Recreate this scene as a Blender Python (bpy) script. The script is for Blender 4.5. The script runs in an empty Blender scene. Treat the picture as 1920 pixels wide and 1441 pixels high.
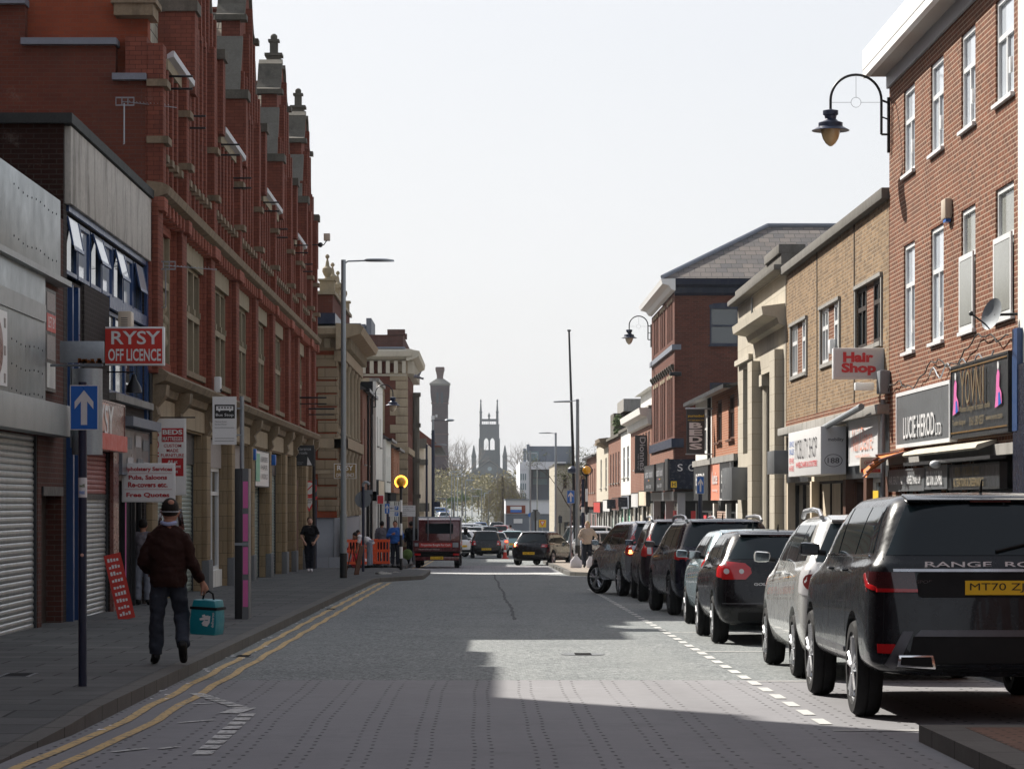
import bpy, bmesh, math, random
from mathutils import Vector, Matrix
from mathutils.bvhtree import BVHTree
R = math.radians
random.seed(7)
S = bpy.context.scene
C = S.collection
# ------------------------------------------------------------ camera
cd = bpy.data.cameras.new('camera'); cam = bpy.data.objects.new('camera', cd); C.objects.link(cam)
S.camera = cam
EYE = 1.52; F = 5250.0; VX = 905.0; VY = 942.0
cam.location = (0, 0, EYE); cam.rotation_euler = (R(90), 0, 0)
cd.sensor_width = 36; cd.lens = 36*F/1920
cd.shift_x = (960-VX)/1920; cd.shift_y = (VY-720.5)/1920
cd.clip_start = .1; cd.clip_end = 6000
# ------------------------------------------------------------ sky, sun, exposure
SUNV = Vector((-.49, .60, .63)).normalized()
EL = math.asin(SUNV.z); AZ = math.atan2(SUNV.x, SUNV.y)
W = bpy.data.worlds.new('World'); S.world = W; W.use_nodes = True
wn = W.node_tree; wn.nodes.clear()
def wnode(t, **k):
    n = wn.nodes.new(t)
    for a, b in k.items(): setattr(n, a, b)
    return n
sky = wnode('ShaderNodeTexSky', sky_type='NISHITA'); sky.sun_disc = False
sky.sun_elevation = EL; sky.sun_rotation = AZ; sky.air_density = 1.0; sky.dust_density = 4.0; sky.ozone_density = 3.0
hs = wnode('ShaderNodeHueSaturation'); hs.inputs['Saturation'].default_value = 1.15
tcw = wnode('ShaderNodeTexCoord'); mpw = wnode('ShaderNodeMapping'); mpw.inputs['Scale'].default_value = (1, 1, 5)
nzw = wnode('ShaderNodeTexNoise'); nzw.inputs['Scale'].default_value = 1.6; nzw.inputs['Detail'].default_value = 5
mrw = wnode('ShaderNodeMapRange'); mrw.inputs['From Min'].default_value = .25; mrw.inputs['From Max'].default_value = .75
mrw.inputs['To Min'].default_value = .72; mrw.inputs['To Max'].default_value = .85
mxw = wnode('ShaderNodeMix', data_type='RGBA'); mxw.inputs['B'].default_value = (7.5, 7.55, 7.75, 1)
bgw = wnode('ShaderNodeBackground'); bgw.inputs['Strength'].default_value = .070
wo = wnode('ShaderNodeOutputWorld')
L = wn.links.new
L(sky.outputs[0], hs.inputs['Color']); L(tcw.outputs['Generated'], mpw.inputs[0]); L(mpw.outputs[0], nzw.inputs['Vector'])
spw = wnode('ShaderNodeSeparateXYZ'); elw = wnode('ShaderNodeMapRange'); elw.inputs['From Min'].default_value = .22; elw.inputs['From Max'].default_value = .75
elw.inputs['To Min'].default_value = 1; elw.inputs['To Max'].default_value = .6; muw = wnode('ShaderNodeMath', operation='MULTIPLY')
L(tcw.outputs['Generated'], spw.inputs[0]); L(spw.outputs[2], elw.inputs['Value']); L(mrw.outputs[0], muw.inputs[0]); L(elw.outputs[0], muw.inputs[1])
L(nzw.outputs['Fac'], mrw.inputs['Value']); L(muw.outputs[0], mxw.inputs['Factor']); L(hs.outputs[0], mxw.inputs['A'])
L(mxw.outputs['Result'], bgw.inputs['Color']); L(bgw.outputs[0], wo.inputs[0])
sd = bpy.data.lights.new('sun', 'SUN'); sun = bpy.data.objects.new('sun', sd); C.objects.link(sun)
sd.energy = 5.0; sd.angle = R(.5); sd.color = (1, .945, .86)
sun.rotation_euler = SUNV.to_track_quat('Z', 'Y').to_euler(); sun.location = (-30, 30, 60)
S.view_settings.view_transform = 'Standard'; S.view_settings.look = 'None'
S.view_settings.exposure = .84; S.view_settings.gamma = 1; S.view_settings.use_curve_mapping = False
S.cycles.max_bounces = 6; S.cycles.diffuse_bounces = 3; S.cycles.volume_bounces = 0
S.cycles.use_denoising = True
# ------------------------------------------------------------ materials
M = {}
def nmat(name):
    m = bpy.data.materials.new(name); m.use_nodes = True; nt = m.node_tree
    M[name] = m
    return m, nt, nt.nodes['Principled BSDF']
def c4(c): return (c[0], c[1], c[2], 1)
def noise(nt, vec, scale, detail=4, rough=.6, zs=1.0):
    n = nt.nodes.new('ShaderNodeTexNoise'); n.inputs['Scale'].default_value = scale
    n.inputs['Detail'].default_value = detail; n.inputs['Roughness'].default_value = rough
    if zs != 1.0:
        mp = nt.nodes.new('ShaderNodeMapping'); mp.inputs['Scale'].default_value = (1, 1, zs)
        nt.links.new(vec, mp.inputs[0]); vec = mp.outputs[0]
    nt.links.new(vec, n.inputs['Vector']); return n.outputs['Fac']
def ramp(nt, fac, a, b, ta=0.0, tb=1.0):
    n = nt.nodes.new('ShaderNodeMapRange'); nt.links.new(fac, n.inputs['Value'])
    n.inputs['From Min'].default_value = a; n.inputs['From Max'].default_value = b
    n.inputs['To Min'].default_value = ta; n.inputs['To Max'].default_value = tb
    return n.outputs[0]
def mixc(nt, fac, a, b, mode='MIX'):
    n = nt.nodes.new('ShaderNodeMix'); n.data_type = 'RGBA'; n.blend_type = mode
    for s, v in (('Factor', fac), ('A', a), ('B', b)):
        if isinstance(v, bpy.types.NodeSocket): nt.links.new(v, n.inputs[s])
        elif s == 'Factor': n.inputs[s].default_value = v
        else: n.inputs[s].default_value = c4(v)
    return n.outputs['Result']
def mth(nt, op, a, b=None, c=None):
    n = nt.nodes.new('ShaderNodeMath'); n.operation = op
    for i, v in enumerate((a, b, c)):
        if v is None: continue
        if isinstance(v, bpy.types.NodeSocket): nt.links.new(v, n.inputs[i])
        else: n.inputs[i].default_value = v
    return n.outputs[0]
def bump(nt, bs, h, strength, dist=.01):
    n = nt.nodes.new('ShaderNodeBump'); n.inputs['Strength'].default_value = strength; n.inputs['Distance'].default_value = dist
    nt.links.new(h, n.inputs['Height']); nt.links.new(n.outputs[0], bs.inputs['Normal'])
def mk(name, col, rough=.7, metal=0, var=.12, vs=2.5, grime=0, gcol=(.03, .028, .022), bmp=0, bs=30, coat=0, emit=0, spec=.5):
    m, nt, b = nmat(name)
    tc = nt.nodes.new('ShaderNodeTexCoord').outputs['Object']
    b.inputs['Metallic'].default_value = metal; b.inputs['Specular IOR Level'].default_value = spec if rough <= .5 or spec != .5 else .22
    base = mixc(nt, noise(nt, tc, vs), [x*(1-var) for x in col], [min(1, x*(1+var)) for x in col])
    if var: base = mixc(nt, ramp(nt, noise(nt, tc, vs*9, 3), .3, .7), base, [x*(1-var*.7) for x in col])
    if grime:
        g = noise(nt, tc, 3.0, 6, .7, .18)
        base = mixc(nt, ramp(nt, g, .48, .75, 0, grime), base, gcol)
    nt.links.new(base, b.inputs['Base Color'])
    r = ramp(nt, noise(nt, tc, vs*3), .2, .8, max(.02, rough-.1*(rough > .15)-.02), min(1, rough+.1*(rough > .15)+.02))
    nt.links.new(r, b.inputs['Roughness'])
    if bmp: bump(nt, b, noise(nt, tc, bs, 4), bmp)
    if coat: b.inputs['Coat Weight'].default_value = coat; b.inputs['Coat Roughness'].default_value = .03
    if emit: b.inputs['Emission Color'].default_value = c4(col); b.inputs['Emission Strength'].default_value = emit
    return m
def walluv(nt, zs=1.0):
    g = nt.nodes.new('ShaderNodeNewGeometry'); sp = nt.nodes.new('ShaderNodeSeparateXYZ'); nt.links.new(g.outputs['Position'], sp.inputs[0])
    sn = nt.nodes.new('ShaderNodeSeparateXYZ'); nt.links.new(g.outputs['True Normal'], sn.inputs[0])
    ax = mth(nt, 'GREATER_THAN', mth(nt, 'ABSOLUTE', sn.outputs[0]), mth(nt, 'ABSOLUTE', sn.outputs[1]))
    u = mth(nt, 'ADD', mth(nt, 'MULTIPLY', sp.outputs[1], ax), mth(nt, 'MULTIPLY', sp.outputs[0], mth(nt, 'SUBTRACT', 1.0, ax)))
    cb = nt.nodes.new('ShaderNodeCombineXYZ'); nt.links.new(u, cb.inputs[0]); nt.links.new(mth(nt, 'MULTIPLY', sp.outputs[2], zs), cb.inputs[1])
    return cb.outputs[0], g.outputs['Position']
def brick(name, c1, c2, mortar, bw=.225, rh=.075, ms=.009, grime=.35, gcol=(.05, .035, .03), rough=.85, zs=1.0, bm=.5, patch=.25, off=.5):
    m, nt, b = nmat(name)
    uv, pos = walluv(nt, zs)
    t = nt.nodes.new('ShaderNodeTexBrick'); nt.links.new(uv, t.inputs['Vector']); t.offset = off
    for k, v in (('Scale', 1), ('Brick Width', bw), ('Row Height', rh), ('Mortar Size', ms), ('Mortar Smooth', .15), ('Bias', -.1)): t.inputs[k].default_value = v
    t.inputs['Color1'].default_value = c4(c1); t.inputs['Color2'].default_value = c4(c2); t.inputs['Mortar'].default_value = c4(mortar)
    col = mixc(nt, ramp(nt, noise(nt, pos, 1.1, 5), .35, .7, 0, patch), t.outputs['Color'], [x*.55 for x in c1])
    col = mixc(nt, ramp(nt, noise(nt, pos, 30, 3), .3, .7, 0, .3), col, [x*.7 for x in c2])
    g = noise(nt, pos, 2.2, 7, .72, .22)
    col = mixc(nt, ramp(nt, g, .5, .78, 0, grime), col, gcol)
    ef = noise(nt, pos, 1.7, 6, .8)
    col = mixc(nt, ramp(nt, ef, .62, .8, 0, .25), col, (.45, .40, .36))
    nt.links.new(col, b.inputs['Base Color']); b.inputs['Roughness'].default_value = rough; b.inputs['Specular IOR Level'].default_value = .12
    h = mth(nt, 'ADD', mth(nt, 'MULTIPLY', t.outputs['Fac'], -1.0), mth(nt, 'MULTIPLY', noise(nt, pos, 60, 3), .4))
    bump(nt, b, h, bm, .008)
    return m
# ------------------------------------------------------------ mesh builder
class MB:
    def __init__(s): s.v = []; s.f = []; s.pr = []
    def mk_(s): s.pr.append((len(s.v), len(s.f)))
    def quad(s, a, b, c, d):
        s.mk_()
        n = len(s.v); s.v += [a, b, c, d]; s.f.append((n, n+1, n+2, n+3))
    def poly(s, pts):
        s.mk_()
        n = len(s.v); s.v += list(pts); s.f.append(tuple(range(n, n+len(pts))))
    def box(s, x0, x1, y0, y1, z0, z1):
        s.mk_()
        n = len(s.v)
        s.v += [(x0,y0,z0),(x1,y0,z0),(x1,y1,z0),(x0,y1,z0),(x0,y0,z1),(x1,y0,z1),(x1,y1,z1),(x0,y1,z1)]
        s.f += [tuple(n+i for i in q) for q in ((0,3,2,1),(4,5,6,7),(0,1,5,4),(1,2,6,5),(2,3,7,6),(3,0,4,7))]
        return s
    def prism(s, poly, ax, a0, a1):
        s.mk_()
        def P(p, a): return {'x': (a, p[0], p[1]), 'y': (p[0], a, p[1]), 'z': (p[0], p[1], a)}[ax]
        n = len(s.v); k = len(poly)
        s.v += [P(p, a0) for p in poly]+[P(p, a1) for p in poly]
        s.f.append(tuple(range(n, n+k))); s.f.append(tuple(range(n+2*k-1, n+k-1, -1)))
        for i in range(k):
            j = (i+1) % k; s.f.append((n+i, n+j, n+k+j, n+k+i))
        return s
    def tube(s, pts, r, n=8, caps=True, r2=None):
        s.mk_(); pts = [Vector(p) for p in pts]; m = len(pts)
        rs = r if isinstance(r, (list, tuple)) else [r if r2 is None else r+(r2-r)*i/(m-1) for i in range(m)]
        base = len(s.v); prev = None
        for i, p in enumerate(pts):
            d = (pts[min(i+1, m-1)]-pts[max(i-1, 0)]).normalized()
            if prev is None:
                a = d.orthogonal().normalized()
            else:
                a = prev-d*prev.dot(d); a = a.normalized() if a.length > 1e-6 else d.orthogonal().normalized()
            prev = a; b = d.cross(a)
            for k in range(n):
                t = 2*math.pi*k/n; s.v.append(tuple(p+(a*math.cos(t)+b*math.sin(t))*rs[i]))
        for i in range(m-1):
            for k in range(n):
                q = base+i*n; s.f.append((q+k, q+(k+1) % n, q+n+(k+1) % n, q+n+k))
        if caps:
            s.f.append(tuple(base+k for k in range(n))[::-1]); s.f.append(tuple(base+(m-1)*n+k for k in range(n)))
        return s
    def rings(s, rg, n=14, caps=True):
        s.mk_()
        base = len(s.v); m = len(rg)
        for cx, cy, cz, rx, ry in rg:
            for k in range(n):
                t = 2*math.pi*k/n; s.v.append((cx+rx*math.cos(t), cy+ry*math.sin(t), cz))
        for i in range(m-1):
            for k in range(n):
                q = base+i*n; s.f.append((q+k, q+(k+1) % n, q+n+(k+1) % n, q+n+k))
        if caps:
            s.f.append(tuple(base+k for k in range(n))[::-1]); s.f.append(tuple(base+(m-1)*n+k for k in range(n)))
        return s
    def lathe(s, x, y, prof, n=20):
        return s.rings([(x, y, z, r, r) for r, z in prof], n)
    def ball(s, c, r, n=14, m=9, sx=1, sy=1, sz=1):
        return s.rings([(c[0], c[1], c[2]-r*sz*math.cos(math.pi*(i+.02)/(m+.04)), max(.001, r*sx*math.sin(math.pi*(i+.02)/(m+.04))), max(.001, r*sy*math.sin(math.pi*(i+.02)/(m+.04)))) for i in range(m+1)], n)
    def xf(s, mat):
        s.v = [tuple(mat @ Vector(p)) for p in s.v]; return s
    def add(s, o):
        n = len(s.v); s.v += o.v; s.f += [tuple(n+i for i in f) for f in o.f]; return s
    def build(s, name, mat, parent=None, smooth=False, sharp=35, bev=0, each=0):
        if each:
            marks = s.pr[::each]+[(len(s.v), len(s.f))]; r = None
            for (va, fa), (vb, fb) in zip(marks, marks[1:]):
                q = MB(); q.v = s.v[va:vb]; q.f = [tuple(i-va for i in f) for f in s.f[fa:fb]]
                r = q.build(name, mat, parent, smooth, sharp, bev)
            return r
        me = bpy.data.meshes.new(name); me.from_pydata([tuple(p) for p in s.v], [], s.f); me.validate()
        if smooth or bev:
            bm = bmesh.new(); bm.from_mesh(me)
            bmesh.ops.remove_doubles(bm, verts=bm.verts, dist=1e-5)
            bmesh.ops.recalc_face_normals(bm, faces=bm.faces)
            if bev:
                ed = [e for e in bm.edges if len(e.link_faces) == 2 and e.calc_face_angle(0) > .6]
                bmesh.ops.bevel(bm, geom=ed, offset=bev, segments=2, profile=.6, affect='EDGES', clamp_overlap=True)
            for f in bm.faces: f.smooth = True
            for e in bm.edges:
                if len(e.link_faces) == 2 and e.calc_face_angle(0) > R(sharp): e.smooth = False
            bm.to_mesh(me); bm.free()
        o = bpy.data.objects.new(name, me); C.objects.link(o)
        if mat is not None: me.materials.append(M[mat] if isinstance(mat, str) else mat)
        if parent is not None: o.parent = parent
        return o
def tag(o, label=None, cat=None, group=None, kind=None):
    if label: o['label'] = label
    if cat: o['category'] = cat
    if group: o['group'] = group
    if kind: o['kind'] = kind
    return o
DONE = set()
def thing(name, label, cat, group=None):
    o = bpy.data.objects.new(name, None); o.empty_display_size = .2; C.objects.link(o)
    return tag(o, label, cat, group)
def kids(o): return [c for c in C.objects if c.parent is o]
def copy_tree(o, parent=None, ks=None):
    if ks is None:
        ks = {}
        for c in C.objects:
            if c.parent: ks.setdefault(c.parent.name, []).append(c)
    c = o.copy(); C.objects.link(c)
    if parent: c.parent = parent
    for k in ks.get(o.name, []): copy_tree(k, c, ks)
    return c
def struct(o): o['kind'] = 'structure'; return o
def evalmesh(o):
    dg = bpy.context.evaluated_depsgraph_get(); dg.update()
    return bpy.data.meshes.new_from_object(o.evaluated_get(dg), depsgraph=dg)
_tc = {}
def text(s, name, mat, parent, c, right, up, w=None, h=None, bold=0, depth=.003, shear=0):
    key = (s, bold, shear)
    if key not in _tc:
        cu = bpy.data.curves.new('t', 'FONT'); cu.body = s; cu.size = 1; cu.offset = bold; cu.resolution_u = 3; cu.shear = shear
        cu.align_x = 'CENTER'
        o = bpy.data.objects.new('t', cu); C.objects.link(o)
        me = evalmesh(o); bpy.data.objects.remove(o); bpy.data.curves.remove(cu)
        vs = [v.co.copy() for v in me.vertices]; fs = [tuple(p.vertices) for p in me.polygons]; bpy.data.meshes.remove(me)
        _tc[key] = (vs, fs)
    vs, fs = _tc[key]
    if not vs: return None
    x0 = min(v.x for v in vs); x1 = max(v.x for v in vs); y0 = min(v.y for v in vs); y1 = max(v.y for v in vs)
    sx = w/(x1-x0) if w else None; sy = h/(y1-y0) if h else None
    if sx is None: sx = sy
    if sy is None: sy = sx
    c = Vector(c); right = Vector(right).normalized(); up = Vector(up).normalized(); nrm = right.cross(up)
    mb = MB(); n = len(vs)
    P = [c+right*((v.x-(x0+x1)/2)*sx)+up*((v.y-(y0+y1)/2)*sy) for v in vs]
    mb.v = [tuple(p+nrm*depth) for p in P]; mb.f = [f for f in fs]
    return mb.build(name, mat, parent)
# ------------------------------------------------------------ ground profile
GZ = [(-60, .5), (0, 0), (60, -.53), (100, -.93), (150, -1.48), (200, -1.9), (300, -1.9), (450, -.6), (600, 1.2), (800, 2.2), (3500, 4)]
def gz(y):
    for (a, za), (b, zb) in zip(GZ, GZ[1:]):
        if y <= b: return za+(zb-za)*(y-a)/(b-a)
    return GZ[-1][1]
def G(px, py, lift=0.0):
    # the point of the ground (raised by lift) seen at a pixel of the photograph
    lo, hi = 5.0, 290.0
    fy = lambda y: VY+F*(EYE-gz(y)-lift)/y
    for _ in range(50):
        m = (lo+hi)/2
        if fy(m) > py: lo = m
        else: hi = m
    return ((px-VX)/F*lo, lo)
def ZP(py, y): return EYE+(VY-py)/F*y
def XP(px, y): return (px-VX)/F*y
# frames of street fronts: L faces +X, R faces -X, F faces -Y (the camera)
class Fr:
    def __init__(s, k, pos): s.k = k; s.pos = pos
    def P(s, u, z, w):
        if s.k == 'L': return (s.pos+w, u, z)
        if s.k == 'R': return (s.pos-w, u, z)
        return (u, s.pos-w, z)
    def box(s, mb, u0, u1, z0, z1, w0, w1):
        a = s.P(u0, z0, w0); b = s.P(u1, z1, w1)
        return mb.box(min(a[0], b[0]), max(a[0], b[0]), min(a[1], b[1]), max(a[1], b[1]), min(a[2], b[2]), max(a[2], b[2]))
    def prism_u(s, mb, prof, u0, u1):
        # prof: list of (w,z) swept along u
        if s.k == 'F': return mb.prism([(s.pos-w, z) for w, z in prof], 'x', u0, u1)
        sg = 1 if s.k == 'L' else -1
        return mb.prism([(s.pos+sg*w, z) for w, z in prof], 'y', u0, u1)
    @property
    def right(s): return {'L': (0, 1, 0), 'R': (0, -1, 0), 'F': (1, 0, 0)}[s.k]
def wall(fr, name, mat, parent, u0, u1, z0, z1, ops=(), depth=.14, reveal=None):
    us = sorted(set([u0, u1]+[o[0] for o in ops]+[o[1] for o in ops])); zs = sorted(set([z0, z1]+[o[2] for o in ops]+[o[3] for o in ops]))
    us = [u for u in us if u0-1e-6 <= u <= u1+1e-6]; zs = [z for z in zs if z0-1e-6 <= z <= z1+1e-6]
    mb = MB()
    for a, b in zip(us, us[1:]):
        for c, d in zip(zs, zs[1:]):
            mu, mz = (a+b)/2, (c+d)/2
            if any(o[0] < mu < o[1] and o[2] < mz < o[3] for o in ops): continue
            mb.quad(fr.P(a, c, 0), fr.P(b, c, 0), fr.P(b, d, 0), fr.P(a, d, 0))
    rv = mb
    for o in ops:
        a, b, c, d = o[:4]
        rv.quad(fr.P(a, c, 0), fr.P(a, d, 0), fr.P(a, d, -depth), fr.P(a, c, -depth))
        rv.quad(fr.P(b, c, 0), fr.P(b, d, 0), fr.P(b, d, -depth), fr.P(b, c, -depth))
        rv.quad(fr.P(a, c, 0), fr.P(b, c, 0), fr.P(b, c, -depth), fr.P(a, c, -depth))
        rv.quad(fr.P(a, d, 0), fr.P(b, d, 0), fr.P(b, d, -depth), fr.P(a, d, -depth))
    for u in (u0+.004, u1-.004): mb.quad(fr.P(u, z0, 0), fr.P(u, z1, 0), fr.P(u, z1, -depth), fr.P(u, z0, -depth))
    mb.quad(fr.P(u0, z1, 0), fr.P(u1, z1, 0), fr.P(u1, z1, -depth), fr.P(u0, z1, -depth))
    return mb.build(name, mat, parent)
def window(fr, parent, u0, u1, z0, z1, fm='upvc', gm='glass', bars=(), trans=(), d=.14, fw=.06, sill=None, sw=.1, name='window', half=None):
    mb = MB(); w1 = -d+.07; w0 = -d+.01
    for a, b, c, e in ((u0, u0+fw, z0, z1), (u1-fw, u1, z0, z1), (u0+fw, u1-fw, z0, z0+fw), (u0+fw, u1-fw, z1-fw, z1)): fr.box(mb, a, b, c, e, w0, w1)
    for t in trans:
        z = z0+(z1-z0)*t; fr.box(mb, u0+fw, u1-fw, z-fw/2, z+fw/2, w0, w1-.003)
    for t in bars:
        u = u0+(u1-u0)*t; top = z1-fw if half is None else z0+(z1-z0)*half
        fr.box(mb, u-fw/2, u+fw/2, z0+fw, top, w0, w1-.006)
    o = mb.build(name, fm, parent)
    g = MB(); fr.box(g, u0+.01, u1-.01, z0+.01, z1-.01, w0-.02, w0+.015); g.build('pane', gm, o)
    if sill: s = MB(); fr.box(s, u0-.05, u1+.05, z0-.055, z0, -d+.02, sw); s.build('sill', sill, o)
    return o
def shutter(fr, parent, u0, u1, z0, z1, mat='shutter', w=-.1, name='shutter', pitch=.077):
    mb = MB(); n = max(2, int((z1-z0)/pitch)); pr = []
    for i in range(n):
        z = z0+(z1-z0)*i/n; h = (z1-z0)/n
        pr += [(w, z), (w+.012, z+h*.2), (w+.016, z+h*.5), (w+.012, z+h*.8)]
    pr += [(w, z1)]
    for (w0, za), (w1, zb) in zip(pr, pr[1:]): mb.quad(fr.P(u0, za, w0), fr.P(u1, za, w0), fr.P(u1, zb, w1), fr.P(u0, zb, w1))
    o = mb.build(name, mat, parent)
    g = MB(); fr.box(g, u0-.05, u0, z0, z1, w-.03, w+.05); fr.box(g, u1, u1+.05, z0, z1, w-.03, w+.05); g.build('guide_rail', 'steel_dark', o)
    b = MB(); fr.box(b, u0, u1, z0-.01, z0+.08, w-.01, w+.03); b.build('bottom_bar', 'steel_dark', o)
    return o
def sign_board(fr, name, label, cat, u0, u1, z0, z1, w0, w1, mat, edge='steel_dark', fw=.03, group=None):
    t = thing(name, label, cat, group)
    b = MB(); fr.box(b, u0, u1, z0, z1, w0, w1-.012); b.build('board', mat, t)
    e = MB()
    for a, b_, c, d in ((u0-.002, u0+fw, z0-.002, z1+.002), (u1-fw, u1+.002, z0-.002, z1+.002), (u0+fw, u1-fw, z0-.002, z0+fw), (u0+fw, u1-fw, z1-fw, z1+.002)): fr.box(e, a, b_, c, d, w0-.002, w1)
    e.build('frame', edge, t)
    return t
def ftext(fr, s, mat, parent, u, z, w, W=None, H=None, bold=0, shear=0, name='lettering'):
    return text(s, name, mat, parent, fr.P(u, z, w), fr.right, (0, 0, 1), W, H, bold, .004, shear)

# ------------------------------------------------------------ haze: one closed box of thin air
hz = MB().box(-420, 420, -40, 1120, -4, 60)
HZ = hz.build('haze', None); HZ['kind'] = 'stuff'
hm = bpy.data.materials.new('haze'); hm.use_nodes = True; ht = hm.node_tree; ht.nodes.clear()
ho = ht.nodes.new('ShaderNodeOutputMaterial'); hv = ht.nodes.new('ShaderNodeVolumePrincipled')
hv.inputs['Color'].default_value = (.84, .92, 1, 1); hv.inputs['Density'].default_value = .00012; hv.inputs['Anisotropy'].default_value = .2
ht.links.new(hv.outputs[0], ho.inputs['Volume']); HZ.data.materials.append(hm)
# ------------------------------------------------------------ material list
mk('upvc', (.75, .76, .76), .35, var=.05, grime=.25, gcol=(.3, .29, .26))
mk('glass', (.05, .065, .075), .04, var=.1, spec=1.0)
mk('glass_sky', (.55, .60, .66), .08, var=.12, vs=.8, spec=.9)  # reflected sky painted into the panes as a pale colour
mk('glass_curtain', (.30, .31, .28), .12, var=.3, vs=4, spec=.8)
mk('glass_dark', (.014, .017, .02), .06, var=.2, spec=.8)
mk('car_glass', (.010, .018, .022), .03, var=.0, vs=1, spec=.35)
mk('shutter', (.42, .44, .44), .42, .75, var=.12, grime=.25)
mk('shutter_green', (.30, .36, .33), .45, .55, var=.12, grime=.25)
mk('shutter_red', (.30, .09, .08), .5, 0, var=.18, grime=.2)
mk('shutter_dark', (.09, .10, .11), .45, .3, var=.15)
mk('shutter_cream', (.5, .45, .36), .5, .1, var=.1)
mk('shutter_mint', (.16, .45, .31), .5, .0, var=.1)
mk('shutter_brown', (.30, .2, .15), .55, .0, var=.15)
mk('steel_dark', (.05, .055, .06), .5, .5, var=.2)
mk('black_metal', (.012, .013, .016), .4, .3, var=.2)
mk('black_paint', (.015, .016, .018), .45, 0, var=.25)
mk('navy_paint', (.012, .022, .055), .4, .1, var=.25, grime=.2, gcol=(.2, .2, .2))
mk('galv', (.30, .33, .36), .45, .6, var=.15, grime=.2)
mk('galv_dull', (.22, .24, .26), .6, .3, var=.15, grime=.3)
mk('cladding', (.30, .33, .34), .42, .75, var=.16, vs=.9, grime=.5, gcol=(.16, .18, .18), bmp=.05, bs=2)
mk('cladding_pale', (.36, .38, .38), .5, .4, var=.1, vs=.9, grime=.35, gcol=(.2, .2, .2))
mk('render_grey', (.50, .48, .44), .9, var=.25, vs=1.4, grime=.85, gcol=(.06, .055, .05), bmp=.4, bs=12)
mk('render_white', (.72, .71, .67), .85, var=.1, vs=1, grime=.45, gcol=(.2, .18, .15), bmp=.2)
mk('render_cream', (.66, .57, .44), .85, var=.12, vs=1, grime=.45, gcol=(.2, .17, .12), bmp=.2)
mk('concrete', (.30, .29, .27), .92, var=.2, vs=1.5, grime=.6, gcol=(.06, .06, .045), bmp=.4, bs=18)
mk('coping_old', (.17, .16, .145), .95, var=.3, vs=2, grime=.5, gcol=(.05, .05, .035), bmp=.5, bs=14)
mk('coping_dark', (.055, .06, .06), .8, var=.3, vs=3, bmp=.3)
mk('lead', (.20, .22, .26), .6, .2, var=.2, vs=3)
mk('stone_dark', (.13, .12, .10), .95, var=.35, vs=3, grime=.6, gcol=(.03, .03, .025), bmp=.8, bs=16)
mk('pebble', (.20, .19, .165), .95, var=.4, vs=14, grime=.3, bmp=1, bs=45)
mk('blue_frame', (.018, .055, .16), .35, var=.15, grime=.2)
mk('white_paint', (.78, .78, .77), .6, var=.06, grime=.15, gcol=(.4, .38, .34))
mk('white_line', (.52, .52, .50), .8, var=.25, vs=9)
mk('white_plastic', (.70, .71, .72), .4, var=.06)
mk('sign_white', (.70, .70, .70), .4, var=.06, grime=.1, gcol=(.4, .4, .38))
mk('sign_face_grey', (.60, .61, .64), .5, var=.05)
mk('sign_blue', (.012, .13, .50), .35, var=.08)
mk('sign_red', (.52, .03, .02), .4, var=.08)
mk('sign_gold', (.26, .17, .06), .5, var=.1)
mk('sign_dark', (.028, .032, .036), .35, var=.15)
mk('sign_navy', (.008, .013, .03), .25, var=.15)
mk('sign_grey', (.15, .16, .17), .35, .2, var=.12, vs=.8)
mk('sign_orange', (.75, .28, .18), .5, var=.1)
mk('sign_yellow', (.75, .5, .02), .5, var=.05)
mk('red_letter', (.40, .012, .018), .5, var=.05)
mk('red_bright', (.62, .04, .05), .5, var=.05)
mk('letter_grey', (.42, .43, .46), .5, var=.05)
mk('letter_dark', (.06, .06, .07), .5, var=.05)
mk('gold', (.34, .20, .07), .35, .6, var=.1)
mk('gold_dull', (.22, .17, .09), .5, .3, var=.1)
mk('copper', (.30, .14, .06), .35, .7, var=.1)
mk('brown_sign', (.20, .085, .07), .3, var=.5, vs=4)
mk('beige_sign', (.50, .42, .33), .4, var=.06)
mk('pink', (.62, .13, .36), .5, var=.1, vs=6)
mk('pink_pale', (.62, .36, .30), .4, var=.1)
mk('orange_cloth', (.75, .24, .06), .8, var=.15)
mk('orange_plastic', (.75, .10, .03), .5, var=.12)
mk('stone_buff', (.36, .29, .20), .9, var=.2, vs=1.5, grime=.5, gcol=(.08, .065, .045), bmp=.4, bs=14)
mk('stone_window', (.30, .255, .18), .9, var=.15, vs=1.5, grime=.4, gcol=(.08, .07, .045), bmp=.2)
mk('stone_cornice', (.24, .185, .125), .92, var=.3, vs=2.2, grime=.75, gcol=(.045, .045, .03), bmp=.7, bs=10)
mk('stone_pale', (.52, .475, .39), .9, var=.12, vs=1.2, grime=.35, gcol=(.2, .18, .14), bmp=.2, bs=14)
mk('granite', (.28, .29, .31), .75, var=.15, vs=8, bmp=.1)
mk('plinth', (.16, .17, .18), .7, var=.2, vs=3, grime=.3)
mk('wood_dark', (.04, .03, .025), .6, var=.3)
mk('wood_brown', (.12, .055, .035), .6, var=.3)
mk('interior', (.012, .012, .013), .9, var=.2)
mk('rubber', (.014, .014, .015), .85, var=.25, vs=8, bmp=.1, bs=60)
mk('alloy', (.50, .51, .53), .3, .85, var=.08)
mk('alloy_dark', (.10, .10, .11), .35, .7, var=.1)
mk('chrome', (.75, .76, .78), .12, 1, var=.03)
mk('trim_black', (.007, .0075, .008), .6, 0, var=.2, spec=.25)
mk('badge_silver', (.85, .85, .87), .5, 0, var=0)
mk('tail_red', (.45, .012, .015), .12, var=.12, vs=10, coat=.6)
mk('tail_dark', (.05, .012, .014), .1, var=.2, vs=10, coat=.6)
mk('tail_clear', (.55, .55, .56), .12, var=.1, coat=.5)
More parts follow.
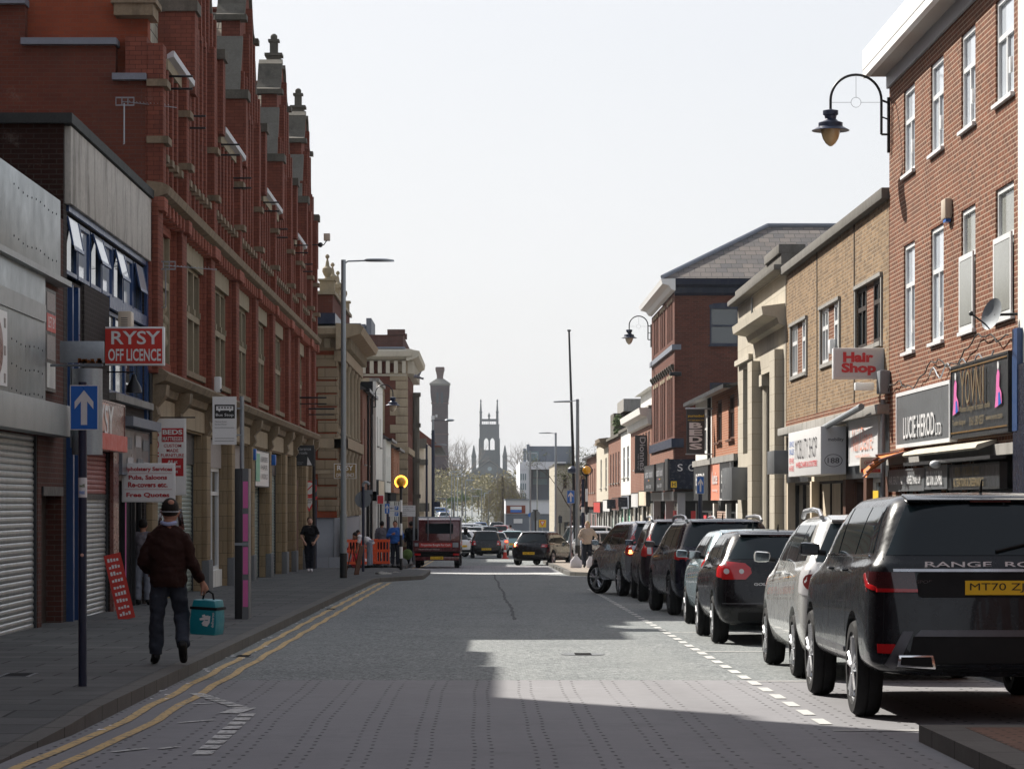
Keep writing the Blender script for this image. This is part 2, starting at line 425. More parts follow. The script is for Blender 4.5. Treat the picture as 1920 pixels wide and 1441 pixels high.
mk('brake_glow', (1, .10, .04), .3, emit=2.2)
mk('amber_glow', (1, .42, .12), .3, emit=3)
mk('plate_yellow', (.80, .50, .015), .4, var=.03)
mk('plate_text', (.01, .01, .01), .5, var=0)
mk('beacon_amber', (.80, .36, .01), .25, var=.05, coat=.4)
mk('beacon_ring', (1, .42, .04), .4, emit=2.6)
mk('lamp_glass', (.50, .36, .18), .2, var=.1, coat=.3)
mk('lamp_glass_pale', (.62, .57, .44), .2, var=.1, coat=.3)
mk('skin', (.36, .18, .12), .6, var=.08, vs=8)
mk('skin_pale', (.55, .34, .26), .6, var=.08, vs=8)
mk('hair_dark', (.018, .014, .012), .75, var=.3, vs=30, bmp=.4, bs=80)
mk('hair_brown', (.10, .06, .035), .75, var=.3, vs=30)
mk('hair_blond', (.45, .33, .18), .75, var=.2, vs=30)
mk('jumper', (.032, .013, .010), .95, var=.2, vs=20, bmp=.35, bs=180, spec=.2)
mk('trousers_navy', (.035, .042, .058), .85, var=.15, vs=8, bmp=.15, spec=.3)
mk('trousers_grey', (.22, .24, .29), .85, var=.15, vs=8)
mk('jeans_dark', (.015, .018, .026), .85, var=.2, vs=8)
mk('shirt_blue', (.35, .40, .60), .8, var=.05)
mk('cloth_black', (.012, .012, .014), .9, var=.2)
mk('cloth_white', (.70, .68, .70), .85, var=.06)
mk('cloth_blue', (.025, .10, .34), .8, var=.15)
mk('cloth_grey', (.16, .15, .17), .85, var=.15)
mk('cloth_beige', (.50, .40, .32), .85, var=.12)
mk('cloth_red', (.45, .03, .05), .85, var=.15)
mk('teal_bag', (.0, .20, .25), .42, var=.12, vs=6, bmp=.25, bs=14)
mk('shoe_black', (.015, .015, .016), .55, var=.2)
mk('shoe_brown', (.06, .03, .025), .6, var=.3)
mk('sole', (.03, .03, .03), .8, var=.2)
mk('bark', (.10, .075, .055), .95, var=.3, vs=4)
mk('bark_pale', (.20, .17, .14), .95, var=.3, vs=4)
mk('leaf_olive', (.13, .14, .05), .8, var=.35, vs=1)
mk('leaf_green', (.09, .14, .04), .8, var=.35, vs=1)
mk('leaf_willow', (.22, .19, .085), .85, var=.3, vs=.5)

mk('church_stone', (.09, .10, .105), .95, var=.25, vs=.15)
mk('church_roof', (.15, .145, .13), .95, var=.2, vs=.15)
mk('modern_white', (.66, .67, .70), .7, var=.04)
mk('modern_grey', (.16, .18, .21), .6, var=.1)
mk('modern_glass', (.20, .27, .29), .1, var=.15, vs=.3)
mk('soffit', (.45, .41, .38), .8, var=.06)
mk('mirror_glass', (.25, .3, .33), .05, .8, var=.05)
mk('bird_grey', (.25, .25, .28), .8, var=.2)
mk('cable', (.015, .015, .015), .7, var=.3)
mk('poster_mix', (.40, .36, .34), .6, var=.6, vs=22)
for nm, co, me_ in (('paint_grey_dark', (.010, .012, .015), .2), ('paint_white', (.50, .51, .50), .2), ('paint_black', (.004, .0045, .006), .0), ('paint_ice', (.32, .42, .46), .35),
               ('paint_navy', (.006, .007, .018), .2), ('paint_bluegrey', (.30, .31, .34), .5), ('paint_plum', (.022, .014, .02), .3), ('paint_maroon', (.09, .012, .015), .2), ('paint_silver', (.45, .46, .48), .6),
               ('paint_red', (.35, .02, .02), .1), ('paint_pure', (.72, .72, .74), .0), ('paint_blue', (.05, .12, .30), .2), ('paint_charcoal', (.014, .015, .018), .2), ('paint_teal', (.22, .36, .38), .2)):
    mk(nm, co, .25, me_, var=.0, coat=.9 if co[0] > .03 else .4, spec=.5 if co[0] > .03 else .25)
brick('brick_right', (.21, .072, .036), (.10, .040, .024), (.46, .35, .26), ms=.009, grime=.25, patch=.25)
brick('brick_yellow', (.34, .225, .125), (.14, .09, .055), (.36, .30, .22), ms=.009, grime=.5, gcol=(.06, .05, .04), patch=.3)
brick('brick_red_lit', (.30, .075, .035), (.24, .06, .032), (.22, .09, .06), ms=.006, grime=.25, patch=.35)
brick('brick_dark', (.050, .022, .017), (.035, .018, .015), (.065, .055, .05), grime=.4, patch=.4)
brick('brick_mid', (.16, .05, .032), (.12, .04, .028), (.12, .075, .06), ms=.007, grime=.35, patch=.4)
brick('brick_brown', (.16, .055, .037), (.09, .035, .024), (.15, .10, .08), ms=.007, grime=.3, patch=.35)
brick('brick_orange', (.42, .16, .085), (.34, .13, .07), (.45, .33, .25), ms=.01, grime=.1, patch=.1)
brick('brick_salmon', (.27, .12, .08), (.21, .095, .065), (.27, .2, .16), grime=.35, patch=.3)
brick('brick_old', (.11, .042, .032), (.085, .035, .028), (.12, .10, .09), grime=.45, patch=.4)
brick('brick_charcoal', (.045, .036, .034), (.035, .03, .03), (.07, .065, .06), grime=.3)
brick('slate', (.16, .155, .15), (.10, .10, .105), (.03, .03, .03), bw=.34, rh=.21, ms=.010, grime=.4, gcol=(.05, .05, .045), zs=1.25, rough=.75, bm=.8)
brick('slate_pale', (.42, .40, .33), (.30, .29, .25), (.05, .05, .045), bw=.36, rh=.25, ms=.016, grime=.35, gcol=(.08, .08, .06), rough=.85, bm=.8)
brick('slate_brown', (.22, .19, .17), (.12, .12, .125), (.04, .04, .04), bw=.42, rh=.20, ms=.009, grime=.35, gcol=(.07, .07, .07), rough=.8, bm=.7)
brick('ashlar', (.52, .475, .39), (.45, .41, .34), (.28, .24, .18), bw=.9, rh=.42, ms=.006, grime=.35, gcol=(.2, .17, .12), bm=.2, patch=.1)
brick('ashlar_buff', (.30, .235, .155), (.25, .195, .135), (.12, .09, .06), bw=.8, rh=.35, ms=.012, grime=.45, gcol=(.09, .075, .05), bm=.4, patch=.15)
brick('tile_buff', (.33, .25, .155), (.26, .20, .13), (.10, .08, .05), bw=.45, rh=.3, ms=.006, grime=.5, gcol=(.07, .05, .035), bm=.2, patch=.2)
brick('granite_block', (.30, .31, .33), (.26, .27, .29), (.12, .12, .12), bw=.9, rh=.5, ms=.006, grime=.15, bm=.2, patch=.05)
brick('brick_far', (.055, .022, .024), (.034, .017, .022), (.05, .03, .035), bw=1.2, rh=.35, ms=.02, grime=.3, patch=.5)
brick('terracotta', (.25, .082, .054), (.17, .057, .040), (.07, .028, .02), ms=.006, rh=.085, grime=.5, gcol=(.03, .014, .012), patch=.5, bm=.4)
brick('terracotta_pink', (.33, .115, .08), (.26, .09, .065), (.14, .055, .04), ms=.006, rh=.12, bw=.3, grime=.45, gcol=(.06, .03, .024), patch=.4, bm=.3)
# ---- ground materials
def ground_mats():
    m, nt, b = nmat('asphalt'); pos = nt.nodes.new('ShaderNodeNewGeometry').outputs['Position']
    v = nt.nodes.new('ShaderNodeTexVoronoi'); v.inputs['Scale'].default_value = 36; nt.links.new(pos, v.inputs['Vector'])
    sc = nt.nodes.new('ShaderNodeSeparateColor'); nt.links.new(v.outputs['Color'], sc.inputs[0])
    col = mixc(nt, sc.outputs[0], (.04, .05, .056), (.29, .305, .30))
    col = mixc(nt, ramp(nt, noise(nt, pos, .35, 5), .35, .7, 0, .3), col, (.12, .14, .14))
    tr = noise(nt, pos, .9, 5, .6); col = mixc(nt, ramp(nt, tr, .5, .72, 0, .4), col, (.07, .08, .085))
    mp = nt.nodes.new('ShaderNodeMapping'); mp.inputs['Scale'].default_value = (1.1, .045, 1); nt.links.new(pos, mp.inputs[0])
    lane = noise(nt, mp.outputs[0], 1.0, 3)
    col = mixc(nt, ramp(nt, lane, .45, .65, 0, .35), col, (.20, .21, .205))
    nt.links.new(col, b.inputs['Base Color']); b.inputs['Roughness'].default_value = .8; b.inputs['Specular IOR Level'].default_value = .35
    bump(nt, b, v.outputs['Distance'], .7, .012)
    # imprinted surface with rows of small pits
    m, nt, b = nmat('imprint'); pos = nt.nodes.new('ShaderNodeNewGeometry').outputs['Position']
    sp = nt.nodes.new('ShaderNodeSeparateXYZ'); nt.links.new(pos, sp.inputs[0])
    wob = mth(nt, 'MULTIPLY', mth(nt, 'SUBTRACT', noise(nt, pos, .3, 2), .5), .09)
    x = mth(nt, 'ADD', sp.outputs[0], wob); y = sp.outputs[1]
    fr_ = mth(nt, 'FRACT', mth(nt, 'DIVIDE', mth(nt, 'ADD', x, 50.0), .415))
    d1 = mth(nt, 'ABSOLUTE', mth(nt, 'SUBTRACT', fr_, .32)); d2 = mth(nt, 'ABSOLUTE', mth(nt, 'SUBTRACT', fr_, .60))
    dx = mth(nt, 'MULTIPLY', mth(nt, 'MINIMUM', d1, d2), .415)
    sh = mth(nt, 'MULTIPLY', mth(nt, 'GREATER_THAN', fr_, .46), .5)
    fy = mth(nt, 'SUBTRACT', mth(nt, 'FRACT', mth(nt, 'ADD', mth(nt, 'DIVIDE', mth(nt, 'ADD', y, 50.0), .30), sh)), .5)
    dy = mth(nt, 'MULTIPLY', mth(nt, 'ABSOLUTE', fy), .30)
    rr = mth(nt, 'SQRT', mth(nt, 'ADD', mth(nt, 'POWER', mth(nt, 'MULTIPLY', dx, 1.15), 2.0), mth(nt, 'POWER', mth(nt, 'MULTIPLY', dy, .42), 2.0)))
    rr = mth(nt, 'ADD', rr, mth(nt, 'MULTIPLY', mth(nt, 'SUBTRACT', noise(nt, pos, 14, 3), .5), .016))
    pit = ramp(nt, rr, .012, .021, 1, 0)
    keep = ramp(nt, noise(nt, pos, .7, 3), .36, .46, .35, 1)
    pit = mth(nt, 'MULTIPLY', pit, keep)
    gx = ramp(nt, mth(nt, 'ABSOLUTE', mth(nt, 'SUBTRACT', mth(nt, 'FRACT', mth(nt, 'DIVIDE', mth(nt, 'ADD', y, 50.0), .2075)), .5)), .46, .5, 0, .25)
    col = mixc(nt, noise(nt, pos, 5, 6, .7), (.19, .19, .205), (.28, .275, .285))
    col = mixc(nt, ramp(nt, noise(nt, pos, .5, 4), .4, .7, 0, .5), col, (.19, .185, .195))
    col = mixc(nt, ramp(nt, noise(nt, pos, 120, 2), .35, .65, 0, .4), col, (.16, .16, .16))
    col = mixc(nt, ramp(nt, noise(nt, pos, 1.3, 7, .75), .55, .75, 0, .35), col, (.10, .10, .10)); mp = nt.nodes.new('ShaderNodeMapping'); mp.inputs['Scale'].default_value = (1.0, .05, 1); nt.links.new(pos, mp.inputs[0]); col = mixc(nt, ramp(nt, noise(nt, mp.outputs[0], 1.2, 4), .45, .7, 0, .3), col, (.12, .12, .125)); col = mixc(nt, gx, col, (.10, .10, .105)); col = mixc(nt, pit, col, (.022, .022, .024))
    nt.links.new(col, b.inputs['Base Color']); b.inputs['Roughness'].default_value = .82; b.inputs['Specular IOR Level'].default_value = .3
    bump(nt, b, mth(nt, 'MULTIPLY', pit, -1.0), .6, .01)
    # paving flags
    for nm, a, c, mo, bw, rh in (('flags', (.14, .14, .138), (.085, .09, .09), (.018, .018, .018), .9, .6), ('kerb', (.15, .145, .135), (.135, .13, .12), (.035, .035, .03), 777, .92),
                             ('block_red', (.26, .15, .11), (.20, .12, .09), (.09, .075, .06), .2, .1), ('tactile', (.34, .29, .24), (.30, .265, .225), (.16, .14, .12), .4, .4)):
        m, nt, b = nmat(nm); pos = nt.nodes.new('ShaderNodeNewGeometry').outputs['Position']
        t = nt.nodes.new('ShaderNodeTexBrick'); nt.links.new(pos, t.inputs['Vector'])
        for k, v in (('Scale', 1), ('Brick Width', bw), ('Row Height', rh), ('Mortar Size', .014), ('Mortar Smooth', .2)): t.inputs[k].default_value = v
        t.inputs['Color1'].default_value = c4(a); t.inputs['Color2'].default_value = c4(c); t.inputs['Mortar'].default_value = c4(mo)
        col = mixc(nt, ramp(nt, noise(nt, pos, 1.5, 6, .7), .35, .7, 0, .5), t.outputs['Color'], [q*.6 for q in c])
        col = mixc(nt, ramp(nt, noise(nt, pos, 40, 3), .35, .7, 0, .35), col, [q*.6 for q in a])
        nt.links.new(col, b.inputs['Base Color']); b.inputs['Roughness'].default_value = .85; b.inputs['Specular IOR Level'].default_value = .15
        bump(nt, b, mth(nt, 'ADD', mth(nt, 'MULTIPLY', t.outputs['Fac'], -1.0), mth(nt, 'MULTIPLY', noise(nt, pos, 25, 4), .6)), .5, .01)
    # worn paint
    for nm, c0 in (('yellow_line', (.56, .38, .15)), ('worn_white', (.55, .55, .53))):
        m, nt, b = nmat(nm); pos = nt.nodes.new('ShaderNodeNewGeometry').outputs['Position']
        wr = ramp(nt, noise(nt, pos, 16, 5, .7), .50, .62)
        col = mixc(nt, wr, c0, (.12, .12, .12)); nt.links.new(col, b.inputs['Base Color']); b.inputs['Roughness'].default_value = .8
    mk('earth', (.16, .15, .13), .95, var=.25, vs=.05)
ground_mats()
# ------------------------------------------------------------ ground, road, pavements
def ylist(y0, y1, step=3.0):
    ys = [y0, y1]+[y for y, _ in GZ if y0 < y < y1]
    y = y0
    while y < y1: ys.append(y); y += step
    return sorted(set(round(v, 4) for v in ys))
def sheet(name, mat, fx0, fx1, y0, y1, dz, step=3.0, side=None, kind=True, thick=0):
    mb = MB(); ys = ylist(y0, y1, step)
    g0 = fx0 if callable(fx0) else (lambda y: fx0); g1 = fx1 if callable(fx1) else (lambda y: fx1)
    dd = dz if callable(dz) else (lambda y: dz)
    for a, b in zip(ys, ys[1:]):
        za, zb = gz(a)+dd(a), gz(b)+dd(b)
        mb.quad((g0(a), a, za), (g1(a), a, za), (g1(b), b, zb), (g0(b), b, zb))
        if thick:
            for g in (g0, g1): mb.quad((g(a), a, za), (g(b), b, zb), (g(b), b, zb-thick), (g(a), a, za-thick))
    if thick:
        for y in (y0, y1): mb.quad((g0(y), y, gz(y)+dd(y)), (g1(y), y, gz(y)+dd(y)), (g1(y), y, gz(y)+dd(y)-thick), (g0(y), y, gz(y)+dd(y)-thick))
    o = mb.build(name, mat)
    return struct(o) if kind else o
def lerp(t, a, b): return a+(b-a)*max(0, min(1, t))
def sm(t): t = max(0, min(1, t)); return t*t*(3-2*t)
g0 = MB()
for a, b in zip(ylist(-60, 3500, 50), ylist(-60, 3500, 50)[1:]): g0.quad((-1500, a, gz(a)-.02), (1500, a, gz(a)-.02), (1500, b, gz(b)-.02), (-1500, b, gz(b)-.02))
struct(g0.build('ground', 'earth'))
sheet('road', 'asphalt', -9, 9, 27.9, 290, 0)
sheet('road_far', 'asphalt', -14, 10, 290, 700, 0, 20)
sheet('road_imprinted', 'imprint', -9, 9, -8, 27.9, 0.0)
# side streets opening between the blocks
sheet('side_street', 'asphalt', -60, -9, 101.0, 106.5, 0)
# left pavement
def kx(y):
    x = -3.0
    if y < 21: x = -3.0-.12*sm((21-y)/3)
    if 78 < y: x = lerp(sm((y-78)/6), -3.0, -1.75)
    if 95 < y: x = lerp(sm((y-95)/5), -1.75, -3.1)
    return x
def kh(y): return lerp((y-18.3)/3.2, .012, .12)
KW = .17
sheet('pavement', 'flags', -7.4, lambda y: kx(y)-KW, -8, 100.9, lambda y: kh(y)+.002, 1.5)
sheet('kerb', 'kerb', lambda y: kx(y)-KW, kx, -8, 100.9, kh, 1.5, thick=.16)
sheet('pavement', 'flags', -5.6, lambda y: -2.9-KW, 106.6, 205, lambda y: .122, 3)
sheet('kerb', 'kerb', lambda y: -2.9-KW, -2.9, 106.6, 205, .12, 3, thick=.16)
sheet('pavement', 'flags', -40, -7.4, 96.5, 100.9, .1, 3)
# right pavement: build-out at the front, bay, build-out at the crossing
sheet('pavement', 'block_red', 3.1+.28, 9, -8, 19.9-.28, .122, 2)
sheet('kerb', 'kerb', 3.1, 3.1+.28, -8, 19.9, .12, 2, thick=.16)
sheet('kerb', 'kerb', 3.38, 9, 19.62, 19.9, .12, 2, thick=.16)
sheet('pavement', 'flags', 5.25, 9, 19.9, 86, .122, 3)
sheet('kerb', 'kerb', 5.1, 5.25, 19.9, 86, .12, 3, thick=.16)
def kr(y): return lerp(sm((y-86)/5), 5.1, 2.75) if y < 100 else lerp(sm((y-128)/6), 2.75, 4.6)
sheet('kerb', 'kerb', kr, lambda y: kr(y)+.17, 86, 205, .12, 1.5, thick=.16)
sheet('pavement', 'tactile', lambda y: kr(y)+.17, 9, 86, 205, .122, 1.5)
# pale studs-band of the crossing and lines
sheet('crossing_band', 'worn_white', lambda y: kx(y)+.05, lambda y: kr(y)-.05, 93.5, 97.8, .005, 1.5)
sheet('crossing_road', 'imprint', lambda y: kx(y)+.05, lambda y: kr(y)-.05, 97.8, 118, .004, 1.5)
for dx in (-2.86, -2.62):
    sheet('yellow_line', 'yellow_line', lambda y, d=dx: d+(kx(y)+3.0 if y < 21 else 0)+.02*math.sin(y*1.9+d), lambda y, d=dx: d+.085+(kx(y)+3.0 if y < 21 else 0)+.02*math.sin(y*1.9+d), 8, 78, .006, 1.0)
sheet('yellow_line', 'yellow_line', -2.75, -2.65, 108, 200, .006); sheet('yellow_line', 'yellow_line', -2.5, -2.4, 108, 200, .006)
dm = MB(); y = 21.6
while y < 70:
    z = gz(y)+.006; z2 = gz(y+.62)+.006
    dm.quad((2.60, y, z), (2.70, y, z), (2.70, y+.62, z2), (2.60, y+.62, z2)); y += 1.08
for yy in (20.9, 27.6, 34.2, 40.5, 47.5, 55):
    dm.quad((2.62, yy, gz(yy)+.006), (5.0, yy, gz(yy)+.006), (5.0, yy+.09, gz(yy+.09)+.006), (2.62, yy+.09, gz(yy+.09)+.006))
struct(dm.build('bay_marking', 'white_line'))
zz = MB()
def dash(x0, y0, x1, y1, w=.1, n=1):
    for i in range(n):
        a = i/n; b = (i+(.72 if n > 1 else 1))/n
        p = Vector((x0+(x1-x0)*a, y0+(y1-y0)*a)); q = Vector((x0+(x1-x0)*b, y0+(y1-y0)*b)); d = (q-p).normalized(); s = Vector((-d.y, d.x))*w/2
        zz.quad(*[(v.x, v.y, gz(v.y)+.007) for v in (p-s, q-s, q+s, p+s)])
A_ = G(368, 1300); B_ = G(462, 1330); C_ = G(375, 1418); D_ = G(465, 1338)
dash(*A_, *B_, .13, 7); dash(B_[0]-.1, B_[1]-.5, B_[0]-.02, B_[1]+.2, .18); dash(*D_, *C_, .13, 9)
for p, q in (((362, 1320), (402, 1318)), ((335, 1355), (402, 1350)), ((300, 1404), (335, 1400)), ((212, 1410), (276, 1403)), ((330, 1324), (346, 1323))): dash(*G(*p), *G(*q), .06)
struct(zz.build('crossing_marking', 'worn_white'))
pt = MB(); yy = 46.0
while yy < 92:
    f = lambda q: .55+(q-46)*-.004+.022*math.sin(q*.5)+.010*math.sin(q*2.3)
    w0, w1 = .028+.012*math.sin(yy*3), .028+.012*math.sin((yy+.8)*3)
    pt.quad((f(yy)-w0, yy, gz(yy)+.004), (f(yy)+w0, yy, gz(yy)+.004), (f(yy+.8)+w1, yy+.8, gz(yy+.8)+.004), (f(yy+.8)-w1, yy+.8, gz(yy+.8)+.004)); yy += .8
mk('tar', (.05, .055, .058), .75, var=.3, vs=6)
struct(pt.build('road_repair', 'tar'))
# ============================================================ LEFT SIDE BUILDINGS
XL = -6.2; FL = Fr('L', XL)
# --- tall block added out of the picture on the near left (throws the near shade on the road)
b = thing('unseen_shade_block', 'tall unseen brick block on the near left that shades the near road', 'building')
MB().box(-16, -6.4, 8, 32.6, -.6, 14).build('wall', 'brick_mid', b)
MB().box(-16.2, -6.3, 7.8, 32.8, 14, 14.3).build('roof', 'coping_dark', b)
MB().box(-20, -12, 20, 40, -.6, 18).build('unseen_shade_wing', 'brick_mid', b)  # unseen wing added to fill out the near road shadow
for nm, lab, x0, x1, y0, y1, h, mt in (('terrace_block', 'brick terrace behind the viewpoint on the left', -18, -6.4, -70, 7.9, 11, 'brick_mid'), ('terrace_block', 'pale terrace behind the viewpoint on the right', 7.4, 18, -70, 29.9, 9.5, 'brick_brown'), ('terrace_block', 'brick block closing the street behind the viewpoint', -30, 30, -95, -72, 12, 'brick_old')):
    q = thing(nm, lab, 'building'); MB().box(x0, x1, y0, y1, -.6, h).build('wall', mt, q); o = MB(); o.box(x0-.2, x1+.2, y0-.2, y1, h, h+.3); o.build('roof', 'coping_dark', q)
    o = MB()
    for k in range(int((y1-y0)/4)):
        for z_ in (1, 4.2, 7.2):
            xx = x1 if x0 < 0 else x0
            if y1 > -72: o.box(xx-.02, xx+.02, y0+1+k*4, y0+2.6+k*4, z_, z_+1.8)
    if o.v: o.build('window', 'glass_dark', q, each=1)
# --- steel clad shop
b = thing('steel_clad_shop', 'shop front covered with grey riveted steel sheets above a roller shutter', 'building')
wall(FL, 'wall', 'brick_old', b, 32.9, 41.38, -.6, 5.7, [(33.2, 39.0, -.6, 2.45), (39.35, 41.2, -.6, 1.75)], .3)
MB().box(-14, -6.52, 32.9, 41.38, -.6, 5.72).build('core', 'interior', b)
MB().box(-11.9, -8.5, 32.9, 41.2, 5.74, 10.9).build('hidden_shade_block', 'brick_mid', b)  # block hidden from the camera, added to set the road shadow edge
o = MB()
FL.box(o, 32.9, 40.2, 4.72, 5.85, .02, .14); FL.box(o, 32.9, 39.0, 2.9, 4.66, .02, .11)
sh = o.build('steel_cladding', 'cladding', b, True, bev=.008)
rv = MB(); rnd = random.Random(3)
for zr_ in (5.62, 4.1, 3.3, 2.98, 3.62, 4.95):
    u = 36.2
    while u < 39.0 + (1 if zr_ > 4.7 else 0):
        p = FL.P(u, zr_+.02*math.sin(u*3), .14 if zr_ > 4.7 else .11); rv.ball(p, .016, 6, 4, sx=.6); u += .36
rv.build('rivet_row', 'steel_dark', sh)
o = MB(); FL.box(o, 32.9, 40.9, 4.66, 4.74, 0, .2); FL.box(o, 32.9, 38.9, 4.02, 4.26, .112, .135); o.build('cladding_ledge', 'cladding_pale', b)
o = MB(); FL.box(o, 32.9, 40.6, 2.46, 2.9, .02, .30); o.build('shutter_box', 'cladding_pale', b, True, bev=.01)
shutter(FL, b, 33.25, 38.95, -.5, 2.46, 'shutter', -.06, pitch=.085)
o = MB(); FL.box(o, 39.4, 41.15, -.55, 1.7, -.28, -.22); dr = o.build('door', 'wood_dark', b)
o = MB(); FL.box(o, 39.35, 41.2, 1.62, 1.75, -.2, .03); o.build('door_lintel', 'steel_dark', dr)
t = thing('poster_board', 'tall black notice board with three small posters on the brick pier', 'notice board')
o = MB(); FL.box(o, 39.35, 40.35, 3.1, 4.55, .005, .05); o.build('board', 'black_paint', t)
o = MB(); FL.box(o, 39.5, 40.3, 3.95, 4.2, .05, .056); q = o.build('poster', 'sign_red', t); ftext(FL, 'LET BY', 'sign_white', q, 39.9, 4.08, .058, .65, .15)
for z0, z1, mt_ in ((3.55, 3.9, 'poster_mix'), (3.15, 3.5, 'render_white'), (4.24, 4.5, 'poster_mix')):
    o = MB(); FL.box(o, 39.5, 40.25, z0, z1, .05, .056); o.build('poster', mt_, t)
t = thing('round_shop_poster', 'white poster with round brown emblem on the steel sheets', 'poster')
o = MB(); FL.box(o, 34.3, 35.75, 3.0, 3.95, .112, .13); o.build('panel', 'sign_white', t)
o = MB(); o.prism([(35.0+.42*math.cos(a*.26), 3.47+.36*math.sin(a*.26)) for a in range(24)], 'x', XL+.13, XL+.136); o.build('emblem', 'brown_sign', t)
o = MB()
for z_ in (3.1, 3.45, 3.8): FL.box(o, 35.5, 35.63, z_-.06, z_+.06, .13, .136)
o.build('photo_strip', 'poster_mix', t, each=1)
# --- dark brick off-licence shop
b = thing('grey_parapet_shop', 'low dark brick shop with a stained grey render parapet and blue window frames', 'building')
wall(FL, 'wall', 'brick_charcoal', b, 41.4, 51.65, -.8, 7.0, [(41.75, 51.3, 4.85, 5.85), (46.3, 51.3, 3.35, 4.75), (41.8, 42.9, 2.6, 4.8), (42.6, 46.6, -.8, 2.35), (47.3, 51.3, -.8, 2.9)], .18)
MB().box(-14, -6.42, 41.42, 51.65, -.8, 7.0).build('core', 'interior', b)
wall(Fr('F', 41.4), 'side_wall', 'brick_dark', b, -14, XL, -.6, 7.12, (), .3)
MB().box(-14, -8.6, 41.5, 44.8, 7.3, 10.9).build('hidden_shade_block_end', 'brick_mid', b)  # hidden block added to carry the low shops' road shadow on
o = MB(); FL.box(o, 41.5, 51.6, 5.95, 7.1, 0, .10); o.build('parapet_render', 'render_grey', b, True, bev=.01)
o = MB(); o.box(-14.1, XL+.14, 41.3, 51.66, 7.12, 7.27); o.build('coping', 'coping_dark', b)
for i in range(7):
    u = 41.8+i*1.36
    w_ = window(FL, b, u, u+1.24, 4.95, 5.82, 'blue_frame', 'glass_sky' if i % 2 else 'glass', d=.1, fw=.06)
    hp = MB(); hp.box(-.015, .015, 0, 1.12, -.5, -.44); hp.box(-.015, .015, 0, .05, -.5, 0); hp.box(-.015, .015, 1.07, 1.12, -.5, 0); hp.xf(Matrix.Rotation(-R(11+3*(i % 3)), 4, 'Y')); hp.xf(Matrix.Translation((XL-.01, u+.06, 5.8)))
    if i in (0, 2, 4, 6):
        oc = hp.build('open_casement', 'blue_frame', w_); hq = MB().box(-.006, .006, .05, 1.07, -.44, 0); hq.xf(Matrix.Rotation(-R(11+3*(i % 3)), 4, 'Y')); hq.xf(Matrix.Translation((XL-.01, u+.06, 5.8))); hq.build('pane', 'glass_sky', oc)
o = MB(); FL.box(o, 46.2, 51.35, 4.74, 4.93, -.02, .05); FL.box(o, 41.7, 51.35, 5.86, 5.95, -.02, .04); FL.box(o, 51.3, 51.62, 3.0, 5.94, 0, .05); o.build('window_band', 'blue_frame', b)
window(FL, b, 46.3, 48.8, 3.35, 4.72, 'blue_frame', 'glass_curtain', bars=(.5,), trans=(.7,), d=.1)
window(FL, b, 48.85, 51.28, 3.35, 4.72, 'blue_frame', 'glass', bars=(.5,), trans=(.7,), d=.1)
o = MB(); FL.box(o, 41.8, 42.9, 2.6, 4.8, -.15, -.05); FL.box(o, 42.2, 42.3, 2.6, 4.8, -.05, .02); FL.box(o, 42.75, 42.9, 2.6, 4.8, -.05, .03); o.build('blue_panel', 'blue_frame', b)
o = MB(); FL.box(o, 43.3, 46.2, 2.65, 4.9, .001, .04); o.build('brick_box', 'brick_charcoal', b)
o = MB(); FL.box(o, 46.3, 51.6, 3.22, 3.34, -.1, .14); o.build('sill_band', 'concrete', b)
o = MB(); FL.box(o, 41.7, 41.85, -.5, 2.6, 0, .1); FL.box(o, 42.3, 42.55, -.6, 2.5, 0, .09); o.build('pilaster', 'blue_frame', b, each=1)
shutter(FL, b, 42.65, 46.55, 1.58, 2.35, 'shutter_red', -.08)
shutter(FL, b, 42.65, 46.55, -.42, 1.58, 'shutter', -.085)
o = MB(); FL.box(o, 46.58, 47.25, -.5, 2.5, 0, .06); o.build('pilaster', 'brown_sign', b, each=1)
o = MB(); FL.box(o, 42.5, 46.9, 2.36, 2.62, .0, .25); o.build('shutter_box', 'sign_red', b)
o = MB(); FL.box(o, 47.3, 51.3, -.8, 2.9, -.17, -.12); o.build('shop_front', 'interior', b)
o = MB()
for u in (47.45, 48.9, 50.3, 51.2): FL.box(o, u-.05, u+.05, -.5, 2.0, -.1, -.04)
FL.box(o, 47.3, 51.3, 1.9, 2.0, -.1, -.04); o.build('shop_front_frame', 'black_paint', b, each=1)
o = MB()
for u, a, c in ((47.45, -.45, .35), (47.45, .5, 1.1), (47.45, 1.25, 1.85), (48.9, .2, 1.85), (47.75, -.3, .9)): FL.box(o, u-.045, u+.045, a, c, -.04, -.03)
o.build('pink_tape', 'pink', b, each=1)
window(FL, b, 49.0, 50.2, -.4, 1.85, 'black_paint', 'glass_dark', d=.16)
o = MB(); FL.box(o, 47.3, 51.4, 2.82, 2.98, 0, .3); o.build('shop_cornice', 'lead', b)
# signs on it
t = sign_board(FL, 'shop_sign', 'glossy brown and cream shop banner beside the blue one way sign', 'shop sign', 42.6, 47.0, 2.35, 3.15, .14, .20, 'brown_sign', 'brown_sign')
o = MB(); FL.box(o, 42.7, 44.9, 2.65, 3.1, .2, .204); o.build('pale_panel', 'pink_pale', t)
ftext(FL, 'RYSY', 'sign_white', t, 44.3, 2.82, .21, 2.3, .52, .02)
t = sign_board(FL, 'shop_sign', 'dull grey shop fascia with faded white notices left of the sofas banner', 'shop sign', 47.4, 51.3, 2.0, 2.8, .02, .10, 'sign_grey', 'lead')
for i, (u, z) in enumerate(((48.3, 2.55), (49.6, 2.6), (50.7, 2.55), (48.5, 2.2), (49.9, 2.2), (50.8, 2.15))):
    o = MB(); FL.box(o, u-.4, u+.4, z-.10, z+.10, .1, .103); o.build('notice', 'letter_grey' if i % 2 else 'galv_dull', t)
Q = lambda y: Fr('F', y)
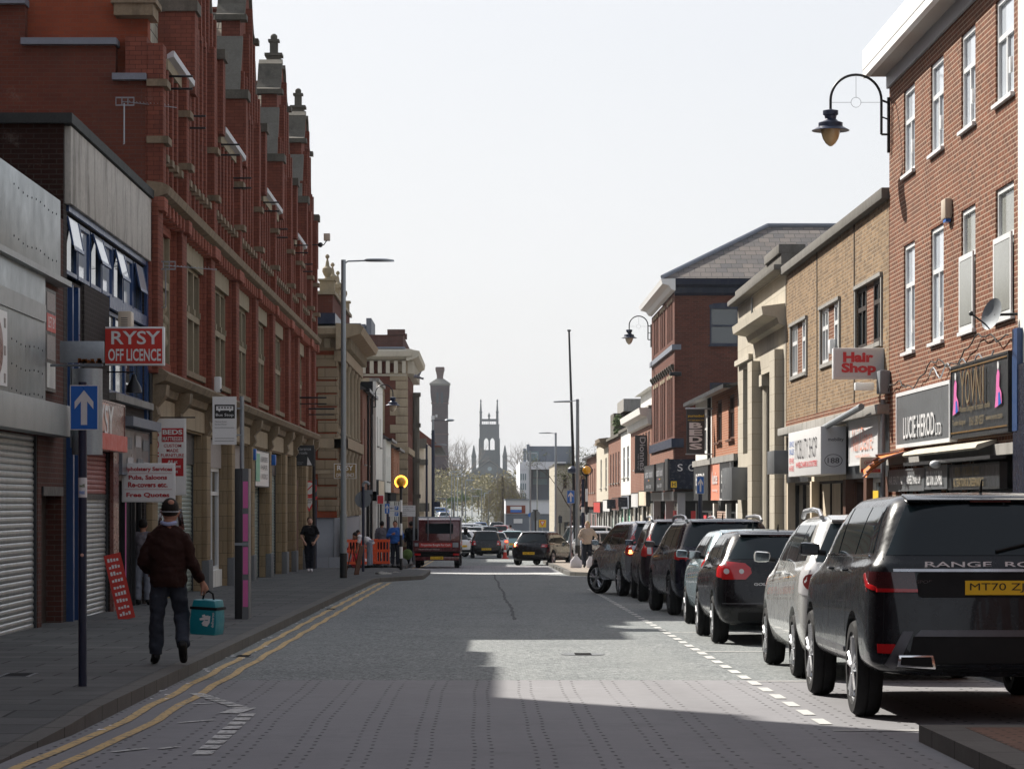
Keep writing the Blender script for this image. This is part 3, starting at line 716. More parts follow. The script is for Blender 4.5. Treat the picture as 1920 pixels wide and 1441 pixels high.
def proj_sign(name, label, y, x0, x1, z0, z1, mat, edge, depth=.12, cat='sign', group=None, fw=.03):
    fr = Q(y); t = thing(name, label, cat, group)
    o = MB(); o.box(x0, x1, y, y+depth, z0, z1); o.build('box', edge, t, True, bev=.008)
    o = MB(); fr.box(o, x0+fw, x1-fw, z0+fw, z1-fw, -.001, .006); o.build('face', mat, t)
    return t, fr
t, fr = proj_sign('hanging_sign', 'red and white light box sign reading RYSY OFF LICENCE', 45.7, -6.2, -5.2, 3.76, 4.39, 'sign_red', 'white_plastic', .16)
ftext(fr, 'RYSY', 'sign_white', t, -5.66, 4.21, .01, .80, .22, .015, 0); ftext(fr, 'OFF LICENCE', 'sign_white', t, -5.68, 3.93, .01, .86, .20, .02)
t = thing('alarm_box', 'beige alarm box on the brown brick by the red light box sign', 'alarm box')
o = MB(); o.box(-5.98, -5.76, 45.9, 46.25, 4.28, 4.66); o.build('case', 'beige_sign', t, True, bev=.03)
o = MB()
for k in range(5): o.box(-5.93, -5.82, 45.894, 45.9, 4.4+k*.035, 4.412+k*.035)
o.build('vent', 'letter_dark', t)
t = thing('drum_sign', 'round grey drum sign under a blank rusty plate, behind the one way sign', 'sign')
o = MB(); o.lathe(-5.62, 39.8, [(.001, 2.2), (.215, 2.2), (.215, 3.42), (.001, 3.42)], 28); o.build('drum', 'galv', t, True)
o = MB(); o.box(-6.0, -5.37, 39.72, 39.75, 3.5, 3.81); o.build('plate', 'galv', t, True, bev=.01)
o = MB(); o.tube([(-6.2, 39.8, 3.47), (-5.4, 39.8, 3.47)], .02, 6); o.tube([(-5.85, 39.8, 3.47), (-5.85, 39.8, 2.3)], .015, 6); o.build('bracket', 'galv_dull', t)
mk('rust', (.20, .07, .02), .9, var=.5, vs=20)
o = MB(); random.seed(5)
for k in range(16):
    x = -5.75+random.random()*.3; o.box(x, x+.03+random.random()*.03, 39.716, 39.72, 3.5, 3.52+random.random()*.05)
o.build('rust_patch', 'rust', t)
t = thing('wall_lantern', 'small black bell shaped lantern under the red light box sign', 'lantern')
o = MB(); o.lathe(-5.72, 45.9, [(.001, 3.62), (.03, 3.62), (.05, 3.54), (.12, 3.42), (.14, 3.32), (.001, 3.33)], 16); o.build('shade', 'black_metal', t, True)
o = MB(); o.tube([(-6.2, 45.9, 3.66), (-5.72, 45.9, 3.66), (-5.72, 45.9, 3.6)], .012, 6); o.build('bracket', 'black_metal', t)
# vertical banner
t, fr = proj_sign('banner', 'white vertical banner with red SOFAS BEDS MATTRESSES lettering', 52.6, -6.2, -5.57, 1.66, 3.1, 'sign_white', 'sign_white', .02)
o = MB(); o.tube([(-6.2, 52.6, 3.12), (-5.4, 52.6, 3.12)], .012, 6); o.build('rod', 'black_metal', t)
for i, ch in enumerate('SOFAS'): ftext(fr, ch, 'red_letter', t, -6.12, 2.83-i*.22, .01, .085, .155, .02)
o = MB(); fr.box(o, -6.03, -5.62, 2.66, 2.92, .006, .009); o.build('red_panel', 'red_letter', t)
ftext(fr, 'BEDS', 'sign_white', t, -5.825, 2.845, .012, .37, .09, .03); ftext(fr, 'MATTRESSES', 'sign_white', t, -5.825, 2.72, .012, .37, .08, .01)
for s_, z_ in (('CUSTOM', 2.59), ('MADE', 2.50), ('FURNITURE', 2.41)): ftext(fr, s_, 'red_letter', t, -5.825, z_, .01, None, .06, .01)
o = MB(); fr.box(o, -6.03, -5.62, 2.02, 2.36, .006, .009); o.build('red_panel', 'red_letter', t)
for s_, z_ in (('All at', 2.29), ('Discount', 2.205), ('Prices', 2.11)): ftext(fr, s_, 'sign_white', t, -5.825, z_, .012, None, .062, .015)
t, fr = proj_sign('board_sign', 'white board with red Upholstery Services and Free Quotes lettering', 48.1, -6.2, -5.28, 1.53, 2.20, 'sign_white', 'sign_white', .03)
for s_, z_, w_ in (('Upholstery Services', 2.09, .84), ('Pubs, Saloons', 1.95, .66), ('Re-covers etc.', 1.83, .68), ('Free Quotes', 1.65, .74)): ftext(fr, s_, 'red_letter', t, -5.75, z_, .01, w_, .09, .03)
o = MB(); fr.box(o, -6.15, -5.34, 2.02, 2.026, .006, .008); fr.box(o, -6.15, -5.34, 1.745, 1.751, .006, .008); o.build('rule', 'red_letter', t)
t = thing('leaning_sign', 'narrow red sign with white lettering leaning beside the shop door', 'sign')
o = MB(); o.box(-.13, .13, -.012, .012, 0, 1.02); o.build('board', 'sign_red', t)
for k in range(9):
    lb = MB(); rq = random.Random(k)
    for j in range(4): lb.box(-.09+j*.045, -.09+j*.045+.032, -.0145, -.012, .905-k*.105, .905-k*.105+.03+rq.random()*.03)
    lb.build('worn_lettering', 'sign_white', t)
gx, gy = G(238, 1160, .12); t.location = (gx, gy, gz(gy)+.12); t.rotation_euler = (0, R(-13), R(10)); DONE.add(t.name)

# --- red terracotta arcade
PIL = [52.0, 56.2, 62.2, 68.4, 74.3, 80.4, 86.8, 91.2, 96.9, 100.2]
b = thing('terracotta_arcade', 'long red brick and terracotta building with tall dutch gables and stone windows', 'building')
Y0, Y1 = 51.7, 100.5; ZT = 7.35
MB().box(-15, -6.62, Y0+.45, Y1, -1.2, 10.0).build('core', 'interior', b)
ops = []
for i, (a, c) in enumerate(zip(PIL, PIL[1:])):
    u0, u1 = a+.5, c-.5
    ops.append((u0+.05, u1-.05, 4.25, 6.75))
wall(FL, 'wall', 'terracotta_pink', b, Y0, Y1, 3.9, ZT-.2, ops, .38)
o = MB(); FL.box(o, Y0, Y1, ZT-.2, 10.12, -.4, 0); o.build('upper_wall', 'terracotta', b)
for i, (a, c) in enumerate(zip(PIL, PIL[1:])):
    u0, u1 = a+.55, c-.55
    if i in (0, 6, 8):   # carved stone panels
        o = MB(); FL.box(o, u0, u1, 4.25, 6.75, -.3, -.1)
        o.build('carved_panel', 'stone_cornice', b)
        o = MB(); FL.box(o, u0+.1, u1-.1, 5.7, 5.85, -.1, -.02); FL.box(o, u0, u0+.15, 4.25, 6.75, -.1, -.02); FL.box(o, u1-.15, u1, 4.25, 6.75, -.1, -.02)
        rnd = random.Random(i)
        for k in range(26): o.ball(FL.P(u0+.3+rnd.random()*(u1-u0-.6), 4.45+rnd.random()*1.15, -.1), .09+rnd.random()*.06, 7, 5)
        o.build('carving', 'stone_window', b, True)
        continue
    n = 4; fm = MB(); W_ = u1-u0
    FL.box(fm, u0, u1, 6.45, 6.75, -.34, -.06)
    for k in range(n+1):
        u = u0+W_*k/n; FL.box(fm, u-.09, u+.09, 4.25, 6.45, -.34, -.04)
        FL.box(fm, u-.12, u+.12, 5.55, 5.68, -.34, -.01)
    FL.box(fm, u0, u1, 5.42, 5.55, -.34, -.03)
    w_ = fm.build('window', 'stone_window', b)
    g = MB(); FL.box(g, u0, u1, 4.25, 6.5, -.37, -.33); g.build('pane', 'glass', w_)
    s_ = MB(); FL.box(s_, u0-.05, u1+.05, 4.15, 4.27, -.2, .1); s_.build('sill', 'stone_cornice', w_)
    k_ = MB(); FL.box(k_, u0, u1, 6.52, 6.98, -.02, .05); k_.build('lintel', 'stone_window', w_)
# pilasters full height
gab = [(57.6, 64.0), (70.0, 76.4), (82.8, 89.2), (94.2, 100.4)]
def ingab(u): return any(a <= u <= c for a, c in gab)
o = MB(); m2 = MB()
for u in PIL:
    FL.box(o, u-.42, u+.42, 3.9, ZT-.3, 0, .22); FL.box(m2, u-.5, u-.42, 3.95, ZT-.3, 0, .10); FL.box(m2, u+.42, u+.5, 3.95, ZT-.3, 0, .10)
    FL.box(o, u-.20, u+.20, ZT-.3, ZT-.29, .0, .2)
o.build('pilaster', 'terracotta', b, True, bev=.025, each=1); m2.build('pilaster_edge', 'terracotta_pink', b, each=1)
# upper ribs
ribs = MB(); ribp = MB(); caps = MB(); u = Y0+.25; k = 0
while u < Y1-.1:
    big = min(abs(u-p) for p in PIL) < .45
    top = 11.55 if ingab(u) else 10.0
    w_ = .26 if big else .13; d_ = .30 if big else .18
    FL.box(ribs, u-w_, u+w_, ZT, top, 0, d_)
    FL.box(ribp, u+w_, u+w_+.05, ZT, top-.3, 0, d_*.55)
    z_ = 8.15+(.0 if big else -.22); FL.box(caps, u-w_-.05, u+w_+.05, z_, z_+.13, 0, d_+.1)
    if big: FL.box(caps, u-w_-.06, u+w_+.06, 9.2, 9.33, 0, d_+.08)
    u += .82 if not big else .86; k += 1
ribs.build('brick_rib', 'terracotta', b, True, bev=.02, each=1); ribp.build('rib_edge', 'terracotta_pink', b, each=1); caps.build('rib_cap', 'stone_cornice', b, each=1)
# tall narrow recessed panels between ribs above: buff heads under gutters
# cornices
o = MB(); FL.prism_u(o, [(0, 7.02), (.14, 7.06), (.2, 7.16), (.38, 7.22), (.42, 7.36), (.30, 7.42), (0, 7.46)], Y0-.05, Y1+.1); o.build('upper_cornice', 'stone_cornice', b)
o = MB(); u = Y0+.2
while u < Y1:
    big = min(abs(u-p) for p in PIL) < .5
    FL.box(o, u-(.3 if big else .11), u+(.3 if big else .11), 6.9, 7.16, .0, .28 if not big else .34)
    u += .62
o.build('cornice_bracket', 'terracotta_pink', b, True, bev=.03, each=1)
o = MB(); FL.prism_u(o, [(0, 3.52), (.10, 3.56), (.14, 3.7), (.34, 3.78), (.4, 3.9), (.3, 3.98), (0, 4.06)], Y0-.02, Y1+.1); o.build('lower_cornice', 'stone_cornice', b)
o = MB()
for u in PIL:
    FL.prism_u(o, [(0, 2.95), (.10, 3.0), (.2, 3.15), (.16, 3.3), (.34, 3.5), (.36, 3.7), (0, 3.7)], u-.26, u+.26)
o.build('console', 'stone_cornice', b, each=1)
# gables
for gi, (a, c) in enumerate(gab):
    m_ = (a+c)/2; h = (c-a)/2
    zK = 11.7
    def prof(side):
        # from kneeler up to the apex, as (y,z) on one side; concave slope, step, upper curve
        pts = [(h, 10.0), (h, zK), (h-.35, zK+.02), (h*.80, zK+.55), (h*.68, zK+1.1), (h*.60, zK+1.6), (h*.60, zK+2.1), (h*.46, zK+2.2), (h*.34, zK+2.55), (h*.24, zK+3.05), (h*.16, zK+3.2)]
        return [(m_+side*d, z) for d, z in pts]
    pl = prof(-1)+prof(1)[::-1]
    g = MB(); g.prism(pl, 'x', XL-.45, XL+.02); gb = g.build('gable', 'terracotta', b)
    fr_ = MB()
    for uu in [m_+q*.82 for q in (-3, -2, -1, 0, 1, 2, 3)]:
        top = zK+ (2.7 if abs(uu-m_) < .7 else 1.9 if abs(uu-m_) < 1.4 else .7)
        FL.box(fr_, uu-.12, uu+.12, 11.4, top, 0, .18)
    fr_.build('gable_rib', 'terracotta', gb, each=1)
    cs = MB(); cd_ = MB()
    for side in (-1, 1):
        P_ = prof(side)
        def slab(mb, i0, i1, th=.12, x0=-.62, x1=.10):
            for (ya, za), (yb, zb) in zip(P_[i0:i1], P_[i0+1:i1+1]):
                d = Vector((yb-ya, zb-za)).normalized(); n_ = Vector((-d.y, d.x))*th
                if n_.x*side < 0: n_ = -n_
                e = d*.02
                mb.prism([(ya-e.x, za-e.y), (yb+e.x, zb+e.y), (yb+n_.x+e.x, zb+n_.y+e.y), (ya+n_.x-e.x, za+n_.y-e.y)], 'x', XL+x0, XL+x1)
        slab(cs, 2, 5); slab(cd_, 6, 10, .14)
        s0, s1 = sorted((m_+side*(h+.28), m_+side*(h-.5)))
        cd_.box(XL-.7, XL+.36, s0, s1, zK-.12, zK+.1)
        s0, s1 = sorted((m_+side*(h*.60+.18), m_+side*(h*.60-.3)))
        cd_.box(XL-.6, XL+.2, s0, s1, zK+2.08, zK+2.22)
    cs.build('slope_coping', 'pebble', gb, each=3); cd_.build('dark_coping', 'stone_dark', gb, each=1)
    fi = MB(); zt = zK+3.2; fi.box(XL-.42, XL, m_-.26, m_+.26, zt, zt+.3); fi.box(XL-.48, XL+.06, m_-.32, m_+.32, zt+.3, zt+.38)
    fi.box(XL-.33, XL-.09, m_-.14, m_+.14, zt+.38, zt+.75); fi.box(XL-.38, XL-.04, m_-.19, m_+.19, zt+.75, zt+.82); fi.ball((XL-.21, m_, zt+.9), .11, 10, 7)
    fi.build('finial', 'stone_dark', gb)
    # kneeler piers
    kp = MB()
    for side in (-1, 1):
        s0, s1 = sorted((m_+side*(h+.2), m_+side*(h-.36))); kp.box(XL-.55, XL+.3, s0, s1, 9.9, zK-.1)
    kp.build('pier', 'terracotta', gb, each=1)
    # slated cross roof behind the gable
    zr_ = 14.35; half = 6.2
    rf = MB(); rf.prism([(m_-half, 9.95), (m_, zr_), (m_+half, 9.95)], 'x', -15, XL-.46); rf.build('roof', 'slate_pale', b)
    rg = MB(); rg.tube([(-15, m_, zr_+.03), (XL-.46, m_, zr_+.03)], .09, 6); rg.build('ridge_tiles', 'terracotta', b)
o = MB(); o.prism([(-8.7, 9.95), (-9.3, 16.9), (-14, 16.9), (-14.9, 9.95)], 'y', 62, 99.5); o.build('hidden_shade_roof', 'slate', b)  # roof hidden behind the gables, added to close light slits on the road
# stone heads and white gutters between gables
for a, c in ((52.0, 57.6), (64.0, 70.0), (76.4, 82.8), (89.2, 94.2)):
    a2 = max(a, 53.4) if a < 53 else a+.2; c2 = c-.35
    o = MB(); FL.box(o, a2, c2, 9.78, 9.98, .0, .2); o.build('eaves_band', 'stone_window', b)
    o = MB(); FL.prism_u(o, [(.18, 9.98), (.31, 10.02), (.32, 10.13), (.28, 10.13), (.18, 10.06)], a2, c2); o.build('gutter', 'letter_grey', b)
# ground floor
SH = [(57.0, 61.7, 'sh'), (62.9, 67.9, 'win'), (69.0, 73.8, 'win'), (74.9, 79.9, 'sh'), (81.0, 86.2, 'sh'), (87.4, 90.7, 'door'), (91.8, 96.3, 'door')]
gops = [(a, c, -1.2, 3.0) for a, c, _ in SH]+[(52.6, 55.6, -1.0, 3.0)]
wall(FL, 'ground_floor_wall', 'tile_buff', b, Y0, Y1, -1.2, 3.52, gops, .3)
o = MB(); pb = MB()
for u in PIL:
    FL.box(o, u-.42, u+.42, gz(u)+.8, 3.0, 0, .12); FL.box(pb, u-.46, u+.46, gz(u)-.1, gz(u)+.8, 0, .17)
o.build('stone_pier', 'tile_buff', b, True, bev=.02, each=1); pb.build('pier_plinth', 'plinth', b, True, bev=.02, each=1)
o = MB(); FL.box(o, Y0, Y1, 3.05, 3.5, 0, .05); o.build('fascia_band', 'stone_buff', b)
for a, c, k_ in SH:
    z0 = gz((a+c)/2)+.05
    if k_ == 'sh':
        shutter(FL, b, a+.1, c-.1, z0, 2.35, 'shutter_green', -.22, pitch=.09)
        o = MB(); FL.box(o, a, c, 2.35, 3.0, -.28, -.16); o.build('shutter_box', 'steel_dark', b)
    elif k_ == 'win':
        window(FL, b, a+.1, c-.1, z0+.45, 2.35, 'upvc', 'glass', bars=(.33, .66), trans=(.75,), d=.26, fw=.09, name='shop_window')
        o = MB(); FL.box(o, a, c, z0-.2, z0+.45, -.27, -.12); o.build('stall_riser', 'render_white', b)
        o = MB(); FL.box(o, a, c, 2.35, 3.0, -.27, -.14); o.build('shop_fascia', 'poster_mix', b)
    else:
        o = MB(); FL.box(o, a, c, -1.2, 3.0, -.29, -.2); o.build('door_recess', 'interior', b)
        o = MB(); FL.box(o, a+.2, c-.2, z0, 2.3, -.2, -.13); dd_ = o.build('door', 'wood_brown', b)
        o = MB(); FL.box(o, a+.9, c-.9, .6, 2.0, -.13, -.12); o.build('pane', 'glass_dark', dd_)
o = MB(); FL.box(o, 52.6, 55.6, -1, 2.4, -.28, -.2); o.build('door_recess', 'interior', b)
shutter(FL, b, 53.0, 55.4, -.42, 2.3, 'shutter_green', -.15)
o = MB(); o.tube([(XL+.3, 97.9, -1), (XL+.3, 97.9, 3.4)], .06, 8); o.tube([(XL+.07, 51.6, 2.6), (XL+.07, 51.6, 3.9)], .05, 8); o.build('drainpipe', 'black_metal', b, True, each=1)
# near end wall with stepped firewall
o = MB(); o.prism([(-15, -1), (XL-.02, -1), (XL-.02, 10.6), (-6.75, 10.6), (-6.75, 10.95), (-9.4, 14.36), (-15, 14.6)], 'y', 52.0, 52.4); o.build('end_wall', 'brick_red_lit', b)  # unseen top is sloped to place the edge of its road shadow
o = MB(); o.prism([(-15, -1), (XL-.03, -1), (XL-.03, 9.3), (-6.78, 9.3), (-6.78, 9.95), (-8.45, 9.95), (-8.45, 10.7), (-15, 10.7)], 'y', 51.68, 51.99); o.build('firewall', 'brick_mid', b)
o = MB(); o.box(-6.82, XL+.0, 51.5, 52.05, 9.3, 9.42); o.box(-8.5, -6.74, 51.5, 52.05, 9.95, 10.07); o.box(-15, -8.42, 51.5, 52.05, 10.7, 10.82); o.build('lead_flashing', 'lead', b, each=1)
o = MB(); o.box(-6.8, -6.08, 51.6, 52.5, 10.5, 10.72); o.box(-6.85, -6.02, 51.55, 52.55, 10.72, 10.82); o.build('corner_kneeler', 'stone_cornice', b)
# brackets
GB = 'paired iron sign bars projecting from the red terracotta front'
pos_b = [(53.9, 9.72), (56.4, 9.3), (64.4, 9.75), (67.6, 9.35), (76.8, 9.75), (80.2, 9.35), (89.6, 9.75), (92.0, 9.35)]
words = ['first from the near end, just under the nearest white gutter', 'second from the near end, lower than the first', 'third from the near end, under the second white gutter', 'fourth from the near end, left of the second white gutter end',
         'fifth from the near end, under the third white gutter', 'sixth from the near end, below the third white gutter', 'seventh from the near end, under the farthest white gutter', 'eighth and farthest under the white gutters']
for (u, z), w_ in zip(pos_b, words):
    o = MB(); o.tube([(XL, u, z), (XL+.62, u, z)], .022, 6); o.tube([(XL, u, z-.24), (XL+.62, u, z-.24)], .022, 6); o.box(XL+.0, XL+.03, u-.06, u+.06, z-.34, z+.08)
    tag(o.build('sign_bracket', 'black_metal', None), 'paired dark iron bars, '+w_, 'bracket', GB)
for u, z, w_ in ((91.5, 4.95, 'upper pair of thick black bars above the Clarence Arcade sign'), (96.4, 4.75, 'lower pair of thick black bars above the Clarence Arcade sign')):
    o = MB(); o.tube([(XL+.2, u, z), (XL+1.1, u, z)], .03, 6); o.tube([(XL+.2, u, z-.2), (XL+1.1, u, z-.2)], .02, 6)
    tag(o.build('sign_bracket', 'black_metal', None), w_, 'bracket', 'black bars above the arcade sign')
# aerials
def aerial(x, y, z, label, arm):
    t = thing('tv_aerial', label, 'aerial')
    o = MB(); o.tube([(x, y, z), (x+arm, y, z), (x+arm, y, z+.75)], .014, 6); o.build('mast', 'galv', t)
    o = MB(); zt = z+.78; o.tube([(x+arm-.05, y, zt), (x+arm+.9, y+.6, zt-.03)], .008, 5)
    for k in range(12): o.tube([(x+arm+.1+k*.06, y-.07+k*.04, zt), (x+arm+.1+k*.06, y+.07+k*.04, zt)], .005, 4)
    for dz in (-.07, .07):
        o.box(x+arm-.16, x+arm+.18, y-.01, y+.01, zt+dz-.012, zt+dz+.012)
    for k in range(4): o.box(x+arm-.16+k*.11, x+arm-.145+k*.11, y-.01, y+.01, zt-.08, zt+.08)
    o.build('antenna', 'galv', t)
aerial(-6.6, 51.4, 8.1, 'television aerial on the end wall under the lead flashing', .02)
aerial(-6.2, 52.1, 5.15, 'television aerial on a bent arm beside the blue window frames', .3)
t = thing('security_camera', 'white boxy camera on the red pilaster above the bus stop flag', 'camera')
o = MB(); o.box(-5.93, -5.78, 61.8, 62.0, 3.95, 4.3); o.build('housing', 'white_plastic', t, True, bev=.03)
o = MB(); o.ball((-5.8, 61.85, 4.0), .05); o.build('lens', 'black_metal', t, True)
t = thing('roof_camera', 'small camera on an arm at the far top of the terracotta front', 'camera')
o = MB(); o.box(-5.6, -5.38, 98.6, 98.9, 10.75, 11.0); o.build('housing', 'beige_sign', t, True, bev=.02)
o = MB(); o.tube([(-6.1, 98.7, 10.6), (-5.6, 98.7, 10.6), (-5.5, 98.7, 10.75)], .02, 6); o.ball((-5.72, 98.7, 10.6), .09); o.build('arm', 'black_metal', t)
# signs on the arcade
t = sign_board(FL, 'shop_sign', 'pale shop sign with small green and black lettering over a grey shutter', 'shop sign', 74.9, 79.8, 1.95, 2.95, -.05, .12, 'sign_white', 'steel_dark')
for s_, z_, m_ in (('BARBERS', 2.72, 'letter_dark'), ('HAIR', 2.5, 'letter_dark'), ('WORLD', 2.25, 'letter_dark')): ftext(FL, s_, m_, t, 78, z_, .125, 2.2, .14)
o = MB(); FL.box(o, 75.1, 76.4, 2.1, 2.85, .12, .124); o.build('green_motif', 'shutter_mint', t)
def lightbox(x, y, z, label):
    o = MB(); o.box(x, x+.14, y, y+.25, z, z+.3); tag(o.build('alarm_box', 'sign_blue', None, True, bev=.02), label, 'alarm box')
lightbox(-6.15, 74.2, 2.65, 'small blue alarm box left of the pale barber sign'); lightbox(-6.1, 80.6, 2.6, 'small blue and white alarm box above the farther grey shutter')
t, fr = proj_sign('hanging_sign', 'black square sign reading Clarence Arcade with a white triangle', 91.5, -6.14, -5.50, 2.72, 3.40, 'sign_dark', 'black_paint', .06, fw=.005)
ftext(fr, 'Clarence', 'letter_grey', t, -5.84, 3.28, .01, .46, .10); ftext(fr, 'Arcade', 'letter_grey', t, -5.90, 3.15, .01, .34, .085)
o = MB(); o.poly([fr.P(-5.74, 2.75, .01), fr.P(-5.58, 2.75, .01), fr.P(-5.72, 3.02, .01)]); o.build('triangle', 'sign_white', t)
ftext(fr, 'Clarence', 'letter_grey', t, -5.96, 2.84, .01, .2, .03); ftext(fr, 'Street', 'letter_grey', t, -5.98, 2.79, .01, .15, .03)
o = MB(); o.tube([(XL, 91.53, 3.32), (-5.9, 91.53, 3.32)], .02, 6); o.tube([(XL, 91.53, 2.82), (-5.9, 91.53, 2.82)], .02, 6); o.build('bar', 'black_metal', t)

# --- stone and red brick bank on the far corner of the side street
YB = 106.6; XB = -5.55; FBk = Fr('L', XB); FBf = Fr('F', YB)
b = thing('stone_corner_bank', 'buff stone and red brick corner bank with urns along its parapet', 'building')
MB().box(-14, XB-.35, YB+.35, 121, -1.6, 8.1).build('core', 'interior', b)
wall(FBf, 'side_wall', 'brick_red_lit', b, -14, XB, -1.6, 8.0, (), .3)
wins = [(108.2, 109.5), (111.2, 112.5), (114.2, 115.5), (117.2, 118.5)]
wall(FBk, 'wall', 'ashlar_buff', b, YB, 121, -1.6, 8.0, [(a, c, 4.4, 6.9) for a, c in wins]+[(a, c, .6, 3.4) for a, c in wins], .3)
for a, c in wins:
    window(FBk, b, a, c, 4.4, 6.9, 'wood_dark', 'glass', trans=(.5,), d=.28); window(FBk, b, a, c, .6, 3.4, 'wood_dark', 'glass', trans=(.7,), d=.28)
o = MB(); z = 1.2; k = 0
while z < 7.2:
    w_ = 1.0 if k % 2 else .72
    o.box(XB-w_, XB+.04, YB-.06, YB+.5, z, z+.44); z += .5; k += 1
o.build('quoin', 'ashlar_buff', b, True, bev=.03, each=1)
o = MB(); 
for u in (107.4, 110.4, 113.4, 116.4, 119.4):
    for q in (-.22, .22): o.lathe(XB+.22, u+q, [(.15, 1.0), (.15, 1.15), (.11, 1.25), (.10, 3.3), (.15, 3.45), (.15, 3.55)], 10); o.lathe(XB+.22, u+q, [(.14, 4.1), (.10, 4.2), (.095, 6.6), (.15, 6.75), (.15, 6.85)], 10)
o.build('column', 'stone_window', b, True, each=1)
o = MB(); FBk.box(o, YB-.1, 121, 3.6, 4.0, -.1, .42); FBf.box(o, -14, XB+.42, 3.6, 3.95, -.1, .1); FBk.box(o, YB-.1, 121, 6.9, 7.3, -.1, .38); FBf.box(o, -14, XB+.36, 2.62, 2.75, -.1, .08); o.build('string_course', 'stone_buff', b, each=1)
o = MB(); FBk.box(o, YB-.12, 121, -1.6, -.55, -.1, .32); FBf.box(o, -14, XB+.32, -1.6, -.55, -.1, .14); o.build('lower_plinth', 'granite_block', b)
o = MB(); FBk.box(o, YB-.08, 121, -.55, .95, -.1, .24); FBf.box(o, -14, XB+.24, -.55, .95, -.1, .08); o.build('upper_plinth', 'granite', b, True, bev=.03)
o = MB(); FBk.prism_u(o, [(0, 7.3), (.3, 7.4), (.4, 7.75), (.95, 7.9), (1.05, 8.15), (.9, 8.25), (0, 8.3)], YB-.9, 121); FBf.prism_u(o, [(0, 7.3), (.2, 7.4), (.3, 7.75), (.8, 7.9), (.86, 8.12), (0, 8.27)], -14, XB+.2); o.build('cornice', 'stone_buff', b)
o = MB(); u = YB
while u < 121: FBk.box(o, u, u+.22, 7.35, 7.75, .0, .55); u += .7
x = -9
while x < XB: FBf.box(o, x, x+.22, 7.4, 7.75, 0, .45); x += .75
o.build('cornice_bracket', 'stone_window', b, each=1)
o = MB(); o.box(-14, XB-.05, YB-.3, 120.5, 8.31, 8.72); o.build('parapet_base', 'navy_paint', b)
o = MB(); o.box(-14, XB-.15, YB-.15, 120, 8.73, 9.42); o.build('attic_wall', 'brick_mid', b)
o = MB(); o.box(XB-.14, XB+.9, YB+.2, 121, 8.31, 8.36); o.build('lead_gutter', 'lead', b)
o = MB(); o.box(-14, XB-.05, YB-.25, 120, 9.43, 9.56)
for y_ in (107.3, 111, 115, 119):
    o.box(XB-.68, XB-.12, y_-.3, y_+.3, 9.56, 10.0); o.box(XB-.74, XB-.06, y_-.36, y_+.36, 10.0, 10.07)
o.prism([(-9.4, 9.56), (-6.4, 9.56), (-6.7, 9.75), (-7.0, 10.2), (-8.0, 10.6), (-9, 10.2)], 'y', YB-.2, YB+.2)
o.build('stone_parapet', 'stone_window', b)
for y_ in (107.3, 111, 115, 119):
    u_ = MB(); u_.lathe(XB-.4, y_, [(.22, 11.2), (.12, 11.35), (.2, 11.5), (.28, 11.75), (.26, 11.95), (.12, 12.1), (.08, 12.4), (.04, 12.6), (.10, 12.68), (.12, 12.78), (.06, 12.9), (.01, 12.92)], 14)
    u_.v = [(XB-.4+(p[0]-XB+.4)*.72, y_+(p[1]-y_)*.72, 10.07+(p[2]-11.2)*.56) for p in u_.v]; u_.build('urn', 'stone_window', b, True)
t, fr = proj_sign('hanging_sign', 'gold and white board reading RYSY OFF LICENCE behind the lamp post', 104.5, -5.55, -4.72, 2.42, 2.98, 'sign_gold', 'white_plastic', .06, fw=.02)
ftext(fr, 'RYSY', 'sign_white', t, -5.13, 2.82, .01, .6, .2, .02); ftext(fr, 'OFF LICENCE', 'sign_white', t, -5.13, 2.55, .01, .68, .14, .01)
# --- row of small shops beyond
def shop(name, label, fr, y0, y1, zt, wm, wins, roof=None, gf='sign_dark', fas=None, door=True, fm='upvc', gm='glass', xin=8, zb=None, sh=None):
    b = thing(name, label, 'building')
    zb = zb if zb is not None else gz((y0+y1)/2)-.3
    zf = fas if fas else 2.0
    wall(fr, 'wall', wm, b, y0, y1, zf+.05, zt, wins, .14)
    o = MB(); fr.box(o, y0+.01, y1-.01, zb, zt-.01, -xin, -.17); o.build('core', 'interior', b)
    side = Fr('F', y0); xa, xb = sorted((fr.P(0, 0, -xin)[0], fr.P(0, 0, 0)[0])); 
    for w_ in wins: window(fr, b, w_[0], w_[1], w_[2], w_[3], fm, gm, bars=(.5,), trans=(.65,), d=.12, fw=.06, sill='concrete')
    n = max(1, int((y1-y0)/3.0))
    pier = MB()
    for i in range(n+1):
        u = y0+(y1-y0)*i/n; fr.box(pier, max(y0, u-.15), min(y1, u+.15), zb, zf-.4, -.15, .02)
    pier.build('shop_pier', 'render_white' if sh != 'dark' else 'sign_dark', b, each=1)
    for i in range(n):
        a = y0+(y1-y0)*i/n+.15; c = y0+(y1-y0)*(i+1)/n-.15; z0 = gz(a)+.13
        if sh and sh != 'dark' and i % 2 == 0: shutter(fr, b, a+.05, c-.05, z0, zf-.42, sh, -.08)
        else: window(fr, b, a, c, z0+.3, zf-.4, 'sign_dark', 'glass_dark', bars=(.5,), d=.12, name='shop_window')
    if roof == 'pitch':
        o = MB()
        if fr.k == 'L': o.prism([(fr.pos+.25, zt), (fr.pos-xin/2, zt+xin*.32), (fr.pos-xin, zt)], 'y', y0, y1)
        else: o.prism([(fr.pos-.25, zt), (fr.pos+xin/2, zt+xin*.32), (fr.pos+xin, zt)], 'y', y0, y1)
        o.build('roof', 'slate', b)
        o = MB(); fr.box(o, y0, y1, zt-.08, zt+.05, .15, .32); o.build('gutter', 'black_metal', b)
    else:
        o = MB(); fr.box(o, y0, y1, zt, zt+.15, -.3, .14); o.build('coping', roof or 'concrete', b)
    return b
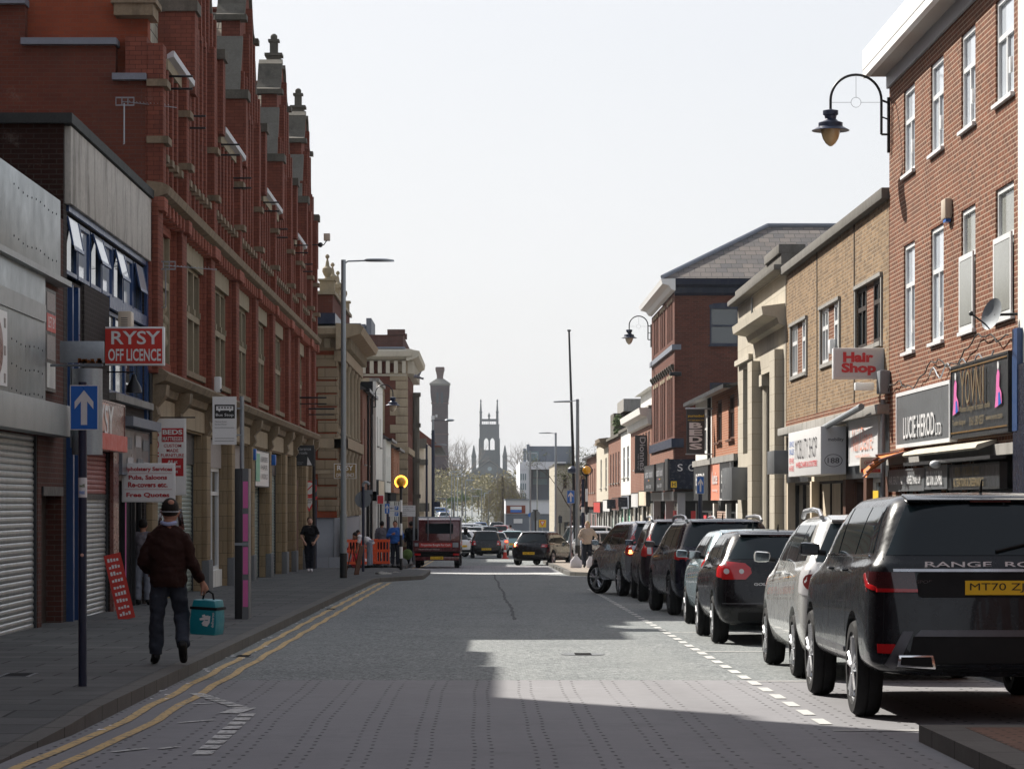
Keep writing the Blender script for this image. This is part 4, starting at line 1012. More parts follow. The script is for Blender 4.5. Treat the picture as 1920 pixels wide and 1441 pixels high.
def fascia(fr, label, y0, y1, z0, z1, mat, words=None, lm='sign_white', w1=.12, edge='steel_dark', sub=None):
    t = sign_board(fr, 'shop_sign', label, 'shop sign', y0, y1, z0, z1, .0, w1, mat, edge)
    if words: ftext(fr, words, lm, t, (y0+y1)/2, (z0+z1)/2+(.08 if sub else 0), w1+.008, (y1-y0)*.7, (z1-z0)*(.5 if not sub else .35), .01)
    if sub: ftext(fr, sub, lm, t, (y0+y1)/2, z0+(z1-z0)*.2, w1+.008, (y1-y0)*.6, (z1-z0)*.15)
    return t
FS = Fr('L', -5.2)
shop('brick_shop_house', 'brick shop with black drainpipes right of the corner bank', FS, 121.05, 131, 6.4, 'brick_salmon', [(122.5, 123.8, 3.2, 5.2), (126, 127.3, 3.2, 5.2)], 'pitch', sh='shutter')
o = MB()
for u in (124.8, 128.2): o.tube([(-5.1, u, 6.3), (-5.1, u, -1)], .06, 6)
tag(o.build('drainpipes', 'black_metal', None), 'pair of black drainpipes on the brick shop by the bank', 'drainpipe')
shop('white_gabled_house', 'narrow tall house with flaking white paint and a moss topped wall', Fr('L', -5.0), 131.05, 140, 7.2, 'render_white', [(132.5, 133.6, 4.2, 5.6), (136, 137.1, 4.2, 5.6)], 'concrete', sh='shutter')
shop('low_white_shop', 'low white painted shop right of the flaking tall house', Fr('L', -4.85), 140.05, 148, 4.7, 'render_white', [(141.5, 142.6, 2.6, 3.9), (144.5, 145.6, 2.6, 3.9)], 'pitch', sh='shutter_red')
shop('low_brick_shop', 'low red brick shop just before the dentilled corner block', Fr('L', -4.7), 148.05, 157.9, 4.4, 'brick_orange', [(149.5, 150.6, 2.5, 3.7), (153.5, 154.6, 2.5, 3.7)], 'pitch', sh='shutter_dark')
fascia(Fr('L', -5.0), 'cream shop fascia under the flaking white house', 131.5, 139.5, 1.6, 2.6, 'render_cream')
t, fr = proj_sign('hanging_sign', 'small red and white house shaped shop sign over the far left pavement', 131, -4.95, -4.62, 1.45, 1.88, 'red_bright', 'white_plastic', .06)
# big dentilled block
YD = 160.0; XD = -4.35; FDf = Fr('F', YD); FDk = Fr('L', XD)
b = thing('dentilled_corner_block', 'tall red brick corner block with pale dentilled cornice and arched window', 'building')
MB().box(-14, XD-.3, YD+.3, 176, -2, 9.9).build('core', 'interior', b)
wall(FDf, 'side_wall', 'brick_mid', b, -14, XD, -2, 9.6, [(-7.25, -5.95, 5.6, 8.2)], .2); wall(FDk, 'wall', 'brick_mid', b, YD, 176, -2, 9.6, [(162+i*3, 163.3+i*3, 5.6, 8.2) for i in range(4)]+[(162+i*3, 163.3+i*3, 1.6, 4.2) for i in range(4)], .25)
window(FDf, b, -7.25, -5.95, 5.6, 8.2, 'upvc', 'glass', bars=(.5,), trans=(.5,), d=.15, fw=.08)
for i in range(4): window(FDk, b, 162+i*3, 163.3+i*3, 5.6, 8.2, 'upvc', 'glass', trans=(.5,), d=.2); window(FDk, b, 162+i*3, 163.3+i*3, 1.6, 4.2, 'upvc', 'glass', trans=(.5,), d=.2)
o = MB(); xc = -6.6
for k in range(15):
    a0 = math.pi*k/15; a1 = math.pi*(k+1)/15
    o.prism([(xc+.66*math.cos(a0), 7.8+.5*math.sin(a0)), (xc+1.0*math.cos(a0), 7.8+.85*math.sin(a0)), (xc+1.0*math.cos(a1), 7.8+.85*math.sin(a1)), (xc+.66*math.cos(a1), 7.8+.5*math.sin(a1))], 'y', YD-.1, YD+.02)
o.box(xc-1.0, xc-.66, YD-.1, YD+.02, 5.5, 7.8); o.box(xc+.66, xc+1.0, YD-.1, YD+.02, 5.5, 7.8); o.build('window_surround', 'stone_buff', b)
o = MB()
for k in range(22):
    z = -1.0+k*.5; w_ = .95 if k % 2 else .62; o.box(XD-w_, XD+.06, YD-.06, YD+.6, z, z+.47)
o.build('quoin', 'stone_buff', b, True, bev=.02, each=1)
o = MB(); FDf.box(o, -14, XD+.1, 4.35, 4.7, 0, .14); FDk.box(o, YD-.1, 176, 4.35, 4.7, 0, .14); FDf.box(o, -14, XD+.1, 3.4, 3.5, 0, .06); o.build('string_course', 'stone_buff', b, each=1)
o = MB(); FDf.prism_u(o, [(0, 9.6), (.4, 9.7), (.7, 9.85), (.75, 10.15), (0, 10.3)], -14, XD+.3); FDk.prism_u(o, [(0, 9.6), (.4, 9.7), (.7, 9.85), (.75, 10.15), (0, 10.3)], YD-.6, 176); o.build('cornice', 'stone_pale', b)
o = MB(); x = -9.2
while x < XD: FDf.box(o, x, x+.22, 8.9, 9.6, 0, .35); x += .46
y = YD
while y < 176: FDk.box(o, y, y+.25, 8.9, 9.6, 0, .4); y += .6
FDf.box(o, -14, XD, 8.75, 8.87, 0, .08); o.build('dentil', 'stone_pale', b, each=1)
o = MB(); o.box(-14, XD-.2, YD+.1, 175, 10.31, 11.12); o.box(XD-1.1, XD-.1, YD, YD+.9, 11.12, 11.42); o.box(XD-1.0, XD-.1, YD+4, YD+4.9, 11.12, 11.42); o.build('parapet', 'brick_old', b)
o = MB(); o.box(-14, XD-.1, YD-.1, 175, 10.32, 10.42); o.build('lead_flashing', 'lead', b, each=1)
o = MB(); o.box(-13, -6.95, YD+6, YD+12, 11.15, 12.1); o.box(-6.9, -6.6, YD+5.9, YD+12, 11.15, 12.45); o.build('roof_plant_room', 'modern_grey', b)
o = MB(); o.tube([(XD+.15, 174, -1.9), (XD+.15, 174, 8.3)], .28, 10)
for z in (1.8, 4.0, 6.2, 8.1): o.box(XD-.2, XD+.5, 173.7, 174.3, z, z+.25)
o.build('corner_pipe', 'stone_dark', b)
FD2 = Fr('L', -5.0)
b = thing('slate_roof_hall', 'red brick hall with a slate gable left of the brick tower', 'building')
MB().box(-12, -4.2, 200, 240, -2.2, 6.0).build('wall', 'render_cream', b)
MB().prism([(-16, 6.1), (-8.2, 9.8), (-3.4, 6.1)], 'y', 230, 231).build('gable', 'brick_mid', b)
MB().prism([(-16, 6.1), (-8.2, 9.8), (-3.4, 6.1)], 'y', 231.05, 270).build('roof', 'slate', b)
o = MB(); o.box(-12, -4.0, 199.7, 200, 5.4, 6.1); o.box(-12, -3.9, 199.5, 200, 4.2, 4.6); o.box(-12, -3.8, 199.4, 200, .9, 1.5); o.build('stone_band', 'stone_dark', b)
# litter-strewn base, street-side clutter handled later
# ============================================================ RIGHT SIDE BUILDINGS
XR = 7.4; FRt = Fr('R', XR)
# --- near dark shop at the very edge
b = thing('edge_shop', 'sliver of white and navy shop front at the right edge of the view', 'building')
MB().box(XR-.12, 16, 30, 38.45, -.5, 3.4).build('wall', 'sign_navy', b)
MB().box(XR-.05, 16, 30, 38.45, 3.42, 9.3).build('upper_wall', 'render_white', b)
o = MB(); FRt.box(o, 38.1, 38.45, 2.5, 3.9, .0, .13); o.build('projecting_sign', 'blue_frame', b)
# --- red brick block
b = thing('white_eaved_brick_block', 'three storey red brick block with white eaves and narrow white windows', 'building')
W4 = [(47.95, 49.2), (44.95, 46.25), (42.05, 43.3), (39.0, 40.4)]
ops = [(a, c, 7.24, 8.73) for a, c in W4]+[(a, c, 4.14, 6.02) for a, c in W4]
wall(FRt, 'wall', 'brick_right', b, 38.5, 50.95, 2.35, 9.2, ops, .12)
MB().box(XR+.16, 16, 38.5, 50.9, -.8, 9.18).build('core', 'interior', b)
wall(Fr('F', 50.95), 'end_wall', 'brick_right', b, XR, 16, -.8, 9.2, (), -.02)
rw = random.Random(2)
for i, (a, c) in enumerate(W4):
    for z0, z1 in ((7.24, 8.73), (4.14, 6.02)):
        lower = z0 < 5; opn = lower and i >= 2
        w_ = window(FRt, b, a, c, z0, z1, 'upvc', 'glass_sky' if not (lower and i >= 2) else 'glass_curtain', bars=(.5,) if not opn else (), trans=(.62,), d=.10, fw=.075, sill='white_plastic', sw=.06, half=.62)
        hd = MB(); FRt.box(hd, a+.16, a+.30, z0+.3, z0+.52, -.02, .02)
        if not opn: hd.build('handle', 'white_plastic', w_)
        if opn:
            cs = MB(); zc = z0+.0; zt_ = z0+(z1-z0)*.62; dd = .34
            # open casement swung out from the far jamb
            ang = 0; L_ = (c-a)*.97
            def cp(u, z, w): return FRt.P(c-.02-u*math.cos(ang), z, .012+u*math.sin(ang)+w)
            def cb(u0, u1, z0_, z1_):
                p = [cp(u, z, w) for w in (0, .03) for z in (z0_, z1_) for u in (u0, u1)]
                n = len(cs.v); cs.v += p; cs.f += [tuple(n+i for i in q) for q in ((0,1,3,2),(4,6,7,5),(0,4,5,1),(2,3,7,6),(0,2,6,4),(1,5,7,3))]
            cb(0, .09, zc, zt_); cb(L_-.09, L_, zc, zt_); cb(.09, L_-.09, zc, zc+.09); cb(.09, L_-.09, zt_-.09, zt_)
            oc = cs.build('open_casement', 'upvc', w_)
            cs = MB(); cb(.08, L_-.08, zc+.08, zt_-.08); q = cs
            q.v = [tuple(Vector(p)) for p in q.v]; q.build('casement_pane', 'glass_curtain', oc)
o = MB(); o.box(XR-.45, 16, 38.4, 51.25, 9.42, 9.78); o.build('fascia_board', 'white_paint', b, True, bev=.01)
o = MB(); o.box(XR-.38, 16, 38.4, 51.2, 9.3, 9.42); o.build('soffit', 'soffit', b)
o = MB(); o.box(XR-.44, XR-.34, 38.4, 51.25, 9.28, 9.42); o.build('lower_fascia', 'white_paint', b)
o = MB(); FRt.box(o, 38.5, 51.0, 9.05, 9.3, .0, .05); o.build('frieze_board', 'letter_grey', b)
o = MB(); FRt.box(o, 38.5, 51.0, 2.2, 2.36, -.1, .06); o.build('lintel_beam', 'concrete', b)
# ground floor
for a, c in ((38.5, 39.0), (43.05, 43.35), (45.0, 45.3), (47.9, 48.3), (49.2, 50.95)):
    o = MB(); FRt.box(o, a, c, -.6, 2.2, -.15, -.02); o.build('brick_pier', 'brick_right', b)
for a, c in ((39.0, 43.05), (43.35, 45.0), (45.3, 47.9), (48.3, 49.2)): shutter(FRt, b, a+.05, c-.05, -.3, 1.72, 'shutter_dark', -.1, pitch=.1)
t = sign_board(FRt, 'shop_sign', 'grey framed shop sign reading LUCIE HEROD LTD', 'shop sign', 43.55, 49.2, 2.47, 3.43, .02, .14, 'sign_grey', 'white_plastic', .06)
ftext(FRt, 'LUCIE HEROD', 'sign_white', t, 46.6, 2.80, .15, 3.3, .37, .012); ftext(FRt, 'LTD', 'sign_white', t, 44.55, 2.70, .15, .55, .19, .012)
t = sign_board(FRt, 'shop_sign', 'black shop sign with bronze letters and two figures in pink robes', 'shop sign', 38.7, 43.45, 2.5, 3.62, .02, .14, 'sign_dark', 'black_paint', .03)
for ch, u in (('Y', 42.2), ('O', 41.75), ('V', 41.3), ('N', 40.85), ('I', 40.45)):
    text(ch, 'bronze_letter', 'copper', t, FRt.P(u, 3.24, .16), FRt.right, (0, 0, 1), .44 if ch != 'I' else .08, .56, .0)
    ftext(FRt, ch, 'gold_dull', t, u, 3.24, .17, .38 if ch != 'I' else .06, .50, -.012, name='letter_face')
ftext(FRt, 'Womens Designer & Fashion Textile', 'gold_dull', t, 41.3, 2.92, .15, 2.6, .12); ftext(FRt, 'Textile designer', 'gold_dull', t, 42.6, 2.73, .15, 1.2, .11)
ftext(FRt, '0161 330 0337', 'gold_dull', t, 41.1, 2.73, .15, 1.2, .13); ftext(FRt, 'www.yovni.com', 'gold_dull', t, 39.7, 2.73, .15, 1.3, .11)
o = MB(); FRt.box(o, 38.75, 43.4, 2.58, 2.60, .14, .146); FRt.box(o, 38.75, 43.4, 3.54, 3.56, .14, .146); o.build('gold_rule', 'gold', t, each=1)
for u0 in (42.9, 39.35):
    fg = MB(); fg.poly([FRt.P(u0+du, 2.86+dz, .152) for du, dz in ((.28, 0), (.05, .02), (-.25, .05), (-.22, .2), (-.05, .3), (-.08, .48), (.05, .56), (.16, .45), (.2, .2))]); fo = fg.build('printed_figure', 'pink', t)
    fg = MB(); fg.poly([FRt.P(u0+du, 2.86+dz, .156) for du, dz in ((.0, .02), (-.22, .05), (-.1, .22), (.0, .2))]); fg.build('robe_hem', 'sign_blue', fo)
    fg = MB(); fg.poly([FRt.P(u0+.02+.06*math.cos(a), 3.45+.06*math.sin(a), .156) for a in [k*.52 for k in range(12)]]); fg.build('head', 'sign_white', fo)
o = MB(); FRt.prism_u(o, [(.02, 2.38), (.30, 2.28), (.33, 2.31), (.30, 2.36), (.02, 2.44)], 40.2, 47.2)
tag(o.build('awning_case', 'stone_pale', None), 'cream folded awning case under the two big shop signs', 'awning')
o = MB(); FRt.box(o, 39.3, 47.4, 2.14, 2.19, .05, .28); tag(o.build('awning_rail', 'black_paint', None), 'dark steel rail beneath the folded awning case', 'rail')
t = thing('awning', 'torn orange striped awning hanging at the far end of the brick block', 'awning')
o = MB(); rn = random.Random(4)
pv = []
for i in range(12):
    u = 50.8-i*.22; z = 2.30-.05*math.sin(i*1.3)-.3*math.exp(-((i-2)/3.0)**2); pv.append((u, z))
for (ua, za), (ub, zb) in zip(pv, pv[1:]):
    for k in range(4):
        def q(u, zl, f): return FRt.P(u, 2.42+(zl-2.42)*f, .05+.45*f+.05*math.sin(u*14+f*2))
        o.quad(q(ua, za, k/4), q(ub, zb, k/4), q(ub, zb, (k+1)/4), q(ua, za, (k+1)/4))
o.build('cloth', 'orange_cloth', t, True)
o = MB()
for i, (u, z) in enumerate(pv):
    if i % 2: o.tube([FRt.P(u, 2.42+(z-2.42)*f, .06+.45*f+.05*math.sin(u*14+f*2)+.01) for f in (0, .33, .66, 1)], .025, 5)
o.build('stripe', 'brown_sign', t, each=1)
t = sign_board(FRt, 'shop_sign', 'low grey fascia board with small white beauty lettering', 'shop sign', 46.2, 50.3, 1.72, 2.10, .0, .12, 'sign_grey', 'sign_grey')
ftext(FRt, 'HAIR, BEAUTY, NAILS, LASHES, MAKE UP', 'sign_white', t, 48.3, 1.9, .13, 3.6, .17, .02)
t = sign_board(FRt, 'shop_sign', 'low grey fascia board with white telephone number', 'shop sign', 43.9, 46.15, 1.74, 2.12, .0, .12, 'sign_grey', 'sign_grey')
ftext(FRt, 'TEL: 0161 215-9462', 'sign_white', t, 45.1, 1.92, .13, 1.6, .24, .02)
t = sign_board(FRt, 'shop_sign', 'low black fascia board with two lines of dull gold lettering', 'shop sign', 39.5, 43.85, 1.72, 2.1, .0, .11, 'sign_dark', 'black_paint')
ftext(FRt, 'MENS - WOMENS - KIDS', 'gold_dull', t, 42.1, 2.0, .12, 2.1, .13, .02); ftext(FRt, 'ALTERATIONS & DRESSMAKING', 'gold_dull', t, 42.0, 1.83, .12, 2.6, .13, .02)
t = thing('dome_camera', 'white dome camera fixed between the low fascia boards', 'camera')
o = MB(); o.ball(FRt.P(43.8, 2.12, .32), .09, 12, 7, sz=.7); o.build('dome', 'white_plastic', t, True); o = MB(); o.tube([FRt.P(43.8, 2.18, .1), FRt.P(43.8, 2.16, .32)], .02, 6); o.build('arm', 'white_plastic', t)
t = thing('alarm_box', 'white alarm box between upper windows of the red brick block', 'alarm box')
o = MB(); FRt.box(o, 44.1, 44.5, 6.0, 6.32, .003, .12); o.build('case', 'beige_sign', t, True, bev=.03); o = MB(); FRt.box(o, 44.15, 44.4, 5.95, 6.0, .02, .1); o.build('lamp', 'sign_blue', t)
# satellite dish
t = thing('satellite_dish', 'grey satellite dish with arm at the right end of the brick wall', 'satellite dish')
o = MB(); dc = Vector(FRt.P(38.75, 4.12, .32)); dn = Vector((-.85, -.40, .18)).normalized(); ax = dn.orthogonal().normalized(); ay = dn.cross(ax)
for i in range(5):
    for k in range(20):
        def dp(i, k):
            r = .21*i/5; a = 2*math.pi*k/20; return tuple(dc+ax*math.cos(a)*r+ay*math.sin(a)*r*1.12+dn*(.05*(r/.21)**2))
        o.quad(dp(i, k), dp(i+1, k), dp(i+1, k+1), dp(i, k+1))
o.build('dish', 'galv_dull', t, True)
o = MB(); o.tube([tuple(dc-dn*.01), FRt.P(38.6, 4.12, .01)], .02, 6); o.tube([tuple(dc-ay*.2), tuple(dc+dn*.34-ay*.08)], .012, 6); o.build('arm', 'black_metal', t)
o = MB(); o.ball(tuple(dc+dn*.34-ay*.08), .035, 8, 6); o.build('receiver', 'black_metal', t)
# cables
def cable(name, label, pts, r=.02, mat='cable', cat='cable'):
    o = MB(); o.tube(pts, r, 5); return tag(o.build(name, mat, None, True), label, cat)
rc = random.Random(8)
cable('cable', 'tangle of black cables sagging above the grey and black shop signs', [FRt.P(50.7-i*.3, 3.5+.12*math.sin(i*.45+.3)+.04*math.sin(i*1.7)+(.012*i), .05+.03*rc.random()) for i in range(40)], .011)
cable('cable', 'thin pale cable looping over the black shop sign top', [FRt.P(46-i*.2, 3.62+.1*math.sin(i*.9), .06) for i in range(30)], .012, 'galv')
o = MB(); FRt.box(o, 50.75, 51.2, 3.5, 3.92, .01, .2); tag(o.build('junction_box', 'galv_dull', None, True, bev=.02), 'grey junction box on the corner of the brick block', 'junction box')
o = MB(); o.tube([FRt.P(51.05, 3.4, .1), FRt.P(51.05, -.4, .1)], .045, 8); tag(o.build('drainpipe', 'galv', None, True), 'pale green stained pipe down the corner below the junction box', 'pipe')
# --- yellow brick block
b = thing('yellow_brick_block', 'two storey yellow brick block with concrete coping and framed windows', 'building')
WY = [(63.9, 67.1, 4.52, 5.72), (58.0, 61.2, 4.52, 5.72), (51.9, 55.4, 4.52, 5.72)]
wall(FRt, 'wall', 'brick_yellow', b, 51.0, 68.2, 3.5, 7.05, WY, .12)
MB().box(XR+.32, 16, 51.0, 68.15, -.8, 7.0).build('core', 'interior', b)
o = MB(); FRt.box(o, 51.0, 68.35, 7.06, 7.26, -.4, .14); o.build('coping', 'coping_old', b, True, bev=.02)
for i, (a, c, z0, z1) in enumerate(WY):
    o = MB(); FRt.box(o, a-.12, c+.12, z1, z1+.07, .0, .06); FRt.box(o, a-.12, a, z0-.1, z1, .0, .035); FRt.box(o, c, c+.12, z0-.1, z1, .0, .035); FRt.box(o, a, c, z0-.08, z0, 0, .05); o.build('window_surround', 'concrete', b)
    m_ = (a+c)/2
    o = MB(); FRt.box(o, m_-.5, m_+.5, z0, z1, -.11, -.03); o.build('brick_panel', 'brick_right', b)
    window(FRt, b, a, m_-.5, z0, z1, 'upvc' if i < 2 else 'wood_dark', 'glass_sky' if i == 0 else 'glass', trans=(.65,), bars=(.5,), d=.09, fw=.09)
    window(FRt, b, m_+.5, c, z0, z1, 'upvc' if i < 2 else 'wood_dark', 'glass', trans=(.65,), bars=(.5,), d=.09, fw=.09)
o = MB(); FRt.box(o, 55.7, 55.78, 3.5, 7.05, .001, .012); FRt.box(o, 61.9, 61.98, 3.5, 7.05, .001, .012); o.build('movement_joint', 'interior', b, each=1)
o = MB(); FRt.box(o, 51.0, 68.2, 3.32, 3.5, -.3, .015); o.build('brick_band', 'brick_right', b)
o = MB(); FRt.box(o, 51.0, 68.2, 3.14, 3.32, -.3, .22); o.build('canopy_beam', 'concrete', b, True, bev=.02)
o = MB(); FRt.box(o, 57.3, 68.2, 2.0, 3.14, -.3, -.05); o.build('upper_fascia', 'render_cream', b)
o = MB(); FRt.box(o, 51.0, 57.3, 2.0, 3.14, -.3, -.04); FRt.box(o, 63.5, 68.0, 2.0, 3.1, -.05, .02); o.build('dark_fascia', 'sign_dark', b, each=1)
for a, c in ((51.1, 51.5), (54.0, 54.4), (57.1, 57.5), (63.0, 63.3), (67.9, 68.2)):
    o = MB(); FRt.box(o, a, c, -.8, 2.0, -.2, .0); o.build('shop_pier', 'render_cream' if a > 62 else 'wood_brown', b)
window(FRt, b, 51.5, 54.0, -.35, 2.0, 'upvc', 'glass', bars=(.5,), trans=(.8,), d=.2, fw=.09, name='shop_window')
window(FRt, b, 54.4, 57.1, -.35, 2.0, 'wood_brown', 'glass_dark', bars=(.5,), d=.25, name='shop_window')
window(FRt, b, 57.5, 63.0, -.35, 2.0, 'wood_dark', 'render_cream', bars=(.33, .66), d=.25, name='boarded_window')
window(FRt, b, 63.3, 67.9, -.35, 2.0, 'black_paint', 'glass_dark', bars=(.33, .66), d=.25, name='shop_window')
for z0 in (.95, 1.45):
    o = MB(); FRt.box(o, 52.9, 53.6, z0, z0+.3, -.08, -.07); tag(o.build('poster', 'sign_yellow', None), 'yellow poster in the shop window by the brick corner, '+('lower' if z0 < 1 else 'upper')+' one', 'poster')
t = thing('hanging_sign', 'white light box sign reading Hair Shop in red', 'sign')
fr = Q(51.6); o = MB(); o.box(6.46, 7.40, 51.6, 51.8, 3.80, 4.37); o.build('box', 'white_plastic', t, True, bev=.015)
o = MB(); fr.box(o, 6.50, 7.36, 3.84, 4.33, -.001, .006); o.build('face', 'sign_face_grey', t)
ftext(fr, 'Hair', 'red_bright', t, 6.92, 4.20, .01, .56, .19, .05); ftext(fr, 'Shop', 'red_bright', t, 6.93, 3.98, .01, .64, .23, .05)
t = thing('small_floodlight', 'white louvre light fixed under the Hair Shop sign', 'light')
o = MB(); o.box(6.95, 7.3, 52.2, 52.4, 3.62, 3.76); o.build('housing', 'white_plastic', t, True, bev=.01)
t = thing('alarm_box', 'white alarm box on the yellow brick left of the Hair Shop sign', 'alarm box')
o = MB(); FRt.box(o, 58.7, 59.1, 4.65, 4.95, .003, .12); o.build('case', 'white_plastic', t, True, bev=.03)
# mobility box sign
t = thing('box_sign', 'big white box sign for a mobility shop with 188 in an oval on its end', 'shop sign')
o = MB(); o.box(6.88, 7.40, 57.0, 63.0, 2.10, 3.08); o.build('box', 'sign_white', t, True, bev=.01)
fr = Q(57.0); o = MB(); fr.box(o, 6.9, 7.39, 2.12, 3.06, -.001, .004); o.build('end_face', 'sign_face_grey', t)  # end of the white box made greyer, shade put into its colour
ftext(fr, 'mobility', 'letter_dark', t, 7.19, 2.80, .008, .32, .09, .012); ftext(fr, '188', 'letter_dark', t, 7.14, 2.38, .008, .24, .11, .008)
o = MB()
for k in range(28):
    a0, a1 = 2*math.pi*k/28, 2*math.pi*(k+1)/28
    o.quad(*[fr.P(7.14+r*.185*math.cos(a), 2.38+r*.13*math.sin(a), .009) for r, a in ((1, a0), (1, a1), (.92, a1), (.92, a0))])
o.build('oval', 'letter_dark', t)
fm = Fr('R', 6.88); ftext(fm, 'MOBILITY SHOP', 'letter_dark', t, 59.6, 2.68, .008, 4.0, .42, -.01); ftext(fm, 'WHEELCHAIRS & SCOOTERS', 'red_bright', t, 59.5, 2.34, .008, 3.9, .12, .01)
ftext(fm, 'SERVICE', 'sign_blue', t, 62.3, 2.82, .008, .9, .12); ftext(fm, 'SALES', 'sign_blue', t, 62.3, 2.65, .008, .9, .12); ftext(fm, 'REPAIRS', 'red_bright', t, 62.3, 2.45, .008, .9, .12); ftext(fm, 'HIRE', 'red_bright', t, 62.3, 2.28, .008, .9, .12)
t = sign_board(FRt, 'shop_sign', 'white nail salon sign with faded red script lettering', 'shop sign', 51.9, 56.0, 2.25, 3.22, .01, .08, 'sign_white', 'white_plastic', .04)
ftext(FRt, 'Nail Desire', 'sign_orange', t, 54.0, 2.75, .09, 2.9, .45, -.012, .35, name='script'); ftext(FRt, 'manicure & pedicure', 'sign_orange', t, 53.9, 2.42, .09, 2.0, .09)
t = thing('awning_roller', 'long grey awning roller tube above the white nail salon sign', 'awning')
o = MB(); o.tube([FRt.P(51.9, 3.3, .38), FRt.P(57.8, 3.05, .38)], .06, 10); o.build('tube', 'galv_dull', t, True)
t = thing('hanging_sign', 'small beige and red sign with HT 26 in an oval', 'sign')
fr = Q(51.3); o = MB(); o.box(6.92, 7.37, 51.3, 51.42, 2.06, 2.36); o.build('box', 'beige_sign', t, True, bev=.03)
o = MB(); fr.box(o, 6.93, 7.36, 2.08, 2.14, -.001, .004); o.build('red_strip', 'sign_red', t)
ftext(fr, 'pHT 26', 'red_letter', t, 7.16, 2.255, .006, .26, .07, .01); ftext(fr, 'www.pht26.com', 'beige_sign', t, 7.15, 2.11, .006, .2, .02)
o = MB()
for k in range(24):
    a0, a1 = 2*math.pi*k/24, 2*math.pi*(k+1)/24
    o.quad(*[fr.P(7.15+r*.16*math.cos(a), 2.25+r*.065*math.sin(a), .005) for r, a in ((1, a0), (1, a1), (.94, a1), (.94, a0))])
o.build('oval', 'red_letter', t)
t = thing('box_sign', 'plain grey box sign on the pale stone front left of the mobility sign', 'sign')
o = MB(); o.box(6.85, 7.4, 65.8, 67.4, 2.2, 2.75); o.build('box', 'sign_grey', t, True, bev=.01)
# --- pale stone block
b = thing('pale_stone_bank', 'pale stone classical front with heavy cornices and a deep columned doorway', 'building')
FSb = FRt
ops = [(70.2, 74.6, -1, 4.9), (77.6, 79.6, 2.9, 5.3), (77.4, 79.8, -1, 2.0)]
wall(FSb, 'wall', 'ashlar', b, 68.4, 81.2, -1, 7.2, ops, .8)
MB().box(XR+.82, 16, 68.4, 81.2, -1, 7.2).build('core', 'interior', b)
o = MB(); FSb.box(o, 68.3, 81.3, 7.2, 7.34, -.5, .3); FSb.box(o, 68.5, 81.0, 7.34, 7.62, -.5, .1); FSb.box(o, 68.5, 72, 7.62, 7.85, -.5, .16); o.build('top_coping', 'coping_old', b, True, bev=.02)
o = MB(); FSb.prism_u(o, [(0, 5.85), (.15, 5.9), (.2, 6.05), (.55, 6.12), (.58, 6.32), (0, 6.40)], 68.5, 76.6); o.build('door_cornice', 'stone_pale', b)
o = MB(); FSb.box(o, 76.7, 81.0, 5.45, 5.6, 0, .12); o.build('wall_string', 'stone_pale', b)
o = MB(); FSb.box(o, 68.9, 70.1, -.7, 5.3, 0, .22); FSb.box(o, 74.7, 75.9, -.7, 5.3, 0, .22); o.build('pier', 'ashlar', b, each=1)
o = MB()
for u in (70.6, 74.2):
    for k in range(7): o.tube([FSb.P(u-.25+k*.085, -.6, -.12+.05*math.sin(k*.5)), FSb.P(u-.25+k*.085, 4.7, -.12+.05*math.sin(k*.5))], .05, 6)
o.build('fluted_column', 'stone_pale', b, True, each=7)
o = MB(); FSb.box(o, 70.2, 71.0, 4.6, 4.9, -.4, .05); FSb.box(o, 73.8, 74.6, 4.6, 4.9, -.4, .05); o.build('capital', 'stone_pale', b, each=1)
o = MB()
for k in range(8): FSb.box(o, 77.65+k*.25, 77.72+k*.25, 2.9, 5.3, -.25, -.18)
o.build('window_bar', 'galv_dull', b, each=1)
window(FSb, b, 77.6, 79.6, 2.9, 5.3, 'galv_dull', 'glass_dark', d=.35); shutter(FSb, b, 77.5, 79.7, -.6, 1.6, 'shutter', -.2)
o = MB(); FSb.box(o, 77.0, 80.2, 1.6, 2.5, -.02, .55); o.build('entrance_box', 'sign_grey', b, True, bev=.01)
o = MB(); o.tube([FSb.P(76.3, 7.1, .06), FSb.P(76.3, 6.5, .06)], .03, 6); o.tube([FSb.P(76.6, 3.0, .08), FSb.P(76.6, -.6, .08)], .05, 6); o.build('drainpipe', 'galv_dull', b, each=1)
# --- small shop with black banners
b = thing('orange_brick_shop', 'small two storey shop half orange brick and half white with a mossy slate roof', 'building')
wall(FRt, 'wall', 'brick_orange', b, 81.25, 90.4, 2.9, 5.0, [(82.3, 84.3, 3.4, 4.75), (86.6, 88.6, 3.4, 4.75)], .14)
for a, c in ((82.3, 84.3), (86.6, 88.6)): window(FRt, b, a, c, 3.4, 4.75, 'wood_brown', 'glass', bars=(.5,), trans=(.65,), d=.12, fw=.09, sill='wood_brown')
wall(FRt, 'white_wall', 'render_white', b, 90.45, 97.3, 2.9, 4.95, [(92.6, 94.2, 3.2, 4.5)], .14); window(FRt, b, 92.6, 94.2, 3.2, 4.5, 'upvc', 'glass', trans=(.6,), d=.12)
MB().box(XR+.2, 16, 81.25, 97.3, -1.2, 4.9).build('core', 'interior', b)
o = MB(); o.prism([(XR-.35, 4.93), (XR+4, 6.2), (XR+8, 4.93)], 'y', 81.25, 97.5); o.build('roof', 'slate', b)
o = MB(); FRt.box(o, 81.3, 97.5, 4.85, 4.97, .2, .42); o.build('gutter', 'black_metal', b)
o = MB(); o.tube([FRt.P(90.3, 4.9, .1), FRt.P(90.3, 2.9, .1)], .06, 6); o.build('drainpipe', 'black_metal', b)
o = MB(); FRt.box(o, 81.25, 97.3, 2.75, 2.95, -.1, .12); o.build('ledge', 'concrete', b)
